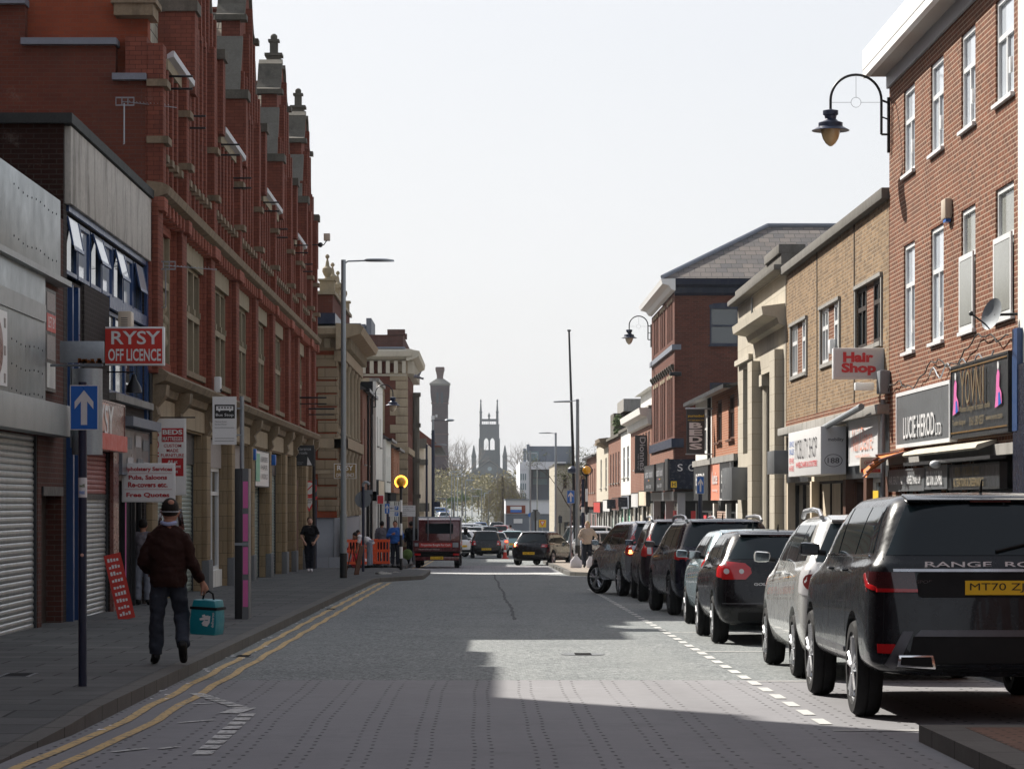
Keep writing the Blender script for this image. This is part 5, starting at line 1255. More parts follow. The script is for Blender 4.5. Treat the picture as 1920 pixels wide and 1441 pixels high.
for a, c, mt in ((81.3, 81.8, 'render_white'), (85.0, 85.3, 'render_white'), (89.6, 90.0, 'render_white'), (96.9, 97.3, 'sign_dark')):
    o = MB(); FRt.box(o, a, c, -1.2, 1.5, -.15, .0); o.build('shop_pier', mt, b)
shutter(FRt, b, 85.35, 89.5, -.7, 1.25, 'shutter_brown', -.1); window(FRt, b, 81.85, 84.9, -.7, 1.25, 'sign_dark', 'glass_dark', bars=(.5,), d=.2, name='shop_door')
window(FRt, b, 90.1, 96.8, -.6, 1.25, 'sign_dark', 'glass_dark', bars=(.33, .66), d=.2, name='shop_window')
o = MB(); FRt.box(o, 91.5, 92.6, .3, 1.1, -.1, -.09); FRt.box(o, 93.8, 94.9, .3, 1.1, -.1, -.09); o.build('window_poster', 'red_bright', b, each=1)
for lab, a, c, mt, w_, s_ in (('black shop banner with large white initials nearest the stone front', 82.6, 86.3, 'sign_dark', 'brazen', 'hair studio'), ('salmon orange shop banner between two black ones', 86.35, 89.6, 'sign_orange', 'lucie', 'tanning'), ('black shop banner with white lettering, far end of the small shop', 90.8, 97.0, 'sign_dark', 'BEDS', 'beds direct')):
    t = sign_board(FRt, 'shop_banner', lab, 'shop sign', a, c, 1.6, 2.85, .0, .1, mt, 'white_plastic' if mt == 'sign_dark' and a < 84 else mt, .05)
    ftext(FRt, w_, 'sign_white', t, (a+c)/2, 2.3, .11, (c-a)*.6, .4, .02); ftext(FRt, s_, 'sign_white', t, (a+c)/2, 1.9, .11, (c-a)*.6, .12, .01)
t = thing('banner', 'tall black banner with white BEDS letters stacked below yellow script', 'banner')
fr = Q(90.0); o = MB(); o.box(6.55, 7.14, 90.0, 90.03, 3.10, 4.52); o.build('cloth', 'sign_dark', t)
o = MB(); o.tube([(6.52, 90, 4.54), (7.45, 90, 4.54)], .028, 8); o.tube([(6.52, 90, 3.08), (7.45, 90, 3.08)], .02, 8); o.build('pole', 'galv', t, each=1)
for i, ch in enumerate('BEDS'): ftext(fr, ch, 'sign_white', t, 6.85, 4.0-i*.225, .006, .42, .195, .04)
ftext(fr, 'yournextbed', 'sign_yellow', t, 6.85, 4.30, .006, .52, .10, .02); ftext(fr, 'bed store', 'sign_yellow', t, 6.85, 4.17, .006, .26, .04, .02)
o = MB(); fr.box(o, 6.59, 6.70, 4.165, 4.175, .004, .006); fr.box(o, 7.0, 7.11, 4.165, 4.175, .004, .006); o.build('rule', 'sign_yellow', t, each=1)
# --- tall brown corner building
YT = 108.0; FTs = Fr('R', XR); FTf = Fr('F', YT)
b = thing('corner_brick_house', 'tall dark brown brick corner house with navy cornice and hipped slate roof', 'building')
wall(FTf, 'side_wall', 'brick_brown', b, XR, 18, 1.95, 9.6, [(8.76, 9.88, 7.6, 9.15), (8.76, 10.6, 4.2, 6.15)], .16)
window(FTf, b, 8.76, 9.88, 7.6, 9.15, 'navy_paint', 'glass', trans=(.48,), d=.12, fw=.07, sill='navy_paint', sw=.08); window(FTf, b, 8.76, 10.6, 4.2, 6.15, 'navy_paint', 'glass', trans=(.5,), d=.12, fw=.07)
o = MB(); FTf.box(o, 8.76, 9.88, 9.05, 9.16, -.1, .02)
for k in range(8):
    a0, a1 = math.pi*k/8, math.pi*(k+1)/8
    o.prism([(9.32+.6*math.cos(a0), 9.12+.10*math.sin(a0)), (9.32+.56*math.cos(a0), 9.0+.0*math.sin(a0)), (9.32+.56*math.cos(a1), 9.0), (9.32+.6*math.cos(a1), 9.12+.10*math.sin(a1))], 'y', YT-.03, YT)
o.build('window_head', 'navy_paint', b)
sw_ = []
for base in (109.2, 113.6, 118.0):
    for k in range(3): sw_.append((base+k*1.15, base+k*1.15+.62))
wall(FTs, 'wall', 'brick_brown', b, YT, 122.6, 1.95, 9.6, [(a, c, 7.85, 9.35) for a, c in sw_]+[(a, c, 4.1, 6.4) for a, c in sw_], .3)
for a, c in sw_:
    for z0, z1 in ((7.85, 9.35), (4.1, 6.4)):
        g = MB(); FTs.box(g, a, c, z0, z1, -.3, -.07); g.build('window', 'glass_dark', b)
        g = MB(); FTs.box(g, a-.05, c+.05, z1, z1+.14, .0, .03); g.build('window_head', 'stone_buff', b)
MB().box(XR+.32, 18, YT+.2, 122.5, 1.95, 9.6).build('core', 'interior', b)
MB().box(XR+1.3, 18, YT+2.6, 122.5, -1.4, 1.95).build('ground_floor_core', 'interior', b)
o = MB(); FTs.box(o, YT-.1, 122.6, 7.42, 7.62, .0, .10); FTf.box(o, XR-.10, XR+.25, 7.42, 7.62, 0, .08); o.build('string_course', 'lead', b)
o = MB(); FTs.box(o, YT-.1, 122.6, 3.66, 4.0, .0, .12); FTf.box(o, XR-.12, XR+.35, 3.66, 4.0, 0, .08); o.build('sill_band', 'navy_paint', b)
o = MB()
for i in range(11): FTs.prism_u(o, [(0, 6.6), (.06, 6.65), (.15, 6.8), (.13, 6.88), (0, 6.88)], YT+.3+i*1.3, YT+.6+i*1.3)
o.build('moulding', 'stone_dark', b, each=1)
o = MB(); FTs.prism_u(o, [(0, 9.66), (.15, 9.7), (.25, 9.85), (.5, 9.92), (.56, 10.1), (0, 10.12)], YT-.55, 122.6); o.build('street_cornice', 'white_paint', b)
o = MB(); FTf.prism_u(o, [(.0, 9.5), (.15, 9.6), (.2, 9.8), (.5, 9.9), (.58, 10.1), (0, 10.13)], XR, 18); o.build('side_cornice', 'navy_paint', b)
o = MB(); o.v = [(XR-.5, YT-.4, 10.14), (19, YT-.4, 10.14), (19, 122.6, 10.14), (XR-.5, 122.6, 10.14), (11.4, YT+4.0, 12.55), (19, YT+4.0, 12.55), (19, 118, 12.55), (11.4, 118, 12.55)]
o.f = [(0, 1, 5, 4), (0, 4, 7, 3), (3, 7, 6, 2), (4, 5, 6, 7), (1, 2, 6, 5)]; o.build('roof', 'slate_brown', b)
o = MB(); o.tube([(XR-.5, YT-.4, 10.18), (11.4, YT+4.0, 12.6)], .09, 6); o.tube([(11.4, YT+4, 12.6), (19, YT+4, 12.6)], .09, 6); o.build('ridge', 'lead', b, each=1)
o = MB(); FTs.box(o, YT+.1, 122.5, 3.1, 3.6, -.1, .04); o.build('brick_band', 'brick_salmon', b)
# corner shop: dark sign box on both sides, columns, red windows below
t = thing('shop_sign', 'navy corner sign with spaced white letters SO and a yellow hydrant plate', 'shop sign')
o = MB(); o.box(7.1, 10.5, YT-1.2, YT-.2, 2.05, 3.18); o.build('box', 'sign_navy', t)
fr = Q(YT-1.2)
for ch, x in (('S', 7.53), ('O', 7.98), ('F', 8.5), ('A', 8.95)): ftext(fr, ch, 'sign_white', t, x, 2.86, .01, .2 if ch == 'S' else .28, .27, .0)
o = MB(); fr.box(o, 7.18, 7.40, 2.10, 2.34, .002, .008); hp_ = o.build('hydrant_plate', 'sign_yellow', t); ftext(fr, 'H', 'plate_text', hp_, 7.29, 2.22, .012, .13, .16, .02)
o = MB(); o.box(7.05, 7.12, YT-1.22, YT+.5, 2.0, 3.2); o.build('edge', 'black_paint', t)
for a, c, lab in ((109.0, 114.0, 'near'), (115.2, 122.4, 'far')):
    t = sign_board(FTs, 'shop_sign', 'black street side fascia with colour stripe and pale lettering, '+lab+' half', 'shop sign', a, c, 2.0, 3.1, .06, .35, 'sign_dark', 'sign_dark')
    ftext(FTs, 'sofa kind', 'letter_grey', t, (a+c)/2, 2.75, .36, (c-a)*.75, .35, .0); ftext(FTs, '0161 330', 'letter_grey', t, (a+c)/2, 2.2, .36, (c-a)*.5, .14, .0)
    for k, mm in enumerate(('sign_blue', 'red_bright', 'sign_yellow')):
        o = MB(); FTs.box(o, (a+c)/2+.6-k*.45, (a+c)/2+1.0-k*.45, 2.44, 2.48, .35, .358); o.build('stripe', mm, t)
b = thing('corner_shopfront', 'recessed grey shopfront with red sale posters under the brown corner house', 'shop front')
o = MB(); o.box(7.45, 7.75, YT-.9, YT-.6, -1.2, 1.9); o.box(7.45, 7.75, YT+6, YT+6.3, -1.2, 1.9); o.box(7.45, 7.75, 122, 122.4, -1.2, 1.9); o.build('column', 'granite', b, each=1)
o = MB(); o.box(7.35, 11, YT-.5, 122.4, 1.6, 1.95); o.build('soffit', 'sign_grey', b)
o = MB(); o.box(7.9, 8.0, YT+1, 122.3, -1.2, 1.6); o.build('window', 'glass_dark', b)
o = MB(); o.box(7.8, 18, YT+.9, YT+1.0, -1.2, 1.6); o.build('window', 'glass_dark', b)
o = MB()
for y_ in (110, 112.5, 114.5, 117, 119.5): o.box(7.88, 7.9, y_, y_+1.6, -.2, 1.2)
for x_ in (8.1, 9.2): o.box(x_, x_+.6, YT+.87, YT+.9, -.2, 1.2)
o.build('sale_poster', 'red_bright', b, each=1)
t = thing('floodlight', 'dark floodlight on the corner of the brown brick house', 'light')
o = MB(); o.box(7.2, 7.65, YT-.35, YT-.05, 6.4, 6.55); o.build('housing', 'black_metal', t, True, bev=.03)
# --- farther right row
def frow(name, label, y0, y1, zt, wm, wins, x=XR, **k): return shop(name, label, Fr('R', x), y0, y1, zt, wm, wins, **k)
bb = frow('white_cornice_house', 'brick house with a big white cornice beyond the brown corner house', 122.7, 139.9, 5.65, 'brick_salmon', [(124+i*2.2, 125.1+i*2.2, 3.1, 4.7) for i in range(6)], sh='shutter_cream', fas=1.9)
o = MB(); Fr('R', XR).prism_u(o, [(0, 4.95), (.15, 5.0), (.2, 5.3), (.5, 5.4), (.55, 5.68), (0, 5.7)], 122.7, 139.9); o.build('cornice', 'render_white', bb)
o = MB(); o.box(XR+.5, 12, 128, 140, 5.82, 6.8); o.build('roof_room', 'render_white', bb); o = MB(); o.prism([(XR+.2, 6.81), (XR+3.5, 7.6), (12.3, 6.81)], 'y', 127.8, 140.2); o.build('roof', 'render_white', bb)
t = thing('banner', 'black banner with vertical white script reading Dionnes', 'banner')
fr = Q(126); o = MB(); o.box(6.85, 7.40, 126, 126.05, 2.85, 4.55); o.build('cloth', 'sign_dark', t)
text('Dionnes', 'lettering', 'letter_grey', t, (7.20, 125.99, 3.72), (0, 0, -1), (1, 0, 0), 1.5, .26, .01, .003); text('Hair Design', 'lettering', 'letter_grey', t, (7.0, 125.99, 3.35), (0, 0, -1), (1, 0, 0), .7, .08, .0, .003)
frow('grey_white_house', 'white and grey painted house with bracketed parapet', 140, 149.9, 5.2, 'render_white', [(141.5, 143.5, 2.8, 4.4), (145.5, 147.5, 2.8, 4.4)], sh='shutter_mint', fas=1.7, roof='stone_dark')
bb = frow('stone_chimney_house', 'brick house with a grey stone party wall and shrub growing from its top', 150, 164.9, 5.1, 'brick_salmon', [(151.5+i*3.2, 152.8+i*3.2, 2.6, 4.3) for i in range(4)], sh='shutter_green', fas=1.6, roof='stone_dark')
o = MB(); o.box(XR-.1, 10.6, 156, 160, 5.26, 6.5); o.build('party_wall', 'stone_dark', bb); o = MB(); o.box(XR+.6, 11.6, 153.2, 155.9, 5.26, 6.4); o.build('chimney_stack', 'brick_mid', bb); o = MB(); o.box(XR+.3, 11.8, 153.0, 160.2, 6.52, 7.2); o.build('stack_cap', 'concrete', bb)
bb = frow('cream_parapet_house', 'cream stone house with heavy projecting cornice', 165, 181.9, 5.2, 'stone_pale', [(167, 168.8, 2.4, 4.2), (174, 175.8, 2.4, 4.2)], sh='shutter', fas=1.4, roof='stone_cornice')
o = MB(); Fr('R', XR).prism_u(o, [(0, 4.8), (.2, 4.9), (.5, 5.1), (.55, 5.3), (0, 5.36)], 165, 171); o.build('cornice', 'stone_cornice', bb)
frow('far_brick_pair', 'red brick pair of shops with dark slate roof near the flagpole', 182, 199.9, 4.6, 'brick_salmon', [(184+i*3.6, 185.4+i*3.6, 2.2, 3.8) for i in range(4)], roof='pitch', sh='shutter_red', fas=1.2)
frow('far_low_shop', 'last low brick shop of the right hand row', 200, 222, 4.0, 'brick_mid', [(202+i*4, 203.6+i*4, 1.8, 3.2) for i in range(4)], roof='pitch', sh='dark', fas=1.0, x=7.2)
rs = random.Random(12)
for i, (a, c, mt, lab) in enumerate(((123.5, 129.5, 'render_cream', 'cream slanted shop fascia right of the Dionnes banner'), (130, 136, 'sign_white', 'white slanted shop fascia below the white cornice'), (138, 145.5, 'lead', 'grey slanted shop fascia over the mint green shutter'),
                                 (148, 156.5, 'brown_sign', 'red brown shop fascia beyond the green shutter'), (159, 168, 'sign_white', 'white shop fascia below the cream stone house'), (172, 182, 'sign_red', 'red shop fascia near the far end of the right row'))):
    fascia(Fr('R', XR), lab, a, c, gz(a)+2.55, gz(a)+3.25, mt, w1=.2)
for y_, z_, lab in ((139.5, 1.3, 'black box sign over the far right pavement by the mint shutter'), (152, 1.2, 'navy hanging sign over the far right pavement')):
    t, fr = proj_sign('hanging_sign', lab, y_, 6.75, 7.35, z_, z_+.5, 'sign_navy', 'black_paint', .1)
# shrub in the masonry
def leaves(mb, c, r, n, s, rnd, fl=1.0):
    for k in range(n):
        while True:
            p = Vector((rnd.uniform(-1, 1), rnd.uniform(-1, 1), rnd.uniform(-1, 1)))
            if p.length < 1: break
        p = Vector(c)+Vector((p.x*r[0], p.y*r[1], p.z*r[2])); a = Vector((rnd.gauss(0, 1), rnd.gauss(0, 1), rnd.gauss(0, 1))).normalized()*s*rnd.uniform(.5, 1.3); b_ = a.orthogonal().normalized()*s*.5*rnd.uniform(.6, 1.2)
        mb.quad(tuple(p-a), tuple(p+b_), tuple(p+a), tuple(p-b_))
t = thing('wall_shrub', 'green shrub growing out of the grey stone party wall', 'shrub')
o = MB(); rn = random.Random(6)
for k in range(9): leaves(o, (XR+.3+rn.uniform(-.4, .6), 153, 5.8+rn.uniform(-.5, .5)), (.28, .3, .25), 60, .09, rn)
o.build('foliage', 'leaf_green', t); o = MB()
for k in range(7): o.tube([(XR+.4, 153.2, 5.3), (XR+.3+rn.uniform(-.5, .7), 153, 5.9+rn.uniform(-.3, .4))], .02, 4)
o.build('stem', 'bark', t)
# ============================================================ DISTANCE
def tower_ring(mb, x, y, prof, n=4, rot=math.pi/4):
    base = len(mb.v); m = len(prof)
    for r, z in prof:
        for k in range(n):
            a = rot+2*math.pi*k/n; mb.v.append((x+r*math.cos(a)*1.4142, y+r*math.sin(a)*1.4142, z))
    for i in range(m-1):
        for k in range(n):
            q = base+i*n; mb.f.append((q+k, q+(k+1) % n, q+n+(k+1) % n, q+n+k))
    mb.f.append(tuple(base+(m-1)*n+k for k in range(n))); mb.f.append(tuple(base+k for k in range(n)))
# --- brick water tower / chimney, 740 m
YC = 700.0; xc = XP(825, YC); zc = lambda py: ZP(py, YC); hw = lambda px: px/F*YC/2
t = thing('brick_tower', 'tall dark red brick chimney tower with flared head and small cap stack', 'tower')
o = MB(); tower_ring(o, xc, YC, [(hw(33), -2), (hw(33), zc(880)), (hw(34), zc(878)), (hw(34), zc(876)), (hw(31), zc(875)), (hw(30), zc(760)), (hw(31), zc(754)), (hw(34), zc(745)), (hw(35.5), zc(735)), (hw(36), zc(723))]); o.build('shaft', 'brick_far', t)
o = MB(); tower_ring(o, xc, YC, [(hw(36), zc(723)), (hw(39), zc(721)), (hw(39), zc(719)), (hw(14), zc(710))]); o.build('roof', 'church_roof', t)
o = MB(); tower_ring(o, xc, YC, [(hw(11.5), zc(711)), (hw(12), zc(705)), (hw(15), zc(697)), (hw(17), zc(695)), (hw(17), zc(690)), (hw(15), zc(688)), (hw(10), zc(688))]); o.build('cap_stack', 'brick_old', t)
yf_ = YC-hw(35)-.05
mk('louvre_dark', (.02, .025, .035), .8, var=.1)
for px in (820.5, 829):
    o = MB(); o.box(XP(px-1.9, YC), XP(px+1.9, YC), yf_-.25, yf_+.3, zc(757), zc(736)); o.build('louvre', 'louvre_dark', t)
o = MB()
for py in (757, 790, 815, 856): tower_ring(o, xc, YC, [(hw(32.5), zc(py)), (hw(33), zc(py-1)), (hw(32.5), zc(py-2.2))])
o.build('brick_band', 'brick_old', t)
# --- church, 1000 m
YK = 980.0; K = lambda px, py: (XP(px, YK), ZP(py, YK)); kx_ = lambda px: XP(px, YK); kz = lambda py: ZP(py, YK)
t = thing('church', 'grey stone church with pinnacled west tower and twin lancet openings', 'church')
FK = Fr('F', YK)
def lancet(u0, u1, z0, z1, n=6):
    m_ = (u0+u1)/2; h = z1-(z1-z0)*.28; pts = [(u0, z0), (u1, z0), (u1, h)]
    for k in range(1, n): a = k/n; pts.append((u1-(u1-m_)*(a**1.6), h+(z1-h)*math.sin(a*math.pi/2)))
    pts.append((m_, z1))
    for k in range(n-1, 0, -1): a = k/n; pts.append((u0+(m_-u0)*(a**1.6), h+(z1-h)*math.sin(a*math.pi/2)))
    pts.append((u0, h)); return pts
# tower with open belfry: front and back walls pierced, corners solid
tw = (kx_(899), kx_(936)); l1 = (kx_(907.5), kx_(916)); l2 = (kx_(919), kx_(927.5)); zl0, zl1 = kz(843), kz(820)
def pierced(mb, y0, y1):
    h = zl1-(zl1-zl0)*.3
    for a, c in ((tw[0], l1[0]), (l1[1], l2[0]), (l2[1], tw[1])): mb.box(a, c, y0, y1, zl0, zl1)
    mb.box(tw[0], tw[1], y0, y1, kz(990), zl0); mb.box(tw[0], tw[1], y0, y1, zl1, kz(796))
    for a, c in (l1, l2):
        m_ = (a+c)/2
        mb.prism([(a, h), (a, zl1), (m_, zl1), (a+(m_-a)*.45, h+(zl1-h)*.75), (a+(m_-a)*.12, h+(zl1-h)*.35)], 'y', y0, y1)
        mb.prism([(c, h), (c, zl1), (m_, zl1), (c-(c-m_)*.45, h+(zl1-h)*.75), (c-(c-m_)*.12, h+(zl1-h)*.35)], 'y', y0, y1)
o = MB(); pierced(o, YK, YK+.9); pierced(o, YK+6.2, YK+7.1)
o.box(tw[0], tw[0]+.9, YK+.9, YK+6.2, kz(990), kz(796)); o.box(tw[1]-.9, tw[1], YK+.9, YK+6.2, kz(990), kz(796))
o.build('tower', 'church_stone', t)
o = MB(); o.box(kx_(898.5), kx_(936.5), YK-.3, YK+7.4, kz(797), kz(795))
for xa, xb in ((900, 916.5), (917.5, 935)):
    o.box(kx_(xa), kx_(xb), YK-.1, YK+.2, kz(788.5), kz(785)); o.box(kx_(xa), kx_(xb), YK+6.8, YK+7.1, kz(788.5), kz(785))
for k in range(9): o.box(kx_(903+k*3.6), kx_(903.5+k*3.6), YK-.05, YK+.1, kz(796), kz(788))
o.box(kx_(916.3), kx_(917.7), YK-.2, YK+.3, kz(796), kz(786)); o.build('parapet', 'church_stone', t)
for px, z0, z1, w_ in ((901.5, 797, 771, 4.6), (932.5, 797, 771, 4.6)):
    for yy in (YK+.6, YK+6.5):
        o = MB(); tower_ring(o, kx_(px), yy, [(hw(w_)*1.35, kz(z0)), (hw(w_)*1.35, kz(z1+2)), (hw(w_)*1.7, kz(z1+1)), (hw(w_)*1.7, kz(z1)), (hw(w_)*1.2, kz(z1-1)), (.18, kz(752)), (.3, kz(751)), (.05, kz(748))]); o.build('pinnacle', 'church_stone', t)
o = MB(); tower_ring(o, kx_(917), YK, [(.25, kz(786)), (.3, kz(781)), (.5, kz(780)), (.05, kz(773))]); o.build('small_pinnacle', 'church_stone', t)
for px, w_, za in ((899, 3.6, 855), (936, 3.6, 855)):
    o = MB(); o.box(kx_(px-w_/2), kx_(px+w_/2), YK-1.2, YK, kz(990), kz(852)); o.box(kx_(px-w_/2+.4), kx_(px+w_/2-.4), YK-.8, YK, kz(852), kz(822)); o.build('buttress', 'church_stone', t)
for px in (888.5, 946.5):
    o = MB(); tower_ring(o, kx_(px), YK-6, [(hw(6.5)*1.35, kz(990)), (hw(6.5)*1.35, kz(857)), (hw(7.5)*1.35, kz(856)), (hw(6)*1.35, kz(853)), (.1, kz(835))], 8, 0); o.build('turret', 'church_stone', t)
o = MB(); o.prism([(kx_(868), kz(995)), (kx_(868), kz(898)), (kx_(888), kz(884)), (kx_(917), kz(864)), (kx_(947), kz(884)), (kx_(966), kz(898)), (kx_(966), kz(995))], 'y', YK-7, YK-1.3); o.build('nave_gable', 'church_stone', t)
o = MB(); o.prism([(kx_(867), kz(898)), (kx_(917), kz(863)), (kx_(917), kz(861.5)), (kx_(866), kz(897))], 'y', YK-7.6, YK-1.4); o.prism([(kx_(967), kz(898)), (kx_(917), kz(863)), (kx_(917), kz(861.5)), (kx_(968), kz(897))], 'y', YK-7.6, YK-1.4); o.build('gable_coping', 'church_roof', t)
o = MB()
for k in range(14):
    a0, a1 = 2*math.pi*k/14, 2*math.pi*(k+1)/14
    o.quad(*[FK.P(kx_(918)+r*math.cos(a)*.75, kz(879)+r*math.sin(a)*.75, 7.1) for r, a in ((1, a0), (1, a1), (.0, a1), (.0, a0))])
o.build('round_window', 'modern_glass', t)
# --- modern office
YM = 330.0; mx = lambda px: XP(px, YM); mz = lambda py: ZP(py, YM)
t = thing('modern_office', 'modern white and grey office block with green tinted glass bands', 'building')
MB().box(mx(990), mx(1075), YM, YM+30, mz(1005), mz(836)).build('grey_core', 'modern_grey', t)
MB().box(mx(976), mx(1060), YM-3, YM-.05, mz(880), mz(866)).build('white_band', 'modern_white', t)
MB().box(mx(974), mx(989.5), YM-2.9, YM+30, mz(1005), mz(866.5)).build('white_wing', 'modern_white', t)
MB().box(mx(989.6), mx(994), YM-2.5, YM-.1, mz(960), mz(865)).build('white_pier', 'modern_white', t)
MB().box(mx(987.5), mx(992.5), YM-1, YM+1, mz(862), mz(833)).build('chimney_box', 'modern_grey', t); MB().box(mx(981), mx(986), YM-1, YM+1, mz(866), mz(841)).build('chimney_box', 'modern_grey', t)
for a, c, z0, z1 in ((996, 1010, 862, 846), (1000, 1010, 894, 882), (1012, 1023, 894, 882), (1026, 1040, 894, 882), (999, 1026, 908, 897), (1028, 1042, 930, 920), (1045, 1056, 894, 882)):
    o = MB(); o.box(mx(a), mx(c), YM-.12, YM-.02, mz(z0), mz(z1)); o.build('window', 'modern_glass', t)
o = MB()
for r_ in range(3):
    for k in range(3): o.box(mx(975.5+k*4), mx(977.5+k*4), YM-3.0, YM-2.88, mz(900+r_*18), mz(888+r_*18))
o.build('window', 'modern_glass', t, each=1)
# --- low clinic building
YN = 262.0; nx = lambda px: XP(px, YN); nz = lambda py: ZP(py, YN)
t = thing('low_office', 'low flat building with pale upper band, dark grey base and a red brick panel', 'building')
MB().box(nx(948), nx(1042), YN, YN+16, gz(YN)-.5, nz(963)).build('grey_wall', 'modern_grey', t)
MB().box(nx(948), nx(1042), YN-.15, YN+16, nz(963), nz(937)).build('white_wall', 'modern_white', t)
MB().box(nx(947), nx(1043), YN-.4, YN+16.2, nz(937), nz(935)).build('roof_edge', 'lead', t)
MB().box(nx(949.5), nx(985), YN-.25, YN-.16, nz(962), nz(947)).build('brick_panel', 'brick_red_lit', t)
q = thing('shop_sign', 'white and blue rectangular sign on the red brick panel of the low office', 'sign')
MB().box(nx(957), nx(978), YN-.34, YN-.26, nz(955), nz(949)).build('white_half', 'sign_white', q); MB().box(nx(957), nx(978), YN-.34, YN-.26, nz(960), nz(955.1)).build('blue_half', 'sign_blue', q)
q = MB().box(nx(963), nx(979.5), YN-.12, YN-.04, nz(980.5), nz(972)); tag(q.build('wall_sign', 'sign_white', None), 'plain white sign on the dark grey base of the low office', 'sign')
# --- cream stone house behind the tree
YS_ = 225.0; sx = lambda px: XP(px, YS_); sz = lambda py: ZP(py, YS_)
t = thing('cream_stone_house', 'pale stone house partly hidden by the thin tree and lamp posts', 'building')
MB().box(sx(1041), sx(1100), YS_, YS_+20, gz(YS_)-.4, sz(872)).build('wall', 'ashlar', t)
MB().box(sx(1040), sx(1101), YS_-.4, YS_+20, sz(872), sz(868)).build('roof', 'slate', t)
for a, c, z0, z1 in ((1056, 1062, 915, 890), (1058, 1074, 998, 978)): MB().box(sx(a), sx(c), YS_-.1, YS_-.01, sz(z0), sz(z1)).build('window', 'glass_dark', t)
MB().box(sx(1052), sx(1078), YS_-.3, YS_-.02, sz(978), sz(975)).build('door_hood', 'stone_pale', t)
# --- scatter of far roofs to close the horizon
rf = random.Random(21)
for i, (x0, x1, y, pz, mt, lab) in enumerate(((-30, -9.2, 300, 905, 'brick_mid', 'plain brick warehouse left of the brick tower'), (14, 45, 300, 872, 'brick_old', 'long brick warehouse behind the right hand row'), (-70, -32, 420, 900, 'brick_old', 'far brick works beyond the left row'), (24, 70, 420, 890, 'render_white', 'far pale block beyond the right row'))):
    t = thing('warehouse', lab, 'building'); MB().box(x0, x1, y, y+30, -3, ZP(pz, y)).build('wall', mt, t); MB().prism([(y-.5, ZP(pz, y)+.01), (y+30.5, ZP(pz, y)+.01), (y+15, ZP(pz, y)+3)], 'x', x0, x1).build('roof', 'slate', t)
# --- trees
def branch(mb, p, d, L_, r, depth, rnd, tips, spread=.5, up=.15):
    pts = [p]; q = p.copy(); dd = d.copy(); n = 3
    for k in range(n):
        dd = (dd+Vector((rnd.gauss(0, .12), rnd.gauss(0, .12), rnd.gauss(up*.3, .08)))).normalized(); q = q+dd*L_/n; pts.append(q.copy())
    mb.tube([tuple(v) for v in pts], [r*(1-.4*k/n) for k in range(n+1)], 5 if depth > 1 else 3, False)
    if depth == 0: tips.append(q); return
    for k in range(rnd.choice((2, 3, 3)) if depth < 4 else 4):
        s = pts[-1] if k < 2 else pts[rnd.choice((1, 2))]
        nd = (dd+Vector((rnd.gauss(0, spread), rnd.gauss(0, spread), rnd.gauss(up, spread*.6)))).normalized()
        branch(mb, s.copy(), nd, L_*rnd.uniform(.62, .82), r*.58, depth-1, rnd, tips, spread, up)
def tree(label, x, y, h, r, depth, seed, leaf=None, ln=0, ls=.2, bark='bark', lean=0, group=None, spread=.5, zb=None):
    rnd = random.Random(seed); t = thing('tree', label, 'tree', group); z = gz(y) if zb is None else zb
    mb = MB(); mb.tube([(x, y, z), (x+lean*.4, y, z+h*.18), (x+lean, y, z+h*.34)], [r, r*.8, r*.65], 7); mb.build('trunk', bark, t, True)
    c = MB(); tips = []
    for k in range(4): branch(c, Vector((x+lean, y, z+h*.33)), Vector((rnd.gauss(lean*.2, .45), rnd.gauss(0, .45), 1)).normalized(), h*.24, r*.5, depth, rnd, tips, spread)
    c.build('branches', bark, t)
    if leaf:
        l = MB()
        for p in tips:
            if rnd.random() < .75: leaves(l, tuple(p), (h*.05,)*3, ln, ls, rnd)
        l.build('crown', leaf, t)
    return t
def tx(px, y): return XP(px, y)
far_t = [(856, 860, 20, 'bare pale tree left of the church, nearest the brick tower'), (870, 900, 21, 'bare tree between the brick tower and the church'), (974, 840, 18, 'bare tree left of the modern office'), (846, 640, 12, 'bare tree at the foot of the brick tower')]
for i, (px, y, h, lab) in enumerate(far_t): tree(lab, tx(px, y), y, h, .4, 4, 40+i, None, bark='bark_pale', group='bare trees round the church')
for i, (px, y, h, lab, lf) in enumerate(((868, 450, 4.2, 'light green young tree behind the red truck', 'leaf_green'), (850, 430, 3.6, 'green bushy tree left of the young tree', 'leaf_green'), (897, 470, 4.4, 'thin olive tree behind the lamp cluster', 'leaf_olive'))):
    tree(lab, tx(px, y), y, h, .1, 3, 60+i, lf, 20, .10, spread=.8)
rn = random.Random(77)
wd = MB()
for k in range(75):
    x = rn.uniform(-16, 12); y = rn.uniform(560, 720); hh = rn.uniform(1, 6)*(1 if x < 6 else .8)
    leaves(wd, (x, y, 1.2+hh), (2.6, 3, 1.9), 90, .42, rn)
for k in range(70):
    x = rn.uniform(-30, 14); y = rn.uniform(455, 560); leaves(wd, (x, y, gz(y)+rn.uniform(.2, 1.8)), (2.2, 2, 1.2), 60, .28, rn)
wt = MB()
for k in range(60):
    x = rn.uniform(-16, 10); y = rn.uniform(560, 700); wt.tube([(x, y, 0), (x+rn.uniform(-.5, .5), y, rn.uniform(4, 9.5))], .12, 4, r2=.03)
tag(wd.build('woodland', 'leaf_willow'), 'olive brown trees massed on the rise below the church', 'wood', kind='stuff')
tag(wt.build('woodland_trunks', 'bark_pale'), 'thin bare trunks standing in the wood below the church', 'wood', kind='stuff')
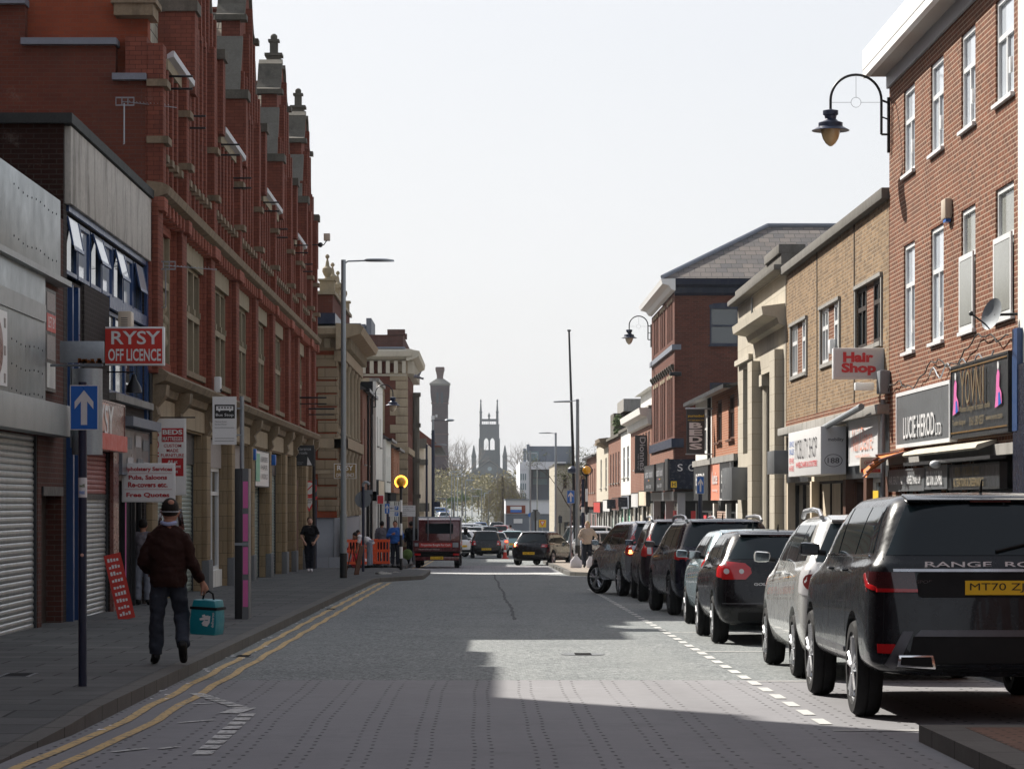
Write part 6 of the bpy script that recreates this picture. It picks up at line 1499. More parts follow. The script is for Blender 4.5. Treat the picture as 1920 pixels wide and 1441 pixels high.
# weeping willows
for i, (px, y, h, w_, lab) in enumerate(((942, 300, 7.4, 2.3, 'tall olive brown weeping willow left of the low office'), (962, 310, 6.0, 2.2, 'shorter weeping willow against the modern office'))):
    t = thing('tree', lab, 'tree', 'weeping willows'); rnd = random.Random(90+i); x = tx(px, y); z = gz(y)
    o = MB(); o.tube([(x, y, z), (x+.1, y, z+h*.5), (x, y, z+h*.85)], [.3, .2, .08], 6); o.build('trunk', 'bark', t)
    s_ = MB(); l = MB()
    for k in range(260):
        a = rnd.uniform(0, 6.28); rr = w_*math.sqrt(rnd.random()); top = z+h*(1-.55*(rr/w_)**2)*rnd.uniform(.8, 1.0); px_, py_ = x+rr*.6*math.cos(a), y+rr*.6*math.sin(a)
        ex, ey = x+rr*math.cos(a), y+rr*math.sin(a); bot = max(z+.3, top-rnd.uniform(1.2, h*.62))
        pts = [(px_, py_, top), (ex, ey, top-.4), (ex+rnd.gauss(0, .1), ey, (top+bot)/2), (ex+rnd.gauss(0, .15), ey, bot)]
        s_.tube(pts, .012, 3, False)
        for q in range(14):
            f = rnd.random(); zq = top-.3+(bot-top+.3)*f; leaves(l, (ex+rnd.gauss(0, .06), ey+rnd.gauss(0, .06), zq), (.06, .06, .1), 1, .10, rnd)
    s_.build('branches', 'bark_pale', t); l.build('crown', 'leaf_willow', t)
tree('thin half bare tree leaning over by the flagpole and tall lamp posts', XP(1052, 200), 200, 7.6, .12, 4, 17, 'leaf_olive', 14, .07, lean=.9, spread=.62)
# far hill strip: hedge and shrubs
hd = MB(); rn = random.Random(31)
for k in range(90): leaves(hd, (rn.uniform(-26, 10), rn.uniform(350, 380), -1.5+rn.uniform(0, 1.6)), (1.3, 1.0, .7), 60, .16, rn)
tag(hd.build('hedge', 'leaf_olive'), 'long green hedge across the far end of the road', 'hedge', kind='stuff')
wd = MB()
for k in range(170): leaves(wd, (rn.uniform(-75, 110), rn.uniform(1020, 1100), 6+rn.uniform(-4, 5)), (7, 5, 3), 60, 1.0, rn)
tag(wd.build('far_wood', 'leaf_olive'), 'far band of trees on the horizon behind the church', 'wood', kind='stuff')
mk('tail_lamp_brown', (.20, .03, .03), .15, var=.1, coat=.6)
# ============================================================ VEHICLES (local: forward +Y, ground z=0)
def car_body(rows, sub=2, wells=None, wr=.34):
    # rows: dict list z(rear),z(front), w, yr, yf, rr, rf, bow
    NS = 6; bm = bmesh.new(); loops = []
    for r in rows:
        zr, zf, w, yr, yf, rr, rf, bow = r
        half = [(0, yr-bow), (w*.42, yr-bow*.8), (w-rr, yr-bow*.15)]
        for a in (30, 60): half.append((w-rr+rr*math.sin(R(a)), yr+rr-rr*math.cos(R(a))))
        y0, y1 = yr+rr, yf-rf
        for k in range(NS+1): half.append((w, y0+(y1-y0)*k/NS))
        for a in (60, 30): half.append((w-rf+rf*math.sin(R(a)), yf-rf+rf*math.cos(R(a))))
        half += [(w-rf, yf+bow*.1), (w*.42, yf+bow*.7), (0, yf+bow*.9)]
        pts = [(x, y) for x, y in half]; lp = []
        for x, y in pts: lp.append(bm.verts.new((x, y, zr+(zf-zr)*((y-yr)/(yf-yr)))))
        for x, y in pts[-2:0:-1]: lp.append(bm.verts.new((-x, y, zr+(zf-zr)*((y-yr)/(yf-yr)))))
        loops.append(lp)
    n = len(loops[0])
    for a, b in zip(loops, loops[1:]):
        for k in range(n): bm.faces.new((a[k], a[(k+1) % n], b[(k+1) % n], b[k]))
    h = n//2
    for lp, fl in ((loops[-1], False), (loops[0], True)):
        for k in range(h):
            q = [lp[k], lp[k+1]]
            l2 = [lp[(n-k-1) % n], lp[(n-k) % n]]
            f = []
            for v in q+l2:
                if v not in f: f.append(v)
            if len(f) >= 3: bm.faces.new(f if not fl else f[::-1])
    bmesh.ops.recalc_face_normals(bm, faces=bm.faces)
    me = bpy.data.meshes.new('body'); bm.to_mesh(me); bm.free()
    o = bpy.data.objects.new('body', me); C.objects.link(o)
    m = o.modifiers.new('s', 'SUBSURF'); m.levels = sub; m.render_levels = sub
    me2 = evalmesh(o); o.modifiers.clear(); o.data = me2
    if wells:
        c = MB()
        for (x, y, z, r) in wells:
            x0, x1 = (x-.30, x+.25) if x > 0 else (x-.25, x+.30)
            c.tube([(x0, y, z), (x1, y, z)], r, 28)
        co = c.build('cut', None)
        b = o.modifiers.new('b', 'BOOLEAN'); b.operation = 'DIFFERENCE'; b.object = co; b.solver = 'EXACT'
        me3 = evalmesh(o); o.modifiers.clear(); o.data = me3; bpy.data.objects.remove(co)
    bm = bmesh.new(); bm.from_mesh(o.data)
    for f in bm.faces: f.smooth = True
    for e in bm.edges:
        if len(e.link_faces) == 2 and e.calc_face_angle(0) > R(38): e.smooth = False
    bm.to_mesh(o.data); bm.free(); o.data.materials.clear()
    return o
def patch(bvh, name, poly, view, mat, parent, off=.006, cut=.07, thick=.02):
    # poly in (x,z) for rear/front, (y,z) for left/right, (x,y) for top
    bm = bmesh.new()
    if view in ('left', 'right'): mk_ = lambda a, b: (0, a, b)
    elif view == 'top': mk_ = lambda a, b: (a, b, 0)
    else: mk_ = lambda a, b: (a, 0, b)
    f = bm.faces.new([bm.verts.new(mk_(a, b)) for a, b in poly])
    A = [p[0] for p in poly]; B = [p[1] for p in poly]
    na = {'left': (0, 1, 0), 'right': (0, 1, 0)}.get(view, (1, 0, 0)); nb = (0, 1, 0) if view == 'top' else (0, 0, 1)
    for lo, hi, nv in ((min(A), max(A), na), (min(B), max(B), nb)):
        k = int((hi-lo)/cut)
        for i in range(1, k+1):
            v = lo+(hi-lo)*i/(k+1); bmesh.ops.bisect_plane(bm, geom=bm.verts[:]+bm.edges[:]+bm.faces[:], plane_co=Vector(nv)*v, plane_no=nv)
    dr = {'rear': Vector((0, 1, 0)), 'front': Vector((0, -1, 0)), 'left': Vector((1, 0, 0)), 'right': Vector((-1, 0, 0)), 'top': Vector((0, 0, -1))}[view]
    bad = []
    for v in bm.verts:
        hit = bvh.ray_cast(v.co-dr*6, dr)
        if hit[0] is None: bad.append(v)
        else: v.co = hit[0]-dr*off
    if bad: bmesh.ops.delete(bm, geom=bad, context='VERTS')
    if not bm.faces: bm.free(); return None
    ext = bmesh.ops.extrude_edge_only(bm, edges=[e for e in bm.edges if e.is_boundary])
    for g in ext['geom']:
        if isinstance(g, bmesh.types.BMVert): g.co += dr*thick
    for f in bm.faces: f.smooth = True
    for e in bm.edges:
        if len(e.link_faces) == 2 and e.calc_face_angle(0) > R(35): e.smooth = False
    me = bpy.data.meshes.new(name); bm.to_mesh(me); bm.free()
    o = bpy.data.objects.new(name, me); C.objects.link(o); me.materials.append(M[mat]); o.parent = parent
    return o
def rpoly(x0, x1, z0, z1, r=.03, n=3):
    pts = []
    for cx, cz, a0 in ((x1-r, z0+r, -90), (x1-r, z1-r, 0), (x0+r, z1-r, 90), (x0+r, z0+r, 180)):
        for k in range(n+1): a = R(a0+90*k/n); pts.append((cx+r*math.cos(a), cz+r*math.sin(a)))
    return pts
def mirror(poly): return [(-a, b) for a, b in poly][::-1]
def wheel(parent, x, y, r, w, rimr, mat='alloy', spokes=5, steer=0, dbl=True):
    s = 1 if x > 0 else -1; root = MB(); prof = [(rimr, -w/2+.02), (rimr+.02, -w/2), (r-.03, -w/2+.0), (r-.008, -w/2+.03), (r, -w/2+.06)]
    T = Matrix.Translation((x, y, r)) @ Matrix.Rotation(steer, 4, 'Z')
    n = 36
    def rev(mb, pf, closed=True):
        b = len(mb.v); m = len(pf)
        for q, a_ in pf:
            for k in range(n): t = 2*math.pi*k/n; mb.v.append(tuple(T @ Vector((a_, q*math.cos(t), q*math.sin(t)))))
        for i in range(m-1+(1 if closed else 0)):
            j = (i+1) % m
            for k in range(n): mb.f.append((b+i*n+k, b+i*n+(k+1) % n, b+j*n+(k+1) % n, b+j*n+k))
    pf = prof+[(r, -.02), (r-.012, -.016), (r-.012, -.006), (r, -.002), (r, w/2-.06), (r-.008, w/2-.03), (r-.03, w/2), (rimr+.02, w/2), (rimr, w/2-.02)]
    t = MB(); rev(t, pf); wo = t.build('wheel', 'rubber', parent, True, 30)
    m = MB(); rev(m, [(rimr, s*w*.42), (rimr-.025, s*w*.44), (rimr-.035, s*w*.36), (rimr-.03, -s*w*.3), (rimr, -s*w*.3)])
    xo = s*w*.36
    for k in range(spokes):
        for d in ((-.16, .16) if dbl else (0,)):
            a = 2*math.pi*k/spokes+d+.3; a2 = 2*math.pi*k/spokes+d*.35+.3
            p0 = Vector((xo+s*.01, .05*math.cos(a2), .05*math.sin(a2))); p1 = Vector((xo+s*.015, (rimr-.02)*math.cos(a), (rimr-.02)*math.sin(a)))
            m.tube([tuple(T @ p0), tuple(T @ p1)], .022 if dbl else .034, 6)
    m.tube([tuple(T @ Vector((xo-s*.04, 0, 0))), tuple(T @ Vector((xo+s*.025, 0, 0)))], .06, 14); m.build('rim', mat, wo, True)
    d = MB(); d.tube([tuple(T @ Vector((xo-s*.10, 0, 0))), tuple(T @ Vector((xo-s*.06, 0, 0)))], rimr-.04, 24); d.build('brake_disc', 'alloy_dark', wo)
def plate(parent, x, z, y, txt, mat='plate_yellow', w=.52, h=.11, name='number_plate', blue=False, tilt=0):
    m = MB(); m.box(x-w/2, x+w/2, y-.012, y, z-h/2, z+h/2); p = m.build(name, mat, parent)
    if txt: text(txt, 'plate_lettering', 'plate_text', p, (x+(.02 if blue else 0), y-.013, z), (1, 0, 0), (0, 0, 1), w*.86, h*.66, .0, .001)
    if blue: m = MB(); m.box(x-w/2, x-w/2+.05, y-.0145, y-.0125, z-h/2, z+h/2); m.build('blue_band', 'sign_blue', p)
    return p
def car(name, label, paint, L_=4.2, Wd=1.76, H=1.48, wb=2.6, ro=.75, wr=.32, sill=.22, belt=.93, hood=.82, bonnet=.95, slope=.35, roofin=.14, ws=.75, tl='std', rim='alloy', plate_txt='', rails=False, mats=None, steer=0, cat='car', detail=True, group=None, sub=2, fan=None):
    hw_ = Wd/2; yr = 0; yf = L_; bz = belt; ysh = yr
    g = lambda *a: a
    rows = [g(sill, sill, hw_-.16, .14, yf-.18, .16, .25, .02), g(sill+.06, sill+.06, hw_-.07, .03, yf-.06, .20, .4, .05), g(.46, .46, hw_-.01, .0, yf, .22, .5, .07),
            g(.66, .62, hw_, .03, yf-.02, .20, .5, .07), g(bz-.06, hood-.08, hw_-.02, .10, yf-.12, .20, .45, .06), g(bz, hood, hw_-.06, .15, yf-.26, .18, .4, .06),
            g(bz+.03, hood+.10, hw_-.09, .17, yf-bonnet, .20, .25, .06), g(bz+(H-bz)*.5, bz+(H-bz)*.5, hw_-.09-roofin*.45, .17+slope*.5, yf-bonnet-ws*.5, .22, .2, .06),
            g(H-.07, H-.09, hw_-.09-roofin, .17+slope*.92, yf-bonnet-ws, .20, .2, .05), g(H-.02, H-.03, hw_-.16-roofin, .17+slope+.06, yf-bonnet-ws-.1, .22, .2, .04), g(H+.0, H-.005, (hw_-.16-roofin)*.55, .45+slope, yf-bonnet-ws-.4, .2, .2, .02)]
    y1, y2 = ro, ro+wb
    wells = [(sx*(hw_-.02), yy, wr+.02, wr+.055) for sx in (1, -1) for yy in (y1, y2)]
    root = thing(name, label, cat, group)
    body = car_body(rows, sub, wells, wr); body.parent = root; body.data.materials.append(M[paint])
    bm = bmesh.new(); bm.from_mesh(body.data); bvh = BVHTree.FromBMesh(bm); bm.free()
    # arch liners
    ln = MB()
    for sx in (1, -1):
        for yy in (y1, y2):
            aa = [(yy+(wr+.05)*math.cos(q*.2094), wr+.02+(wr+.05)*math.sin(q*.2094)) for q in range(16)]
            ln.prism(aa, 'x', sx*(hw_-.34), sx*(hw_-.33))
    ln.build('arch_liner', 'interior', root, each=1)
    for sx in (1, -1):
        for yy, st in ((y1, 0), (y2, steer)): wheel(root, sx*(hw_-.105), yy, wr, .205, wr*.70, rim, 5, st)
    P_ = lambda nm, poly, view, mat, par=root, **k: patch(bvh, nm, poly, view, mat, par, **k)
    zt = H-.10; zb = bz+.055; wt = hw_-.09-roofin-.10; wb_ = hw_-.17
    # rear screen
    rs = [(-wb_, zb), (wb_, zb), (wt, zt), (-wt, zt)]
    rw_ = P_('rear_window', rs, 'rear', 'car_glass', cut=.06, off=.005)
    # windscreen from front not seen, add for other views
    P_('windscreen', [(-wb_, zb+.08), (wb_, zb+.08), (wt, zt-.02), (-wt, zt-.02)], 'front', 'car_glass', off=.005)
    ybr = .17+slope*.55+.32; ytf = yf-bonnet-ws-.02; ybf = yf-bonnet-.12
    zb2 = bz+.05; zt2 = H-.115
    mid = (y1+y2)/2+.1
    def sidewin(a0, a1, b0, b1): return [(a0, zb2+.0), (b0, zb2), (b1, zt2), (a1, zt2)]
    for v in ('left', 'right'):
        q0, q1 = .17+.30, .17+slope+.22
        P_('side_window', [(q0, zb2+.02), (y1+.42, zb2), (y1+.42, zt2), (q1, zt2), (q0+.05, zb2+.1)], v, 'car_glass')
        P_('side_window', sidewin(y1+.48, y1+.48, mid-.03, mid-.03), v, 'car_glass')
        P_('side_window', [(mid+.05, zb2), (ybf-.16, zb2), (ybf-.2, zb2+.06), (ytf-.02, zt2), (mid+.05, zt2)], v, 'car_glass')
        for yy in (y1+.45, mid, mid+1.05):
            if detail: P_('door_seam', [(yy-.004, sill+.14), (yy+.004, sill+.14), (yy+.004, bz), (yy-.004, bz)], v, 'interior', off=.0015, thick=.004, cut=.2)
        for yy in (y1+.62, mid+.12):
            sg = -1 if v == 'left' else 1
            h_ = MB(); hit = bvh.ray_cast(Vector((sg*3, yy, bz-.08)), Vector((-sg, 0, 0)))[0]
            if hit: h_.tube([(hit.x, yy-.08, bz-.08), (hit.x+sg*.035, yy-.06, bz-.08), (hit.x+sg*.035, yy+.06, bz-.08), (hit.x, yy+.08, bz-.08)], .014, 6); h_.build('door_handle', paint, root, True)
    for sg in (-1, 1):
        mm = MB(); xm = sg*(hw_+.07); ym = ybf-.28
        mm.prism([(xm-.09, bz+.02), (xm+.09, bz+.02), (xm+.10, bz+.13), (xm-.085, bz+.145)], 'y', ym-.04, ym+.07); mo = mm.build('wing_mirror', paint, root, True, bev=.045)
        m2 = MB(); m2.prism([(xm-.07, bz+.035), (xm+.07, bz+.035), (xm+.078, bz+.12), (xm-.068, bz+.13)], 'y', ym-.046, ym-.041); m2.build('mirror_glass', 'mirror_glass', mo)
        m3 = MB(); m3.tube([(sg*(hw_-.08), ym+.02, bz+.04), (xm, ym+.02, bz+.06)], .025, 6); m3.build('mirror_arm', 'trim_black', mo)
    # roof spoiler over the rear screen
    yro = .17+slope
    sp = MB(); sp.prism([(yro-.10, H-.06), (yro-.08, H-.085), (yro+.22, H-.05), (yro+.24, H-.012)], 'x', -wt-.0, wt+.0); sp.build('spoiler', paint, root, True, bev=.012)
    if detail: hs_ = MB(); hs_.box(-.16, .16, yro-.105, yro-.09, H-.082, H-.066); hs_.build('brake_light', 'tail_dark', root)
    # plate, bumper insert, wiper, aerial
    pz = .74 if tl in ('suv', 'suvlow', 'rr') else .62
    if fan: pz = fan
    hit = bvh.ray_cast(Vector((0, -3, pz)), Vector((0, 1, 0)))[0]
    if hit is not None: plate(root, 0, pz, hit.y-.012, plate_txt, blue=(tl == 'golf'))
    P_('bumper_insert', rpoly(-hw_+.28, hw_-.28, sill+.07, sill+.19, .03), 'rear', 'trim_black')
    if detail:
        wp = MB(); hz0 = bvh.ray_cast(Vector((0, -3, zb+.03)), Vector((0, 1, 0)))[0]; hz1 = bvh.ray_cast(Vector((.3, -3, zb+.10)), Vector((0, 1, 0)))[0]
        if hz0 and hz1: wp.tube([tuple(hz0-Vector((0, .02, 0))), tuple(hz1-Vector((0, .02, 0)))], .012, 6); wp.build('wiper', 'trim_black', root)
        P_('tailgate_seam', [(-wb_-.05, .50), (wb_+.05, .50), (wb_+.05, .507), (-wb_-.05, .507)], 'rear', 'interior', off=.0015, thick=.004)
        for sx in (-1, 1):
            P_('tailgate_seam', [(sx*(wb_+.055)-.003, .50), (sx*(wb_+.055)+.003, .50), (sx*(wb_+.02)+.003, zb-.02), (sx*(wb_+.02)-.003, zb-.02)], 'rear', 'interior', off=.0015, thick=.004)
    an = MB(); an.tube([(0, yro+.35, H-.01), (0, yro+.27, H+.10 if tl != 'golf' else H+.07)], .016, 6, r2=.006); an.build('aerial', 'trim_black', root)
    if rails:
        for sx in (-1, 1):
            xr_ = sx*(hw_-.09-roofin-.03); rl = MB(); rl.tube([(xr_, yro+.12, H-.04), (xr_, yro+.34, H+.025), (xr_, yro+.9, H+.045), (xr_, yf-bonnet-ws-.35, H+.03), (xr_, yf-bonnet-ws-.2, H-.03)], .026, 8); rl.build('roof_rail', 'alloy', root, True)
    return root, bvh, P_
def place(o, x, y, rot=0, dz=0):
    o.location = (x, y, gz(y)+dz); o.rotation_euler = (-math.atan((gz(y)-gz(y+3))/3) if abs(rot) < 60 else 0, 0, R(rot)); DONE.add(o.name)
def badge(root, bvh, s, x, z, w, h, mat='badge_silver', bold=.02):
    hit = bvh.ray_cast(Vector((x, -3, z)), Vector((0, 1, 0)))[0]
    if hit is not None: text(s, 'badge_lettering', mat, root, (x, hit.y-.006, z), (1, 0, 0), (0, 0, 1), w, h, bold, .002)
# 1. black luxury 4x4 nearest
r, bv, P_ = car('parked_car', 'big black luxury 4x4 with yellow plate, nearest of the parked cars', 'paint_grey_dark', 4.85, 2.02, 1.80, 2.92, 1.0, .39, .36, 1.25, 1.10, 1.15, .30, .17, .75, 'rr', 'alloy', 'MT70 ZJJ', fan=1.055)
for sx in (-1, 1):
    mir = (lambda q: q) if sx > 0 else mirror
    P_('tail_light', mir([(.62, 1.02), (.985, 1.02), (.985, 1.175), (.64, 1.175)]), 'rear', 'tail_dark', off=.012)
    P_('tail_light_bar', mir([(.62, 1.02), (.985, 1.02), (.985, 1.05), (.62, 1.045)]), 'rear', 'tail_red', off=.016)
    P_('rear_reflector', mir([(.78, .545), (.93, .55), (.93, .62), (.80, .62)]), 'rear', 'tail_red', off=.012)
    P_('bumper_corner_trim', mir([(.80, .42), (.88, .46), (.74, .72), (.66, .72)]), 'rear', 'alloy_dark', off=.02)
    e = MB(); e.prism([(sx*.50, .43), (sx*.80, .45), (sx*.79, .54), (sx*.52, .54)], 'y', -.095, .2); eo = e.build('exhaust', 'chrome', r, True, bev=.01)
    e = MB(); e.prism([(sx*.525, .448), (sx*.775, .465), (sx*.77, .525), (sx*.54, .525)], 'y', -.099, -.096); e.build('exhaust_mouth', 'interior', eo)
for v in ('left', 'right'):
    P_('tail_light', [(.02, 1.02), (.26, 1.06), (.42, 1.16), (.30, 1.18), (.04, 1.175)], v, 'tail_dark', off=.010)
    P_('tail_light_bar', [(.10, 1.02), (.28, 1.06), (.42, 1.15), (.37, 1.165), (.24, 1.09), (.10, 1.05)], v, 'tail_red', off=.014)
    P_('window_trim', [(.6, 1.285), (3.4, 1.27), (3.4, 1.29), (.6, 1.305)], v, 'chrome', off=.010, thick=.01)
    P_('sill_trim', [(1.5, .50), (3.4, .50), (3.4, .55), (1.5, .54)], v, 'alloy_dark', off=.012)
P_('chrome_strip', [(-.80, 1.178), (.80, 1.178), (.80, 1.20), (-.80, 1.20)], 'rear', 'alloy', off=.014)
P_('plate_recess', rpoly(-.62, .62, .98, 1.17, .03), 'rear', 'trim_black', off=.006)
P_('diffuser', [(-.72, .41), (.72, .41), (.66, .68), (-.66, .68)], 'rear', 'trim_black', off=.010)
P_('diffuser_blade', [(-.66, .68), (.66, .68), (.60, .73), (-.60, .73)], 'rear', 'alloy_dark', off=.018)
badge(r, bv, 'RANGE  ROVER', 0, 1.235, 1.12, .042, bold=.01); badge(r, bv, 'SPORT', -.55, 1.10, .16, .026, 'alloy_dark', .01)
RR_X, RR_Y = 3.985, 22.6-1.0
place(r, RR_X, RR_Y)
def std_lights(P_, kind, x0, x1, z0, z1, hw_, lit=False):
    for sx in (-1, 1):
        mir = (lambda q: q) if sx > 0 else mirror
        P_('tail_light', mir([(x0, z0), (x1, z0), (x1, z1), (x0+.04, z1)]), 'rear', 'tail_red', off=.010)
        P_('reverse_lamp', mir(rpoly(x0+.04, x0+.04+(x1-x0)*.35, z0+.03, z0+.03+(z1-z0)*.35, .015)), 'rear', 'tail_clear' if not lit else 'amber_glow', off=.015)
# 2. white people carrier
r, bv, P_ = car('parked_car', 'white rounded people carrier parked behind the black 4x4', 'paint_white', 4.36, 1.79, 1.66, 2.75, .78, .325, .22, 1.12, .98, .85, .42, .18, .95, 'mpv', 'alloy', '', rails=True)
for sx in (-1, 1):
    mir = (lambda q: q) if sx > 0 else mirror
    P_('tail_light', mir([(.66, .86), (.86, .84), (.86, 1.20), (.72, 1.24)]), 'rear', 'tail_clear', off=.010)
    cx = sx*.78
    P_('lamp_ring', [(cx+.07*math.cos(a), .98+.08*math.sin(a)) for a in [k*.45 for k in range(14)]], 'rear', 'tail_lamp_brown', off=.02)
for v in ('left', 'right'):
    P_('tail_light', [(.10, .84), (.30, .88), (.36, 1.14), (.22, 1.22)], v, 'tail_clear', off=.010)
place(r, 4.03, 28.4-.78)
# 3. black hatchback
r, bv, P_ = car('parked_car', 'black hatchback with round red tail lights parked behind the white people carrier', 'paint_black', 4.2, 1.76, 1.49, 2.58, .78, .32, .24, 1.06, .94, .95, .34, .15, .8, 'golf', 'alloy', 'LS55 NXF', fan=.54)
for sx in (-1, 1):
    mir = (lambda q: q) if sx > 0 else mirror
    P_('tail_light', mir([(.42, .93), (.50, .85), (.86, .85), (.86, 1.05), (.80, 1.09), (.50, 1.06), (.43, 1.0)]), 'rear', 'tail_red', off=.012)
    for cx, cr in ((.55, .032), (.74, .036)):
        P_('lamp_disc', [(sx*cx+cr*math.cos(a), .955+cr*math.sin(a)) for a in [k*.45 for k in range(14)]], 'rear', 'tail_clear', off=.018)
for v in ('left', 'right'): P_('tail_light', [(.05, .85), (.26, .89), (.32, 1.0), (.16, 1.09), (.05, 1.09)], v, 'tail_red', off=.010)
badge(r, bv, 'GOLF', -.30, .79, .19, .034)
P_('badge', [(.05*math.cos(k*.52), .93+.05*math.sin(k*.52)) for k in range(12)], 'rear', 'chrome', off=.01)
P_('bumper_trim', [(-.80, .535), (.80, .535), (.80, .548), (-.80, .548)], 'rear', 'alloy_dark', off=.006)
place(r, 3.89, G(1345, 1205)[1]-.78)
# 4. ice blue small car
r, bv, P_ = car('parked_car', 'pale ice blue car with tall tail lights between the black hatchback and the navy 4x4', 'paint_ice', 4.1, 1.70, 1.50, 2.5, .7, .31, .22, 1.03, .92, .85, .30, .16, .85, 'blue', 'alloy', '')
std_lights(P_, 0, .66, .83, .80, 1.16, .85)
for v in ('left', 'right'): P_('tail_light', [(.10, .80), (.24, .84), (.34, 1.16), (.24, 1.16)], v, 'tail_red', off=.010)
place(r, 4.05, G(1309, 1179)[1]-.7)
# 5. navy 4x4 with roof rails
r, bv, P_ = car('parked_car', 'dark navy 4x4 with silver roof rails behind the ice blue car', 'paint_navy', 4.63, 1.89, 1.68, 2.77, .95, .36, .28, 1.14, 1.02, 1.05, .38, .17, .8, 'suv', 'alloy_dark', '', rails=True)
std_lights(P_, 0, .60, .92, .98, 1.10, .9)
for v in ('left', 'right'): P_('tail_light', [(.08, .95), (.36, 1.0), (.30, 1.10), (.10, 1.10)], v, 'tail_red', off=.010)
place(r, 4.22, G(1265, 1152)[1]-.95, 3)
r2 = r
# 6. second dark 4x4
r, bv, P_ = car('parked_car', 'dark plum 4x4 almost hidden in front of the navy one', 'paint_plum', 4.6, 1.86, 1.70, 2.7, .9, .36, .28, 1.12, 1.0, 1.05, .40, .16, .8, 'suv', 'alloy_dark', '', rails=True, detail=False)
std_lights(P_, 0, .66, .90, .95, 1.35, .9)
for v in ('left', 'right'): P_('tail_light', [(.10, .92), (.26, .95), (.40, 1.38), (.32, 1.38)], v, 'tail_red', off=.010)
place(r, 4.12, G(1213, 1127)[1]-.9)
# 7. blue grey 4x4 pulling out
r, bv, P_ = car('parked_car', 'blue grey 4x4 angled out of the bay with its tall tail light lit', 'paint_bluegrey', 4.52, 1.82, 1.68, 2.62, .88, .36, .28, 1.10, 1.0, .95, .44, .18, .85, 'suv', 'alloy', '', steer=R(28))
for sx in (-1, 1):
    mir = (lambda q: q) if sx > 0 else mirror
    P_('tail_light', mir([(.74, .90), (.90, .88), (.90, 1.05), (.78, 1.52), (.70, 1.54), (.76, 1.15)]), 'rear', 'tail_red', off=.014)
    P_('indicator', mir([(.76, .95), (.88, .94), (.88, 1.03), (.77, 1.03)]), 'rear', 'amber_glow' if sx < 0 else 'tail_clear', off=.02)
    P_('rear_reflector', mir([(.52, .50), (.78, .51), (.78, .55), (.52, .54)]), 'rear', 'tail_red', off=.012)
for v in ('left', 'right'): P_('tail_light', [(.06, .88), (.26, .94), (.30, 1.1), (.52, 1.54), (.42, 1.54), (.16, 1.06)], v, 'tail_red', off=.012)
a7 = G(1170, 1116)
place(r, 4.05, a7[1]-1.2, 9)
# ---- traffic beyond the crossing
def sx_(px, y): return XP(px, y)
# dark small hatch in the middle
r, bv, P_ = car('car', 'small dark grey hatchback driving away in the middle of the road', 'paint_charcoal', 3.75, 1.68, 1.51, 2.46, .6, .29, .2, .95, .9, .7, .32, .14, .9, 'std', 'alloy_dark', 'MT08 XUK', detail=False, fan=.50)
std_lights(P_, 0, .56, .80, .72, .96, .84); place(r, sx_(912, 152), 152, 1)
YARIS = r
# dark three door turning right
r, bv, P_ = car('car', 'dark grey hatchback turning right with one lit tail lamp', 'paint_charcoal', 3.95, 1.70, 1.46, 2.46, .72, .31, .2, .92, .85, .85, .38, .15, .85, 'std', 'alloy', 'YH57 PWN', fan=.52)
std_lights(P_, 0, .50, .82, .78, .90, .84)
P_('lit_lamp', [(-.70, .80), (-.62, .80), (-.62, .88), (-.70, .88)], 'rear', 'amber_glow', off=.02)
yS = 118.0; place(r, sx_(992, yS), yS, -20)
# white car crossing the junction left
gen = []
def gcar(label, paint, px, y, rot, **k):
    kw = dict(L_=4.2, Wd=1.76, H=1.47, wb=2.6, ro=.75, wr=.31); kw.update(k)
    r, bv, P_ = car('car', label, paint, detail=False, sub=1, **kw); std_lights(P_, 0, .56, .82, .75, .92, .84); place(r, sx_(px, y), y, rot); return r, P_
gcar('white hatchback crossing behind the red truck with its side showing', 'paint_pure', 868, 158, 40)
r, P_ = gcar('pale silver estate with lit brake lamp right of the small dark hatchback', 'paint_silver', 928, 166, 4, H=1.42)
P_('lit_lamp', [(.60, .78), (.78, .78), (.78, .90), (.60, .90)], 'rear', 'brake_glow', off=.02)
gcar('silver blue car half hidden left of the turning hatchback', 'paint_teal', 958, 176, -6)
gcar('white car across the junction behind the small dark hatchback', 'paint_pure', 905, 186, 70)
gcar('white van-like car behind the turning dark hatchback', 'paint_pure', 1052, 140, -75, H=1.75, Wd=1.85)
gcar('silver saloon queuing at the right behind the woman', 'paint_silver', 1072, 132, -80)
gcar('dark red car far down on the left behind the white hatchback', 'paint_red', 870, 205, 15)
FARG = 'small cars and vans in the distance up the rise'
fcol = ['paint_pure', 'paint_silver', 'paint_teal', 'paint_navy', 'paint_red', 'paint_pure', 'paint_silver', 'paint_blue', 'paint_pure', 'paint_charcoal', 'paint_pure', 'paint_silver', 'paint_blue', 'paint_pure']
fpos = [(872, 235, 8), (888, 228, -5), (902, 240, 0), (918, 232, 5), (936, 245, -8), (866, 262, 60), (884, 270, 10), (900, 282, 0), (912, 262, 90), (930, 285, -5), (822, 400, 80), (834, 380, 10), (842, 440, 70), (826, 480, 85)]
flab = ['white', 'silver', 'pale teal', 'navy', 'red', 'white sideways', 'silver', 'blue', 'white sideways', 'charcoal', 'white', 'silver', 'blue', 'white']
wh = ['leftmost of the first distant row', 'second in the first distant row', 'middle of the first distant row', 'just right of the small dark hatchback roof', 'rightmost of the first distant row', 'behind the red truck cab corner', 'in the second distant row left', 'in the second distant row centre', 'parked across the second distant row', 'rightmost of the second distant row', 'on the far rise over the truck roof', 'on the far rise right of the truck roof', 'parked across high on the far rise', 'topmost on the far rise']
protos = {}
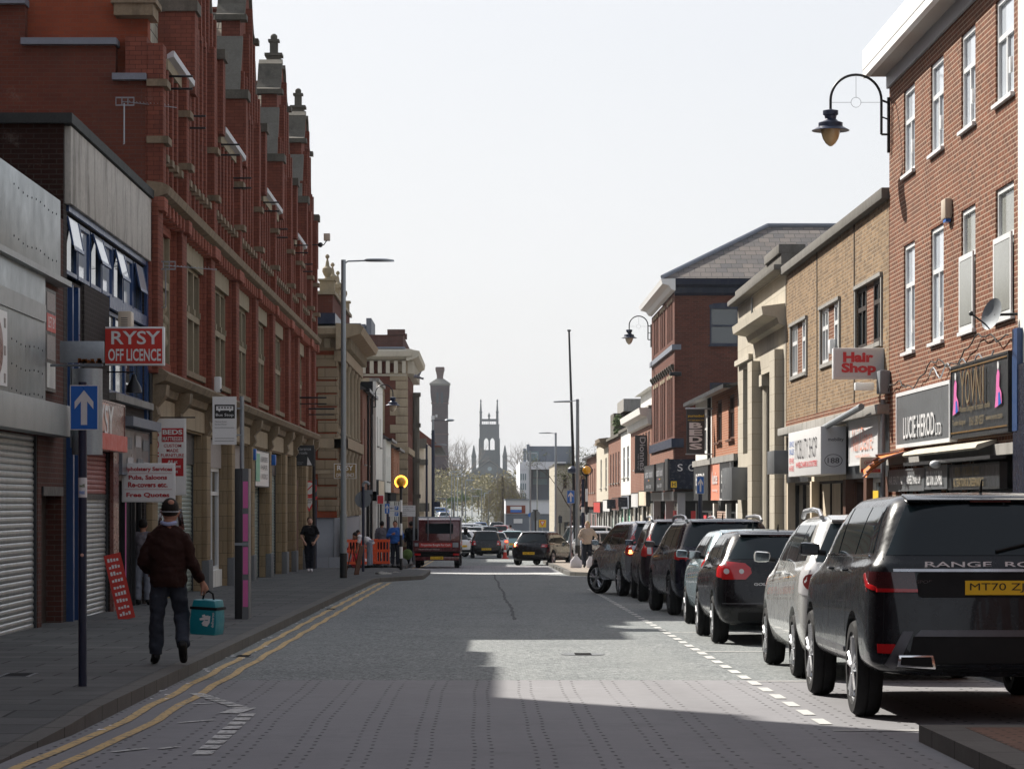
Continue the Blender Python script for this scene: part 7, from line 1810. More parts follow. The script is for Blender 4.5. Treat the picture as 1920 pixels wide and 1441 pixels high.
for (px, y, rt), pc, fl, w_ in zip(fpos, fcol, flab, wh):
    if pc not in protos:
        r, P_ = gcar(fl+' car, '+w_, pc, px, y, rt); protos[pc] = r
    else:
        r = copy_tree(protos[pc]); r['label'] = fl+' car, '+w_; r.location = (sx_(px, y), y, gz(y)); r.rotation_euler = (0, 0, R(rt)); DONE.add(r.name)
    r['group'] = FARG
# red flatbed truck seen from behind
yT = 109.0; t = thing('pickup_truck', 'dark red flatbed truck with Properties Bought For Cash board, seen from behind', 'truck')
hwT = .92
o = MB(); o.box(-hwT, hwT, 0, 2.9, .62, .72); o.build('bed', 'trim_black', t)
o = MB(); o.box(-hwT, hwT, -.04, .0, .66, 1.08); o.box(-hwT, -hwT+.04, .0, 2.9, .72, 1.08); o.box(hwT-.04, hwT, .0, 2.9, .72, 1.08); o.build('side_board', 'paint_maroon', t, each=1)
o = MB(); o.box(-.68, .60, -.055, -.042, .82, .98); sb = o.build('sign_board', 'sign_red', t); text('Properties Bought For Cash', 'lettering', 'sign_white', sb, (-.04, -.058, .90), (1, 0, 0), (0, 0, 1), 1.14, .11, .015)
text('Houses and Land Wanted', 'lettering', 'sign_white', sb, (-.3, -.044, .74), (1, 0, 0), (0, 0, 1), .8, .04, 0)
o = MB(); o.box(.62, .84, -.055, -.042, .82, 1.0); o.box(-.86, -.72, -.055, -.042, .86, .98); o.build('label', 'galv', t, each=1)
o = MB(); o.prism([(2.95, .5), (3.0, 1.35), (3.12, 1.86), (3.3, 1.93), (4.3, 1.93), (4.75, 1.35), (5.3, 1.15), (5.35, .5)], 'x', -.86, .86); cab = o.build('cab', 'paint_maroon', t, True, bev=.05)
o = MB(); o.box(-.55, .55, 2.975, 3.03, 1.32, 1.72); o.build('rear_window', 'car_glass', cab)
o = MB(); o.tube([(-.45, 2.93, .72), (-.45, 2.93, 1.93)], .02, 6); o.tube([(.45, 2.93, .72), (.45, 2.93, 1.93)], .02, 6); o.tube([(-.85, 2.93, .72), (-.85, 2.93, 1.95)], .025, 6); o.tube([(.85, 2.93, .72), (.85, 2.93, 1.95)], .025, 6); o.tube([(-.86, 2.93, 1.96), (.86, 2.93, 1.96)], .03, 6)
o.build('ladder_rack', 'galv', t, each=1)
o = MB(); o.box(-.85, .85, .05, .12, .30, .44); o.build('bumper', 'paint_maroon', t, True, bev=.01); o = MB(); o.box(-.7, .7, .1, 2.8, .44, .6); o.build('chassis', 'interior', t)
plate(t, 0, .40, .045, 'L233 CSR', w=.5)
for sx in (-1, 1):
    o = MB(); o.box(sx*.75-.12, sx*.75+.12, -.02, .03, .50, .58); o.build('tail_light', 'tail_red', t)
    o = MB(); o.box(sx*1.02-.08, sx*1.02+.08, 4.4, 4.46, 1.25, 1.5); o.build('wing_mirror', 'trim_black', t)
    for yy in (.85, 4.3): wheel(t, sx*.76, yy, .33, .2, .2, 'alloy_dark', 5)
t.location = (XP(819, yT), yT, gz(yT)); t.rotation_euler = (0, 0, R(-1)); DONE.add(t.name)
# ============================================================ STREET FURNITURE
def arrow_face(t, fr, cx, cz, w, h, d, parent=None):
    m = MB(); fr.box(m, cx-w/2, cx+w/2, cz-h/2, cz+h/2, d, d+.004); f = m.build('face', 'sign_white', t)
    m = MB(); fr.box(m, cx-w/2+.008, cx+w/2-.008, cz-h/2+.008, cz+h/2-.008, d+.004, d+.006); m.build('blue_field', 'sign_blue', f)
    a = [(0, .42), (.36, .14), (.36, -.02), (.12, .17), (.12, -.42), (-.12, -.42), (-.12, .17), (-.36, -.02), (-.36, .14)]
    m = MB(); half = [(0, .42), (.36, .14), (.36, -.04), (.12, .15), (.12, -.42), (0, -.42)]
    for s_ in (1, -1):
        P = [fr.P(cx+s_*x*w*.92, cz+y*h*.92, d+.009) for x, y in ((0, .42), (.36, .14), (.36, -.04), (.12, .15), (0, .15))]; m.poly(P)
        m.poly([fr.P(cx+s_*x*w*.92, cz+y*h*.92, d+.009) for x, y in ((0, .15), (.12, .15), (.12, -.42), (0, -.42))])
    m.build('arrow', 'sign_white', f)
def post(x, y, z0, z1, r, mat, name='pole', parent=None, r2=None):
    m = MB(); m.tube([(x, y, z0), (x, y, z1)], r, 12, r2=r2); return m.build(name, mat, parent, True)
def gp(px, py, lift=.12): x, y = G(px, py, lift); return x, y, gz(y)+lift
# near one way sign
x, y, z = gp(155, 1286)
t = thing('one_way_sign', 'blue white arrow sign on a navy pole on the near left pavement', 'road sign'); zt = ZP(716, y)
post(x, y, z, zt, .038, 'navy_paint', 'pole', t); fr = Q(y-.04); sc = F/y
arrow_face(t, fr, XP(159, y), ZP(764, y), 53/sc, 84/sc, .0)
m = MB(); m.box(x-.05, x+.05, y-.045, y+.045, ZP(755, y)-.02, ZP(755, y)+.02); m.build('clip', 'galv', t)
m = MB(); m.tube([(x, y, ZP(932, y)), (x, y, ZP(895, y))], .0395, 12); s_ = m.build('sticker', 'sign_white', t, True)
text('wifi', 'lettering', 'leaf_green', s_, (x, y-.041, ZP(910, y)), (1, 0, 0), (0, 0, 1), .05, .03, .02); text('FREE', 'lettering', 'sign_blue', s_, (x, y-.041, ZP(923, y)), (1, 0, 0), (0, 0, 1), .05, .025, .02)
m = MB(); m.ball((x, y-.036, ZP(1040, y)), .016, 8, 6, sy=.3); m.build('sticker', 'pink_pale', t)
# bus stop
x, y, z = gp(455, 1160); sc = F/y
t = thing('bus_stop', 'bus stop flag on a grey pole with a tall black and pink totem', 'bus stop')
post(x-.02, y+.1, z, ZP(742, y), .035, 'galv', 'pole', t)
fr = Q(y+.05); m = MB(); fr.box(m, XP(398, y), XP(443, y), ZP(833, y), ZP(743, y), 0, .02); fl = m.build('flag', 'sign_white', t)
m = MB(); fr.box(m, XP(402, y), XP(440, y), ZP(784, y), ZP(758, y), .02, .023); bl = m.build('black_panel', 'plate_text', fl); cx = XP(421, y)
text('Bus Stop', 'lettering', 'sign_white', bl, fr.P(cx, ZP(778, y), .025), (1, 0, 0), (0, 0, 1), .27, .055, .005)
m = MB(); fr.box(m, XP(405, y), XP(437, y), ZP(769, y), ZP(761, y), .023, .027); bu = m.build('bus_symbol', 'sign_white', bl)
m = MB()
for k in range(5): fr.box(m, XP(409+k*5.4, y), XP(412.5+k*5.4, y), ZP(765, y), ZP(762.5, y), .027, .029)
m.build('bus_window', 'plate_text', bu, each=1)
m = MB()
for px in (411, 431): m.ball(fr.P(XP(px, y), ZP(769.5, y), .026), .014, 8, 5, sy=.2)
m.build('bus_wheel', 'sign_white', bu, each=1)
for s_, py in (('Clarence Street', 790), ('Stamford Street', 795)): text(s_, 'lettering', 'letter_dark', fl, fr.P(cx-.06, ZP(py, y), .022), (1, 0, 0), (0, 0, 1), .18, .022, 0)
m = MB()
for py in (801, 821, 826): fr.box(m, XP(402, y), XP(439, y), ZP(py+.7, y), ZP(py, y), .02, .022)
m.build('rule', 'letter_dark', fl, each=1)
m = MB(); m.box(XP(443, y), x, y+.06, y+.09, ZP(765, y)-.01, ZP(765, y)+.01); m.box(XP(443, y), x, y+.06, y+.09, ZP(815, y)-.01, ZP(815, y)+.01); m.build('clamp', 'galv', t, each=1)
m = MB(); m.box(XP(440, y), XP(454, y), y, y+.5, z, ZP(878, y)); m.build('totem', 'black_paint', t, True, bev=.008)
m = MB(); m.box(XP(454, y)+.002, XP(466, y), y+.0, y+.46, z, ZP(878, y)); m.build('totem_side', 'sign_grey', t)
for a, c in ((902, 952), (963, 1014), (1025, 1076), (1087, 1137)):
    m = MB(); m.box(XP(455.5, y), XP(465, y), y-.006, y-.001, ZP(c, y), ZP(a, y)); m.build('pink_panel', 'pink', t)
m = MB(); m.box(XP(440, y), XP(466, y), y-.012, y-.007, ZP(1022, y), ZP(1017, y)); m.build('metal_band', 'galv', t)
# tall street lamp with long arm
def tall_lamp(label, px, py, ptop, pxarm, pyarm, r=.075, mat='galv', lift=.12, y=None, group=None, head='galv', base=True):
    if y is None: x, y, z = gp(px, py, lift)
    else: x = XP(px, y); z = gz(y)+lift
    zt = ZP(ptop, y); t = thing('street_lamp', label, 'street lamp', group)
    post(x, y, z, zt, r*1.15, mat, 'pole', t, r*.9)
    if base: post(x, y, z, z+(zt-z)*.20, r*1.35, mat, 'pole_base', t); post(x, y, z, z+.7, r*1.42, 'black_paint', 'pole_foot', t)
    xa = XP(pxarm, y); za = ZP(pyarm, y); s_ = 1 if xa > x else -1
    m = MB(); m.tube([(x, y, zt-.12), (x+(xa-x)*.12, y, zt-.04+(za-zt)*.2), (xa-s_*.35, y, za-.02)], .022, 6); m.build('arm', mat, t)
    m = MB(); m.rings([(xa-s_*.05, y, za-.05, .40, .12), (xa-s_*.08, y, za, .42, .13), (xa-s_*.14, y, za+.03, .30, .09)], 16); m.xf(Matrix.Translation((0, 0, 0))); m.build('lamp_head', head, t, True)
    return t
tall_lamp('tall grey street lamp nearest on the left pavement with a long arm', 644, 1083, 487, 716, 487)
tall_lamp('tall grey street lamp beside the black flagpole on the right', 1083, 0, 748, 1052, 752, r=.085, y=128)
tall_lamp('grey street lamp with an arm to the left in front of the low office', 1042, 0, 811, 1020, 811, r=.08, y=190)
tall_lamp('navy street lamp left of the brick tower with a pale oval head', 800, 0, 833, 827, 833, r=.07, mat='navy_paint', y=165, base=False)
x = XP(812, 140); t = thing('camera_mast', 'dark blue mast with a white camera and oval lamp before the brick tower', 'mast'); z = gz(140)+.12
post(x, 140, z, ZP(806, 140), .085, 'navy_paint', 'pole', t); post(x, 140, ZP(806, 140), ZP(786, 140), .05, 'galv', 'upper_pole', t)
m = MB(); m.box(x-.09, x+.07, 139.9, 140.1, ZP(786, 140), ZP(779, 140)); m.box(x+.12, x+.22, 139.9, 140.1, ZP(782, 140), ZP(777, 140)); m.build('camera', 'white_plastic', t, each=1)
m = MB(); m.tube([(x, 140, ZP(788, 140)), (XP(838, 140), 140, ZP(787.5, 140))], .02, 6); m.build('arm', 'navy_paint', t); m = MB(); m.ball((XP(843, 140), 140, ZP(787.5, 140)), .24, 14, 8, sz=.28, sy=.5); m.build('lamp_head', 'galv', t, True)
m = MB(); m.box(x, x+.36, 139.9, 139.95, ZP(950, 140), ZP(940, 140)); m.build('street_name_plate', 'navy_paint', t)
# flagpole
t = thing('flagpole', 'thin black leaning flagpole taller than the street lamps on the right', 'flagpole'); yy = 135.0
m = MB(); m.tube([(XP(1080, yy), yy, gz(yy)), (XP(1074, yy), yy, ZP(840, yy)), (XP(1067, yy), yy, ZP(621, yy))], .10, 8, r2=.045); m.build('pole', 'black_metal', t, True)
m = MB(); m.tube([(XP(1067, yy), yy, ZP(621, yy)), (XP(1067, yy), yy, ZP(618, yy))], .09, 8); m.build('cap', 'black_metal', t)
m = MB(); m.lathe(XP(1073, yy), yy-.2, [(.02, ZP(888, yy)), (.24, ZP(885, yy)), (.22, ZP(878, yy)), (.1, ZP(874, yy)), (.02, ZP(873, yy))], 12); m.build('lamp_hood', 'navy_paint', t, True)
# swan-neck lamps on walls
def swan(label, xw, y, zc, s_, span, glass, group):
    # s_: direction the arm goes (+1 to +X)
    t = thing('wall_lamp', label, 'street lamp', group); r = span/2; n = 20
    m = MB(); m.tube([(xw+s_*.18, y, zc-.62)]+[(xw+s_*(.18+r-r*math.cos(math.pi*k/n)), y, zc+r*math.sin(math.pi*k/n)) for k in range(n+1)]+[(xw+s_*(.18+2*r), y, zc-.18)], .024, 8); m.build('arm', 'black_metal', t, True)
    m = MB(); m.box(min(xw+s_*.02, xw+s_*.075), max(xw+s_*.02, xw+s_*.075), y-.03, y+.03, zc-.95, zc+.05); m.tube([(xw+s_*.05, y, zc-.05), (xw+s_*.18, y, zc-.0)], .02, 6); m.tube([(xw+s_*.05, y, zc-.62), (xw+s_*.18, y, zc-.62)], .02, 6); m.tube([(xw+s_*.05, y, zc-.35), (xw+s_*.18, y, zc-.3)], .014, 6); m.build('wall_bracket', 'black_metal', t)
    cx = xw+s_*(.18+r); m = MB()
    m.tube([(xw+s_*.18, y, zc-.04), (cx-s_*.09, y, zc-.04)], .004, 4); m.tube([(cx+s_*.09, y, zc-.04), (xw+s_*(.18+2*r), y, zc-.04)], .004, 4); m.tube([(cx, y, zc+.05), (cx, y, zc+r)], .004, 4)
    m.tube([(cx+.09*math.cos(k*.3307), y, zc-.04+.09*math.sin(k*.3307)) for k in range(20)], .004, 4, False); m.build('brace_wire', 'black_metal', t)
    lx = xw+s_*(.18+2*r); z0 = zc-.16; m = MB()
    m.lathe(lx, y, [(.02, z0), (.14, z0-.03), (.14, z0-.10), (.11, z0-.12), (.10, z0-.18), (.14, z0-.22), (.22, z0-.25), (.22, z0-.32), (.26, z0-.34), (.34, z0-.385), (.34, z0-.395), (.2, z0-.36), (.02, z0-.35)], 28); hd = m.build('lamp_hood', 'navy_paint', t, True, 25)
    m = MB(); m.lathe(lx, y, [(.02, z0-.36), (.175, z0-.37), (.17, z0-.44), (.14, z0-.54), (.09, z0-.62), (.03, z0-.67), (.005, z0-.675)], 24); m.build('lamp_glass', glass, hd, True, 60)
    return t
GW = 'swan necked lamps bracketed to the house walls'
swan('large amber glass swan necked lamp high on the red brick block', XR, 50.7, ZP(188, 50.7), -1, .92, 'lamp_glass', GW)
swan('swan necked lamp with pale glass on the tall brown corner house', XR, 122.3, ZP(610, 122.3), -1, .82, 'lamp_glass_pale', GW)
swan('swan necked lamp with pale glass over the far left pavement', -5.0, 126.0, ZP(737, 126), 1, .78, 'lamp_glass_pale', GW)
# belisha beacons
def belisha(label, px, py, pg, glow):
    x, y, z = gp(px, py); zg = ZP(pg, y); t = thing('belisha_beacon', label, 'beacon', 'striped crossing beacons')
    n = 7; h = (zg-.22-z)
    for k in range(n):
        a = z+h*k/n; b = z+h*(k+1)/n
        if k == 0: b = a+h/n
        m = MB(); m.tube([(x, y, a), (x, y, b)], .055 if k < 3 else .045, 12); m.build('stripe_band', 'black_paint' if k % 2 == 0 else 'white_paint', t, True)
    m = MB(); m.lathe(x, y, [(.03, zg-.26), (.09, zg-.2), (.10, zg-.16), (.02, zg-.16)], 14); m.build('collar', 'black_metal', t, True)
    m = MB(); m.ball((x, y, zg), .165, 20, 12); m.build('globe', 'beacon_amber', t, True)
    m = MB(); m.tube([(x+.20*math.cos(a), y, zg+.20*math.sin(a)) for a in [R(-60)+R(300)*k/30 for k in range(31)]], .024 if glow else .02, 8, True); m.build('halo_ring', 'beacon_ring' if glow else 'black_metal', t, True)
belisha('striped beacon with glowing ring on the left side of the crossing', 752, 1068, 903, True)
belisha('striped beacon with unlit yellow globe on the right side of the crossing', 1100, 1060, 881, False)
# left cluster of signs
x, y, z = gp(592, 1060); y = 99.0; x = XP(592, y); z = gz(y)+.1
t = thing('give_way_post', 'give way triangle under a round no turn sign by the arcade corner', 'road sign'); post(x, y, z, ZP(898, y), .04, 'navy_paint', 'pole', t); fr = Q(y-.05)
def disc(fr, cx, cz, r, d, n=24): 
    m = MB(); m.poly([fr.P(cx+r*math.cos(2*math.pi*k/n), cz+r*math.sin(2*math.pi*k/n), d) for k in range(n)]); return m
dd = disc(fr, XP(580, y), ZP(915, y), .27, .012).build('round_sign', 'red_bright', t); disc(fr, XP(580, y), ZP(915, y), .215, .016).build('white_disc', 'sign_white', dd)
m = MB(); m.box(-.24, .24, -.002, .002, -.02, .02); m.xf(Matrix.Translation((XP(580, y), y-.07, ZP(915, y))) @ Matrix.Rotation(R(-45), 4, 'Y')); m.build('slash', 'red_bright', dd)
cx, cz = XP(580, y), ZP(943, y); m = MB(); m.poly([fr.P(cx-.31, cz+.24, .012), fr.P(cx+.31, cz+.24, .012), fr.P(cx, cz-.30, .012)]); tr = m.build('triangle_sign', 'red_bright', t)
m = MB(); m.poly([fr.P(cx-.21, cz+.18, .016), fr.P(cx+.21, cz+.18, .016), fr.P(cx, cz-.19, .016)]); m.build('white_triangle', 'sign_white', tr)
text('GIVE', 'lettering', 'plate_text', tr, fr.P(cx, cz+.12, .02), (1, 0, 0), (0, 0, 1), .22, .07, .01); text('WAY', 'lettering', 'plate_text', tr, fr.P(cx, cz+.03, .02), (1, 0, 0), (0, 0, 1), .14, .06, .01)
m = MB(); fr.box(m, XP(577, y), XP(584, y), ZP(978, y), ZP(972, y), .0, .02); m.build('orange_plate', 'sign_orange', t)
x, y, z = gp(681, 1071)
t = thing('sign_post', 'hooked grey post carrying the grey backs of round signs on the left', 'road sign'); post(x, y, z, ZP(910, y), .045, 'navy_paint', 'pole', t)
m = MB(); m.tube([(x, y, ZP(912, y)), (x, y, ZP(907, y)), (x+.06, y, ZP(903.5, y)), (x+.14, y, ZP(904, y)), (x+.2, y, ZP(908, y))], .05, 8); m.build('hooked_top', 'galv', t, True)
m = MB(); m.tube([(x-.01, y+.06, ZP(936, y)), (x-.01, y+.08, ZP(936, y))], .27, 24); m.build('round_sign_back', 'galv_dull', t, True); m = MB(); m.box(x+.02, x+.30, y+.09, y+.11, ZP(926, y), ZP(918, y)); m.build('small_sign_back', 'galv_dull', t)
x, y, z = gp(727, 1058)
t = thing('one_way_sign', 'small blue white arrow sign on the left near the glowing beacon', 'road sign'); post(x, y, z, ZP(938, y), .05, 'navy_paint', 'pole', t); arrow_face(t, Q(y-.06), x-.02, ZP(953, y), .20, .40, .0)
t = thing('parking_sign', 'white direction sign with blue P squares and arrows behind the glowing beacon', 'road sign'); y = 112.0; fr = Q(y)
m = MB(); fr.box(m, XP(729, y), XP(779, y), ZP(968, y), ZP(947, y), 0, .04); m.build('board', 'sign_white', t); post(XP(776, y), y+.08, gz(y)+.12, ZP(947, y), .045, 'galv', 'pole', t); m = MB(); fr.box(m, XP(729, y), XP(778, y), ZP(957.6, y), ZP(957.2, y), .04, .043); m.build('rule', 'plate_text', t)
for py in (952, 963):
    m = MB(); fr.box(m, XP(740, y), XP(747, y), ZP(py+3.5, y), ZP(py-3.5, y), .04, .043); p = m.build('blue_square', 'sign_blue', t); text('P', 'lettering', 'sign_white', p, fr.P(XP(743.5, y), ZP(py, y), .046), (1, 0, 0), (0, 0, 1), .07, .11, .01)
for s_, py, px in (('Warrington Street', 950, 764), ('Long Stay', 954.5, 762), ('Library', 961, 758), ('Market', 965.5, 757)): text(s_, 'lettering', 'plate_text', t, fr.P(XP(px, y), ZP(py, y), .044), (1, 0, 0), (0, 0, 1), None, .055, .0)
m = MB(); fr.box(m, XP(732, y), XP(738, y), ZP(953, y), ZP(952, y), .04, .044); m.poly([fr.P(XP(731, y), ZP(952.5, y), .045), fr.P(XP(734, y), ZP(954.5, y), .045), fr.P(XP(734, y), ZP(950.5, y), .045)]); m.build('arrow', 'plate_text', t)
# right cluster
def arrow_post(label, px, pc, y, w, h, zpole, mat='galv'):
    x = XP(px, y); t = thing('one_way_sign', label, 'road sign'); post(x, y, gz(y)+.12, ZP(zpole, y), .045, mat, 'pole', t); arrow_face(t, Q(y-.06), x, ZP(pc, y), w, h, .0); return t
arrow_post('blue white arrow sign left of the right hand beacon', 1070, 931, 118, 14/F*118, 24/F*118, 916)
arrow_post('blue white arrow sign over the roof of the navy 4x4', 1313, 909, 62, .165, .385, 892, 'navy_paint')
x, y, z = gp(1093, 1058); t = thing('bollard_pole', 'navy pole with white bands just left of the right hand beacon', 'pole'); post(x, y, z, ZP(898, y), .06, 'navy_paint', 'pole', t); post(x, y, ZP(960, y), ZP(950, y), .062, 'white_paint', 'band', t)
t = thing('road_sign', 'grey back of a round sign on a post before the low office', 'road sign'); y = 175.0; post(XP(1004, y), y, gz(y), ZP(955, y), .05, 'black_paint', 'pole', t); m = MB(); m.tube([(XP(1004, y), y+.1, ZP(966, y)), (XP(1004, y), y+.13, ZP(966, y))], .32, 22); m.build('disc', 'galv_dull', t, True); m = MB(); m.box(XP(999, y), XP(1009, y), y-.05, y, ZP(957, y), ZP(955, y)); m.build('top_bar', 'black_paint', t)
t = thing('road_sign', 'yellow backed give way triangle by the far junction', 'road sign'); y = 178.0; post(XP(1017, y), y+.05, gz(y), ZP(975, y), .04, 'galv', 'pole', t); fr = Q(y); m = MB(); fr.box(m, XP(1010.5, y), XP(1024, y), ZP(988, y), ZP(974, y), 0, .02); m.build('yellow_board', 'sign_yellow', t); cx = XP(1017, y); cz = ZP(980, y); m = MB(); m.poly([fr.P(cx-.18, cz+.13, .03), fr.P(cx+.18, cz+.13, .03), fr.P(cx, cz-.2, .03)]); tr = m.build('triangle', 'red_bright', t); m = MB(); m.poly([fr.P(cx-.11, cz+.09, .034), fr.P(cx+.11, cz+.09, .034), fr.P(cx, cz-.12, .034)]); m.build('white_triangle', 'sign_white', tr)
t = thing('road_sign', 'round blue sign on a thin pole before the low office', 'road sign'); y = 185.0; post(XP(994, y), y+.05, gz(y), ZP(845, y), .07, 'galv', 'pole', t); disc(Q(y), XP(994, y), ZP(965, y), .14, .03).build('disc', 'sign_blue', t)
t = thing('litter_bin', 'navy boxed map panel on a post by the cream stone house', 'sign'); y = 160.0; m = MB(); m.box(XP(1047, y), XP(1054, y), y, y+.1, ZP(980, y), ZP(967, y)); m.build('panel', 'sign_navy', t); post(XP(1050, y), y+.15, gz(y), ZP(965, y), .04, 'black_paint', 'post', t)
# distant lamp columns
GL = 'distant lamp columns beyond the junction'
for px, pt, y, s_ in ((847, 884, 300, 1), (852, 893, 330, 1), (858, 888, 360, 1), (866, 872, 320, -1), (873, 900, 300, 1), (903, 917, 310, -1), (908, 924, 340, 1), (916, 920, 300, 1), (885, 930, 380, 1), (837, 934, 260, -1), (952, 895, 520, 1), (1007, 850, 240, -1)):
    x = XP(px, y); z = gz(y); zt = ZP(pt, y); t = thing('lamp_column', 'thin grey lamp column '+{847: 'nearest the brick tower', 852: 'second from the brick tower', 858: 'third from the brick tower', 866: 'tallest, with a cross arm left of the church', 873: 'fifth from the brick tower', 903: 'with a T head under the church tower', 908: 'short one under the church tower', 916: 'right of the T headed one under the church', 885: 'faint one under the left church turret', 837: 'at the end of the left row', 952: 'over the weeping willow', 1007: 'before the glass front of the modern office'}[px], 'street lamp', GL)
    post(x, y, z, zt, .07, 'galv', 'pole', t, .04); m = MB(); m.tube([(x, y, zt), (x+s_*1.0, y, zt+.05)], .05, 5); m.build('arm', 'galv', t)
# barriers, A board and clutter by the bank
def barrier(label, x, y, rot):
    t = thing('barrier', label, 'barrier', 'orange plastic barriers by the bank'); m = MB()
    for zz in (.12, .55, .92): m.box(-.5, .5, -.02, .02, zz, zz+.10)
    m.build('rail', 'orange_plastic', t, each=1); m = MB()
    for k in range(9): m.box(-.48+k*.115, -.44+k*.115, -.015, .015, .12, 1.0)
    m.build('bar', 'orange_plastic', t, each=1); m = MB(); m.box(-.45, -.3, -.2, .2, 0, .08); m.box(.3, .45, -.2, .2, 0, .08); m.build('foot', 'black_paint', t, each=1)
    t.location = (x, y, gz(y)+.12); t.rotation_euler = (0, 0, R(rot)); DONE.add(t.name)
for px, y, rot, lab in ((666, 101, 20, 'orange barrier farthest left behind the lamp post'), (674, 104, 60, 'orange barrier half behind the bending man'), (706, 103, -10, 'orange barrier right of the bending man'), (700, 107, 75, 'orange barrier seen end on behind the bending man')): barrier(lab, XP(px, y), y, rot)
x, y, z = gp(660, 1080); t = thing('a_board', 'brown pavement A board leaning behind the lamp post', 'sign board'); m = MB(); m.box(-.28, .28, 0, .03, 0, .95); m.xf(Matrix.Rotation(R(12), 4, 'X')); m.build('panel', 'wood_brown', t); m = MB(); m.tube([(.27, .0, 0), (.22, .2, .93)], .02, 5); m.tube([(.3, .45, 0), (.22, .2, .93)], .02, 5); m.build('leg', 'wood_brown', t, each=1); t.location = (x, y+3, gz(y+3)+.12); t.rotation_euler = (0, 0, R(78)); t.scale = (.9, .9, .95); DONE.add(t.name)
t = thing('shopping_bags', 'red and white bags on the pavement beside the orange barriers', 'bag'); y = 101.5; rn = random.Random(3)
for dx, mt, s_ in ((0, 'cloth_red', .22), (.3, 'cloth_white', .16), (.12, 'cloth_red', .2)):
    m = MB(); m.ball((XP(668, y)+dx, y-dx*.5, gz(y)+.12+s_), s_, 10, 7, sz=1.1); m.build('bag', mt, t, True)
# sacks / rubbish on the kerb end
t = thing('rubbish_sacks', 'pale crumpled sacks lying on the road at the end of the left kerb', 'sack'); rn = random.Random(9)
for px, py, s_ in ((716, 1083, .2), (724, 1081, .16), (735, 1084, .13), (742, 1080, .16), (750, 1083, .11)):
    x, y = G(px, py, .0); m = MB(); m.ball((0, 0, 0), s_, 12, 8, sx=1.3, sz=.5)
    m.v = [tuple(Vector(v)*(1+.28*math.sin(v[0]*31+v[1]*23+v[2]*17+px))+Vector((x, y, gz(y)+s_*.4))) for v in m.v]; m.build('sack', 'cloth_grey' if px == 735 else 'render_grey', t, True)
# pigeon in flight
yP = 70.0; t = thing('pigeon', 'grey pigeon flying beside the dentilled cornice', 'bird'); px_, pz_ = XP(783, yP), ZP(706, yP)
m = MB(); m.tube([(px_-.10, yP, pz_-.02), (px_-.05, yP, pz_), (px_+.02, yP, pz_-.01), (px_+.10, yP, pz_-.04), (px_+.15, yP, pz_-.05)], [.012, .03, .035, .022, .03], 8); m.build('body', 'bird_grey', t, True)
m = MB()
m.poly([(px_-.04, yP, pz_+.01), (px_+.04, yP, pz_), (px_+.12, yP-.05, pz_+.16), (px_+.05, yP-.04, pz_+.10)]); m.poly([(px_-.04, yP, pz_+.01), (px_+.04, yP, pz_), (px_-.05, yP+.12, pz_+.07), (px_-.12, yP+.1, pz_+.03)]); m.build('wing', 'bird_grey', t, each=1)
# traffic cone and bollards near the junction
for px, y, lab in ((947, 150, 'red and white cone between the two dark hatchbacks'),):
    x = XP(px, y); z = gz(y); t = thing('traffic_cone', lab, 'cone'); m = MB(); m.lathe(x, y, [(.2, z), (.2, z+.06), (.12, z+.07), (.03, z+.75), (.01, z+.76)], 12); m.build('cone', 'sign_red', t, True); m = MB(); m.lathe(x, y, [(.093, z+.26), (.068, z+.48)], 12); m.build('white_band', 'white_paint', t, True)
# drain covers
for x, y, rx, ry, lab in ((-2.82, 33.0, .2, .22, 'dark slotted gully grate in the left gutter nearest the view'), (-2.82, 52.0, .2, .22, 'dark slotted gully grate farther along the left gutter'), (-4.4, 26.5, .3, .3, 'square metal access cover in the left pavement'), (1.2, 33.5, .26, .26, 'round worn manhole cover in the middle of the road')):
    z = gz(y)+(.128 if x < -4 else .008); t = thing('manhole_cover' if abs(x) < 2 or x < -4 else 'gully_grate', lab, 'cover'); m = MB()
    if abs(x) < 2: m.lathe(x, y, [(.001, z-.02), (rx, z-.02), (rx, z), (.001, z)], 24)
    else: m.box(x-rx/2, x+rx/2, y-ry, y+ry, z-.02, z)
    m.build('plate', 'plinth', t); m = MB()
    for k in range(6): m.box(x-rx*.38, x+rx*.38, y-ry*.8+k*ry*.3, y-ry*.8+k*ry*.3+ry*.1, z+.001, z+.003)
    m.build('slot', 'interior', t, each=1)
# litter
m = MB(); rn = random.Random(14)
for k in range(46):
    y = rn.uniform(20, 70); x = -2.98+rn.random()**2*.25; s_ = rn.uniform(.012, .035); m.quad((x-s_, y-s_, gz(y)+.009), (x+s_, y-s_*.5, gz(y)+.012), (x+s_, y+s_, gz(y)+.01), (x-s_*.6, y+s_, gz(y)+.013))
tag(m.build('litter', 'white_paint'), 'scraps of litter and grit along the left gutter', 'litter', kind='stuff')
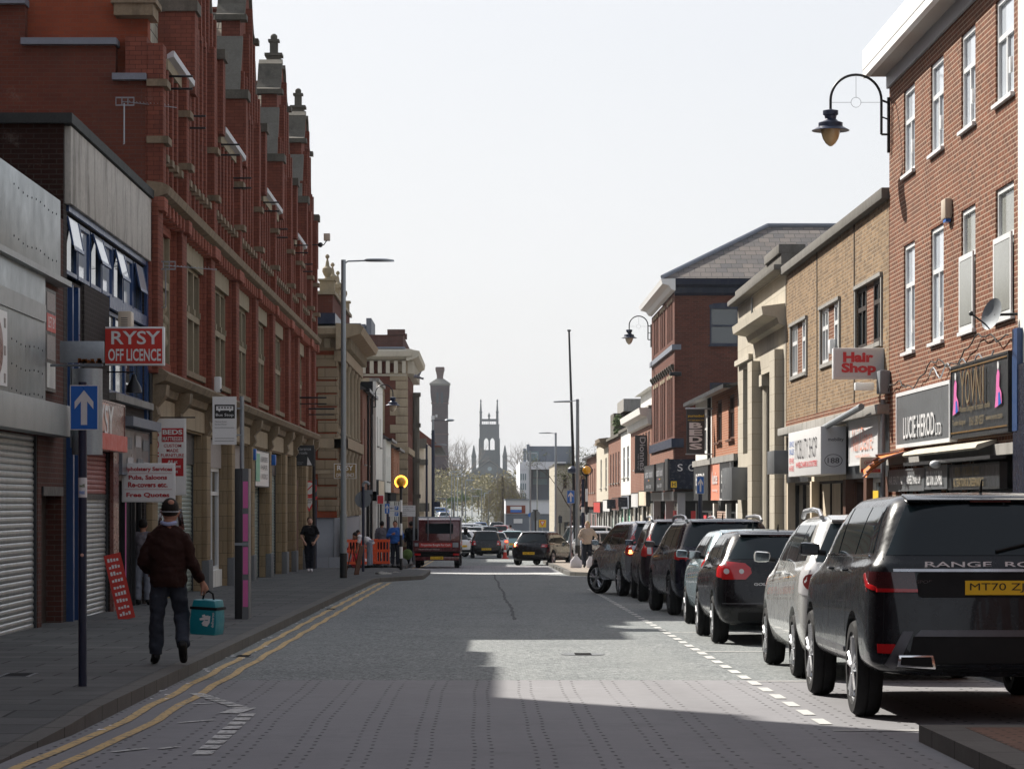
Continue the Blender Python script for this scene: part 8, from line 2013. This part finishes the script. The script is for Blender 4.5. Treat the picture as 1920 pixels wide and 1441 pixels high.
# ============================================================ PEOPLE
def remesh(o, vox, smooth=2, fold=0):
    m = o.modifiers.new('r', 'REMESH'); m.mode = 'VOXEL'; m.voxel_size = vox
    if smooth: q = o.modifiers.new('q', 'SMOOTH'); q.factor = .5; q.iterations = smooth
    me = evalmesh(o); mats = [a for a in o.data.materials]; o.modifiers.clear(); o.data = me
    if not o.data.materials:
        for a in mats: o.data.materials.append(a)
    if fold:
        from mathutils import noise as nz_
        for v in me.vertices:
            n_ = v.normal.copy(); d = nz_.noise(Vector((v.co.x*9+v.co.z*4, v.co.y*9, v.co.z*13)))*fold+nz_.noise(v.co*28)*fold*.3; v.co += n_*d
    for p in me.polygons: p.use_smooth = True
def limb(mb, pts, rs): mb.tube(pts, rs, 12)
def hand(mb, w, d, n, sc=1.0, curl=.5):
    # w wrist, d direction of the fingers, n palm normal
    w = Vector(w); d = Vector(d).normalized(); n = (Vector(n)-d*Vector(n).dot(d)).normalized(); s_ = d.cross(n)
    mb.tube([tuple(w-d*.02*sc), tuple(w+d*.045*sc), tuple(w+d*.085*sc)], [.026*sc, .036*sc, .034*sc], 10)
    for k, L_ in zip((-1.5, -.5, .5, 1.5), (.070, .078, .074, .058)):
        b = w+d*.085*sc+s_*k*.0185*sc; L_ *= sc; a1 = curl*.8; a2 = curl*1.7
        p1 = b+(d*math.cos(a1)+n*math.sin(a1))*L_*.5; p2 = p1+(d*math.cos(a2)+n*math.sin(a2))*L_*.5
        mb.tube([tuple(b-d*.02), tuple(b), tuple(p1), tuple(p2)], [.0095*sc, .0095*sc, .0088*sc, .007*sc], 7)
    b = w+d*.03*sc-s_*.03*sc; mb.tube([tuple(b), tuple(b+(d*.6-s_*.5+n*.3)*.05*sc), tuple(b+(d*.9-s_*.3+n*.5)*.085*sc)], [.014*sc, .011*sc, .008*sc], 7)
def person(label, skin, top, bottom, hair, J, vox=.012, group=None, long_sleeve=True, shoe='shoe_black', belly=0, shirt_r=1.0, collar=None, hairstyle='short', hem=0):
    # J: joints, local metres; person faces +Y (away). keys: pelvis, chest, neck, head, sh/el/wr/hip/kn/an/toe (L,R)
    t = thing('person', label, 'person', group); V = Vector
    hd = V(J['head']); ch = V(J['chest']); pe = V(J['pelvis']); nk = V(J['neck']); f = V(J.get('face', (0, 1, 0))).normalized(); rt = f.cross(V((0, 0, 1))).normalized()
    mb = MB()
    mb.ball(tuple(hd), .115, 16, 12, sx=.72, sy=.86, sz=1.05); mb.ball(tuple(hd+f*.03-V((0, 0, .06))), .07, 12, 8, sx=.85, sy=.9, sz=.9)
    mb.tube([tuple(hd+f*.095+V((0, 0, .015))), tuple(hd+f*.115-V((0, 0, .02))), tuple(hd+f*.10-V((0, 0, .03)))], [.010, .017, .013], 7)
    for s_ in (-1, 1): mb.ball(tuple(hd+rt*s_*.085-V((0, 0, .01))-f*.005), .03, 8, 6, sx=.45, sy=.7)
    mb.tube([tuple(hd-V((0, 0, .06))), tuple(nk)], [.055, .062], 12)
    def torso(m_, g, b0):
        P = [pe-V((0, 0, .08)), pe, pe+(ch-pe)*.35, pe+(ch-pe)*.7, ch, nk-V((0, 0, .05)), nk-V((0, 0, .01))]
        RX = [.155, .165, .155+b0*.03, .175, .185, .12, .06]; RY = [.11, .125, .115+b0*.05, .125, .125, .085, .055]
        m_.rings([(p.x+f.x*b0*.03*(i in (1, 2)), p.y+f.y*b0*.03*(i in (1, 2)), p.z, RX[i]*g, RY[i]*g) for i, p in enumerate(P)], 18)
    torso(mb, .92, belly)
    for s_ in ('L', 'R'):
        a, e, w = (V(J[k+s_]) for k in ('sh', 'el', 'wr')); limb(mb, [tuple(ch*.5+a*.5), tuple(a), tuple(a*.5+e*.5), tuple(e), tuple(e*.4+w*.6), tuple(w)], [.06, .052, .045, .038, .034, .026])
        h, k, an = (V(J[q+s_]) for q in ('hip', 'kn', 'an')); limb(mb, [tuple(h), tuple(h*.5+k*.5), tuple(k), tuple(k*.6+an*.4), tuple(an)], [.085, .072, .052, .052, .036])
        toe = V(J['toe'+s_]); limb(mb, [tuple(an-(toe-an)*.25), tuple(an*.5+toe*.5), tuple(toe)], [.036, .036, .03])
        wd = (w-e).normalized(); hn = V(J.get('palm'+s_, (0, .3, 0))); hand(mb, w, J.get('hd'+s_, tuple(wd)), tuple(hn), 1.05, J.get('curl'+s_, .6))
    b = mb.build('body', skin, t); remesh(b, vox*.72 if vox < .014 else vox, 1)
    # face details
    fm = MB()
    for s_ in (-1, 1): fm.ball(tuple(hd+f*.094+rt*s_*.033+V((0, 0, .012))), .011, 8, 6, sz=.7)
    fm.build('eye', 'plate_text', b, each=1); fm = MB(); fm.ball(tuple(hd+f*.098-V((0, 0, .062))), .02, 8, 5, sz=.25, sy=.3); fm.build('mouth', 'red_letter', b)
    # clothes
    tp = MB(); torso(tp, 1.08*shirt_r, belly*1.1)
    if hem: tp.rings([(pe.x, pe.y, pe.z-hem, .178, .145), (pe.x, pe.y, pe.z-hem+.05, .190, .150), (pe.x, pe.y, pe.z+.05, .188, .155)], 18)
    tp.tube([tuple(nk-V((0, 0, .045))), tuple((nk+V(J['shL']))/2-V((0, 0, .0))), tuple(V(J['shL']))], [.055, .06, .062], 10); tp.tube([tuple(nk-V((0, 0, .045))), tuple((nk+V(J['shR']))/2), tuple(V(J['shR']))], [.055, .06, .062], 10)
    for s_ in ('L', 'R'):
        a, e, w = (V(J[k+s_]) for k in ('sh', 'el', 'wr')); i_ = V((-.03 if s_ == 'L' else .03, 0, 0))
        if long_sleeve: limb(tp, [tuple(ch*.55+a*.45), tuple(a), tuple(a*.5+e*.5), tuple(e), tuple(e*.45+w*.55), tuple(w*.93+e*.07)], [.07, .074*shirt_r, .064*shirt_r, .056*shirt_r, .05*shirt_r, .042])
        else: limb(tp, [tuple(ch*.55+a*.45), tuple(a), tuple(a*.45+e*.55), tuple(a*.2+e*.8)], [.07, .068, .062, .06])
    to = tp.build('jumper' if long_sleeve else 'shirt', top, t); remesh(to, vox, 2, .022)
    bt = MB(); bt.rings([(pe.x, pe.y, pe.z-.10, .15, .115), (pe.x, pe.y, pe.z, .172, .132), (pe.x, pe.y, pe.z+.08, .165, .125)], 18)
    for s_ in ('L', 'R'):
        h, k, an = (V(J[q+s_]) for q in ('hip', 'kn', 'an')); limb(bt, [tuple(h+V((0, 0, .04))), tuple(h*.55+k*.45), tuple(k), tuple(k*.5+an*.5), tuple(an*.94+k*.06)], [.10, .096, .080, .078, .072])
    bo = bt.build('trousers', bottom, t); remesh(bo, vox, 2, .016)
    for s_ in ('L', 'R'):
        an, toe = V(J['an'+s_]), V(J['toe'+s_]); dr = (toe-an).normalized(); m = MB(); m.tube([tuple(an-dr*.07+V((0, 0, -.005))), tuple(an-dr*.02), tuple(an+dr*.08-V((0, 0, .01))), tuple(toe), tuple(toe+dr*.03)], [.035, .048, .046, .042, .02], 12); m.tube([tuple(an+V((0, 0, .05))), tuple(an-V((0, 0, .01)))], [.045, .048], 12); so = m.build('shoe', shoe, t); remesh(so, vox, 1)
    hm_ = MB()
    if 0: pass
    else:
        hm_.ball(tuple(hd-f*.018+V((0, 0, .028))), .122, 16, 10, sx=.75, sy=.84, sz=.92)
        if hairstyle == 'long': hm_.ball(tuple(hd-f*.05-V((0, 0, .06))), .11, 12, 9, sx=.8, sy=.6, sz=1.5)
    ho_ = hm_.build('hair', hair, t); remesh(ho_, max(.008, vox*.8), 1)
    return t, J
def JJ(**k):
    h = dict(head=(0, .03, 1.60), neck=(0, 0, 1.47), chest=(0, 0, 1.27), pelvis=(0, 0, .96), shL=(-.19, 0, 1.38), shR=(.19, 0, 1.38), elL=(-.25, 0, 1.10), elR=(.25, 0, 1.10), wrL=(-.25, .06, .87), wrR=(.25, .06, .87),
           hipL=(-.09, 0, .90), hipR=(.09, 0, .90), knL=(-.10, .02, .49), knR=(.10, .02, .49), anL=(-.10, -.02, .08), anR=(.10, -.02, .08), toeL=(-.11, .14, .04), toeR=(.11, .14, .04)); h.update(k); return h
def put(t, px=None, py=None, x=None, y=None, rot=0, s=1.0, lift=.12):
    if x is None: x, y = G(px, py, lift)
    t.location = (x, y, gz(y)+lift); t.rotation_euler = (0, 0, R(rot)); t.scale = (s, s, s); DONE.add(t.name); return x, y
# walking man with the bag
gx, gy = G(312, 1245, .12)
jm = JJ(head=(.015, .05, 1.565), neck=(.0, .01, 1.43), chest=(-.01, 0, 1.19), pelvis=(-.0, .0, .93), shL=(-.165, -.0, 1.285), shR=(.165, -.0, 1.285), elL=(-.275, -.01, 1.03), elR=(.25, -.02, 1.03), wrL=(-.20, .18, .95), wrR=(.345, .05, .83),
        hipL=(-.085, 0, .88), hipR=(.085, 0, .88), knL=(-.12, .02, .47), knR=(.13, .10, .50), anL=(-.135, .06, .08), anR=(.17, -.22, .19), toeL=(-.17, .21, .035), toeR=(.165, -.08, .05), hdR=(.35, .1, -.8), palmR=(-.6, .2, 0), curlR=1.1, curlL=.8)
t, _ = person('man in a dark brown jumper walking away with a teal delivery bag', 'skin', 'jumper', 'trousers_navy', 'hair_dark', jm, .012, belly=.8, shirt_r=1.06, hairstyle='crown', hem=.14)
hd = Vector(jm['head'])
m = MB(); m.ball(tuple(hd+Vector((.010, -.058, .078))), .058, 14, 8, sx=.8, sy=.9, sz=.75); m.build('bald_patch', 'skin', t, True)
m = MB(); m.tube([tuple(hd+Vector((.090*math.sin(a), -.112*math.cos(a), -.004))) for a in [2*math.pi*k/28 for k in range(29)]], .0065, 6, False); m.build('visor_strap', 'letter_grey', t, True)
m = MB()
for k in range(8):
    a0, a1 = R(110+k*17.5), R(110+(k+1)*17.5)
    def vp(a, z, r): return tuple(hd+Vector((r*math.sin(a), -r*math.cos(a)*1.05, z)))
    m.quad(vp(a0, .03, .12), vp(a1, .03, .12), vp(a1, -.19, .15), vp(a0, -.19, .15))
mk('visor', (.5, .55, .62), .1, var=.0); M['visor'].node_tree.nodes['Principled BSDF'].inputs['Transmission Weight'].default_value = .97
m.build('face_visor', 'visor', t, True)
m = MB(); nk = Vector(jm['neck']); m.tube([(nk.x+.068*math.cos(a), nk.y+.062*math.sin(a), nk.z+.005+.015*math.cos(a)**2) for a in [2*math.pi*k/20 for k in range(21)]], .021, 7, False); m.build('shirt_collar', 'shirt_blue', t, True)
put(t, x=gx+.02, y=gy, rot=0, s=1.0); man = t
# delivery bag held in his right hand
mk('bag_trim', (.008, .008, .01), .7, var=.2)
t = thing('delivery_bag', 'teal insulated delivery bag hanging from the walking man\'s right hand', 'bag')
W_, D_, H_ = .275, .30, .36
m = MB(); n = 8
prof = [(-W_/2, 0), (W_/2, 0), (W_/2+.008, H_*.4), (W_/2-.004, H_*.76), (W_/2-.02, H_), (-W_/2+.02, H_), (-W_/2+.004, H_*.76), (-W_/2-.008, H_*.4)]
m.prism(prof, 'y', -D_/2, D_/2); bo = m.build('body', 'teal_bag', t, True, bev=.025)
m = MB(); m.box(-W_/2-.006, W_/2+.006, -D_/2-.008, D_/2+.008, H_*.72, H_*.80); m.build('zip_band', 'bag_trim', t, True, bev=.006)
fb = Q(-D_/2)
m = MB()   # kangaroo-like white logo
for poly in ([(-.02, .10), (.03, .09), (.055, .13), (.06, .20), (.04, .20), (.035, .15), (.01, .15)], [(-.055, .17), (-.05, .15), (.035, .16), (.04, .205), (-.0, .20), (-.01, .185)], [(-.03, .205), (-.025, .185), (.01, .19), (.0, .215)], [(-.03, .12), (-.01, .10), (.01, .15), (-.005, .155)]):
    m.poly([(x_+.02, -D_/2-.006, z_) for x_, z_ in poly])
m.build('logo', 'sign_white', t); text('deliveroo', 'lettering', 'sign_white', t, (.105, -D_/2-.006, .16), (0, 0, 1), (-1, 0, 0), .15, .028, .01, .001)
m = MB(); m.tube([(-.06, 0, H_-.01), (-.045, 0, H_+.06), (.0, 0, H_+.085), (.045, 0, H_+.06), (.06, 0, H_-.01)], .010, 8); m.build('handle', 'bag_trim', t, True)
wr = Vector(jm['wrR'])+Vector((.35, .1, -.8)).normalized()*.10
t.location = (gx+.02+wr.x+.0, gy+wr.y, gz(gy)+.12+wr.z-H_-.075); t.rotation_euler = (0, R(3), R(-12)); DONE.add(t.name)
# standing man in black
jb = JJ(face=(.25, -1, 0), elL=(-.27, -.04, 1.12), elR=(.27, -.04, 1.12), wrL=(-.17, -.12, .95), wrR=(.17, -.12, .95), toeL=(-.04, -.15, .04), toeR=(.06, -.15, .04), anL=(-.05, 0, .08), anR=(.04, 0, .08), knL=(-.08, -.03, .49), knR=(.06, -.03, .49))
t, _ = person('bearded man in a black t-shirt standing hands in pockets by the arcade corner', 'skin_pale', 'cloth_black', 'jeans_dark', 'hair_brown', jb, .016, long_sleeve=False, shoe='cloth_white')
hd = Vector(jb['head']); m = MB(); m.ball(tuple(hd+Vector((.012, -.058, -.085))), .052, 10, 7, sx=1, sy=.7, sz=.6); m.build('beard', 'hair_brown', t, True)
put(t, x=XP(581, 91), y=91.0, rot=0, s=1.03)
# bending man in white top
jw = JJ(pelvis=(0, 0, .93), chest=(-.25, 0, 1.12), neck=(-.40, 0, 1.16), head=(-.53, 0, 1.14), face=(-.7, -.05, -.7), shL=(-.34, .17, 1.12), shR=(-.34, -.17, 1.12), elL=(-.40, .17, .85), elR=(-.40, -.17, .85), wrL=(-.45, .12, .65), wrR=(-.45, -.12, .65),
        hipL=(0, .09, .88), hipR=(0, -.09, .88), knL=(.03, .1, .48), knR=(-.02, -.1, .48), anL=(.04, .1, .08), anR=(-.02, -.1, .08), toeL=(-.12, .1, .04), toeR=(-.18, -.1, .04))
t, _ = person('man in a white top and grey trousers bending over the orange barriers', 'skin', 'cloth_white', 'trousers_grey', 'hair_dark', jw, .018, long_sleeve=False)
put(t, x=XP(693, 100), y=100.0, s=1.0)
t, _ = person('person in dark clothes crouched among the orange barriers behind the lamp post', 'skin', 'cloth_black', 'cloth_red', 'hair_dark', JJ(pelvis=(0, 0, .62), chest=(.12, 0, .93), neck=(.2, 0, 1.1), head=(.25, 0, 1.22), face=(.8, -.4, -.3), shL=(.12, .19, 1.02), shR=(.12, -.19, 1.02), elL=(.3, .2, .82), elR=(.3, -.2, .82), wrL=(.48, .12, .76), wrR=(.48, -.12, .76), hipL=(0, .09, .58), hipR=(0, -.09, .58), knL=(.28, .12, .42), knR=(.28, -.12, .42), anL=(.05, .12, .08), anR=(.05, -.12, .08), toeL=(.2, .12, .04), toeR=(.2, -.12, .04)), .02)
put(t, x=XP(659, 102), y=102.0)
t, _ = person('man in a grey coat walking away behind the barriers', 'skin', 'cloth_grey', 'jeans_dark', 'hair_dark', JJ(knL=(-.1, .1, .5), anL=(-.1, .1, .1), toeL=(-.1, .24, .06), anR=(.1, -.16, .12), toeR=(.1, -.02, .04)), .02)
put(t, x=XP(716, 112), y=112.0)
t, _ = person('man in a bright blue jacket standing behind the glowing beacon', 'skin', 'cloth_blue', 'jeans_dark', 'hair_dark', JJ(face=(0, -1, 0), elL=(-.29, -.05, 1.12), elR=(.29, -.05, 1.12), wrL=(-.1, -.2, 1.22), wrR=(.2, -.15, .95), toeL=(-.1, -.15, .04), toeR=(.1, -.15, .04)), .02, shirt_r=1.15)
put(t, x=XP(741, 104), y=104.0, s=.99)
t, _ = person('person in dark clothes half hidden by the red truck\'s left side', 'skin', 'cloth_black', 'jeans_dark', 'hair_dark', JJ(), .024)
put(t, x=XP(771, 113), y=113.0)
t, _ = person('woman in a pale top standing behind the right hand beacon', 'skin_pale', 'cloth_beige', 'jeans_dark', 'hair_blond', JJ(face=(-.6, -.6, 0), elR=(.34, .05, 1.15), wrR=(.30, -.1, .98), elL=(-.30, .0, 1.12), wrL=(-.2, -.15, 1.05)), .02, hairstyle='long', shirt_r=1.1)
put(t, x=XP(1101, 101), y=101.0, s=.97)
m = MB(); m.rings([(XP(1079, 101), 100.4, gz(101)+.12+z_, r_, r_*.6) for z_, r_ in ((0, .17), (.05, .22), (.25, .21), (.38, .10), (.44, .05), (.52, .07))], 12); tag(m.build('carrier_bag', 'cloth_white', None, True), 'white carrier bag on the kerb beside the woman in the pale top', 'bag')
m = MB(); m.rings([(XP(1106, 101), 100.6, gz(101)+.12+z_, r_, r_*.6) for z_, r_ in ((0, .11), (.05, .15), (.25, .14), (.36, .06), (.42, .05))], 12); tag(m.build('carrier_bag', 'cloth_white', None, True), 'smaller white bag behind the foot of the right hand beacon', 'bag')
t, _ = person('distant person in a white top by the low office', 'skin_pale', 'cloth_white', 'cloth_white', 'hair_dark', JJ(), .03)
put(t, x=XP(957, 190), y=190.0)
t, _ = person('shopper in grey trousers hidden beside the walking man, by the shop door', 'skin', 'cloth_grey', 'trousers_grey', 'hair_dark', JJ(), .02)
put(t, x=XP(268, 50.5), y=50.5, s=.9)
m = MB(); m.ball((XP(764, 105), 105, gz(105)+.12+.45), .2, 10, 7, sy=.7); tag(m.build('shopping_bag', 'leaf_green', None, True), 'green and red shopping bag beside the blue jacketed man', 'bag')
# ------------------------------------------------------------ finish: put every Empty at the base of what it carries
def finish():
    ks = {}
    for c in C.objects:
        if c.parent: ks.setdefault(c.parent.name, []).append(c)
    def pts(o, acc):
        if o.type == 'MESH':
            for v in o.bound_box: acc.append(o.matrix_local @ Vector(v) if False else Vector(v)+o.location)
        for k in ks.get(o.name, []): pts(k, acc)
    for o in list(C.objects):
        if o.parent or o.name in DONE: continue
        if o.type == 'EMPTY':
            acc = []; pts(o, acc)
            if not acc: continue
            lo = [min(p[i] for p in acc) for i in range(3)]; hi = [max(p[i] for p in acc) for i in range(3)]
            d = Vector(((lo[0]+hi[0])/2, (lo[1]+hi[1])/2, lo[2]))
            o.location = Vector(o.location)+d
            for k in ks.get(o.name, []): k.location = Vector(k.location)-d
finish()
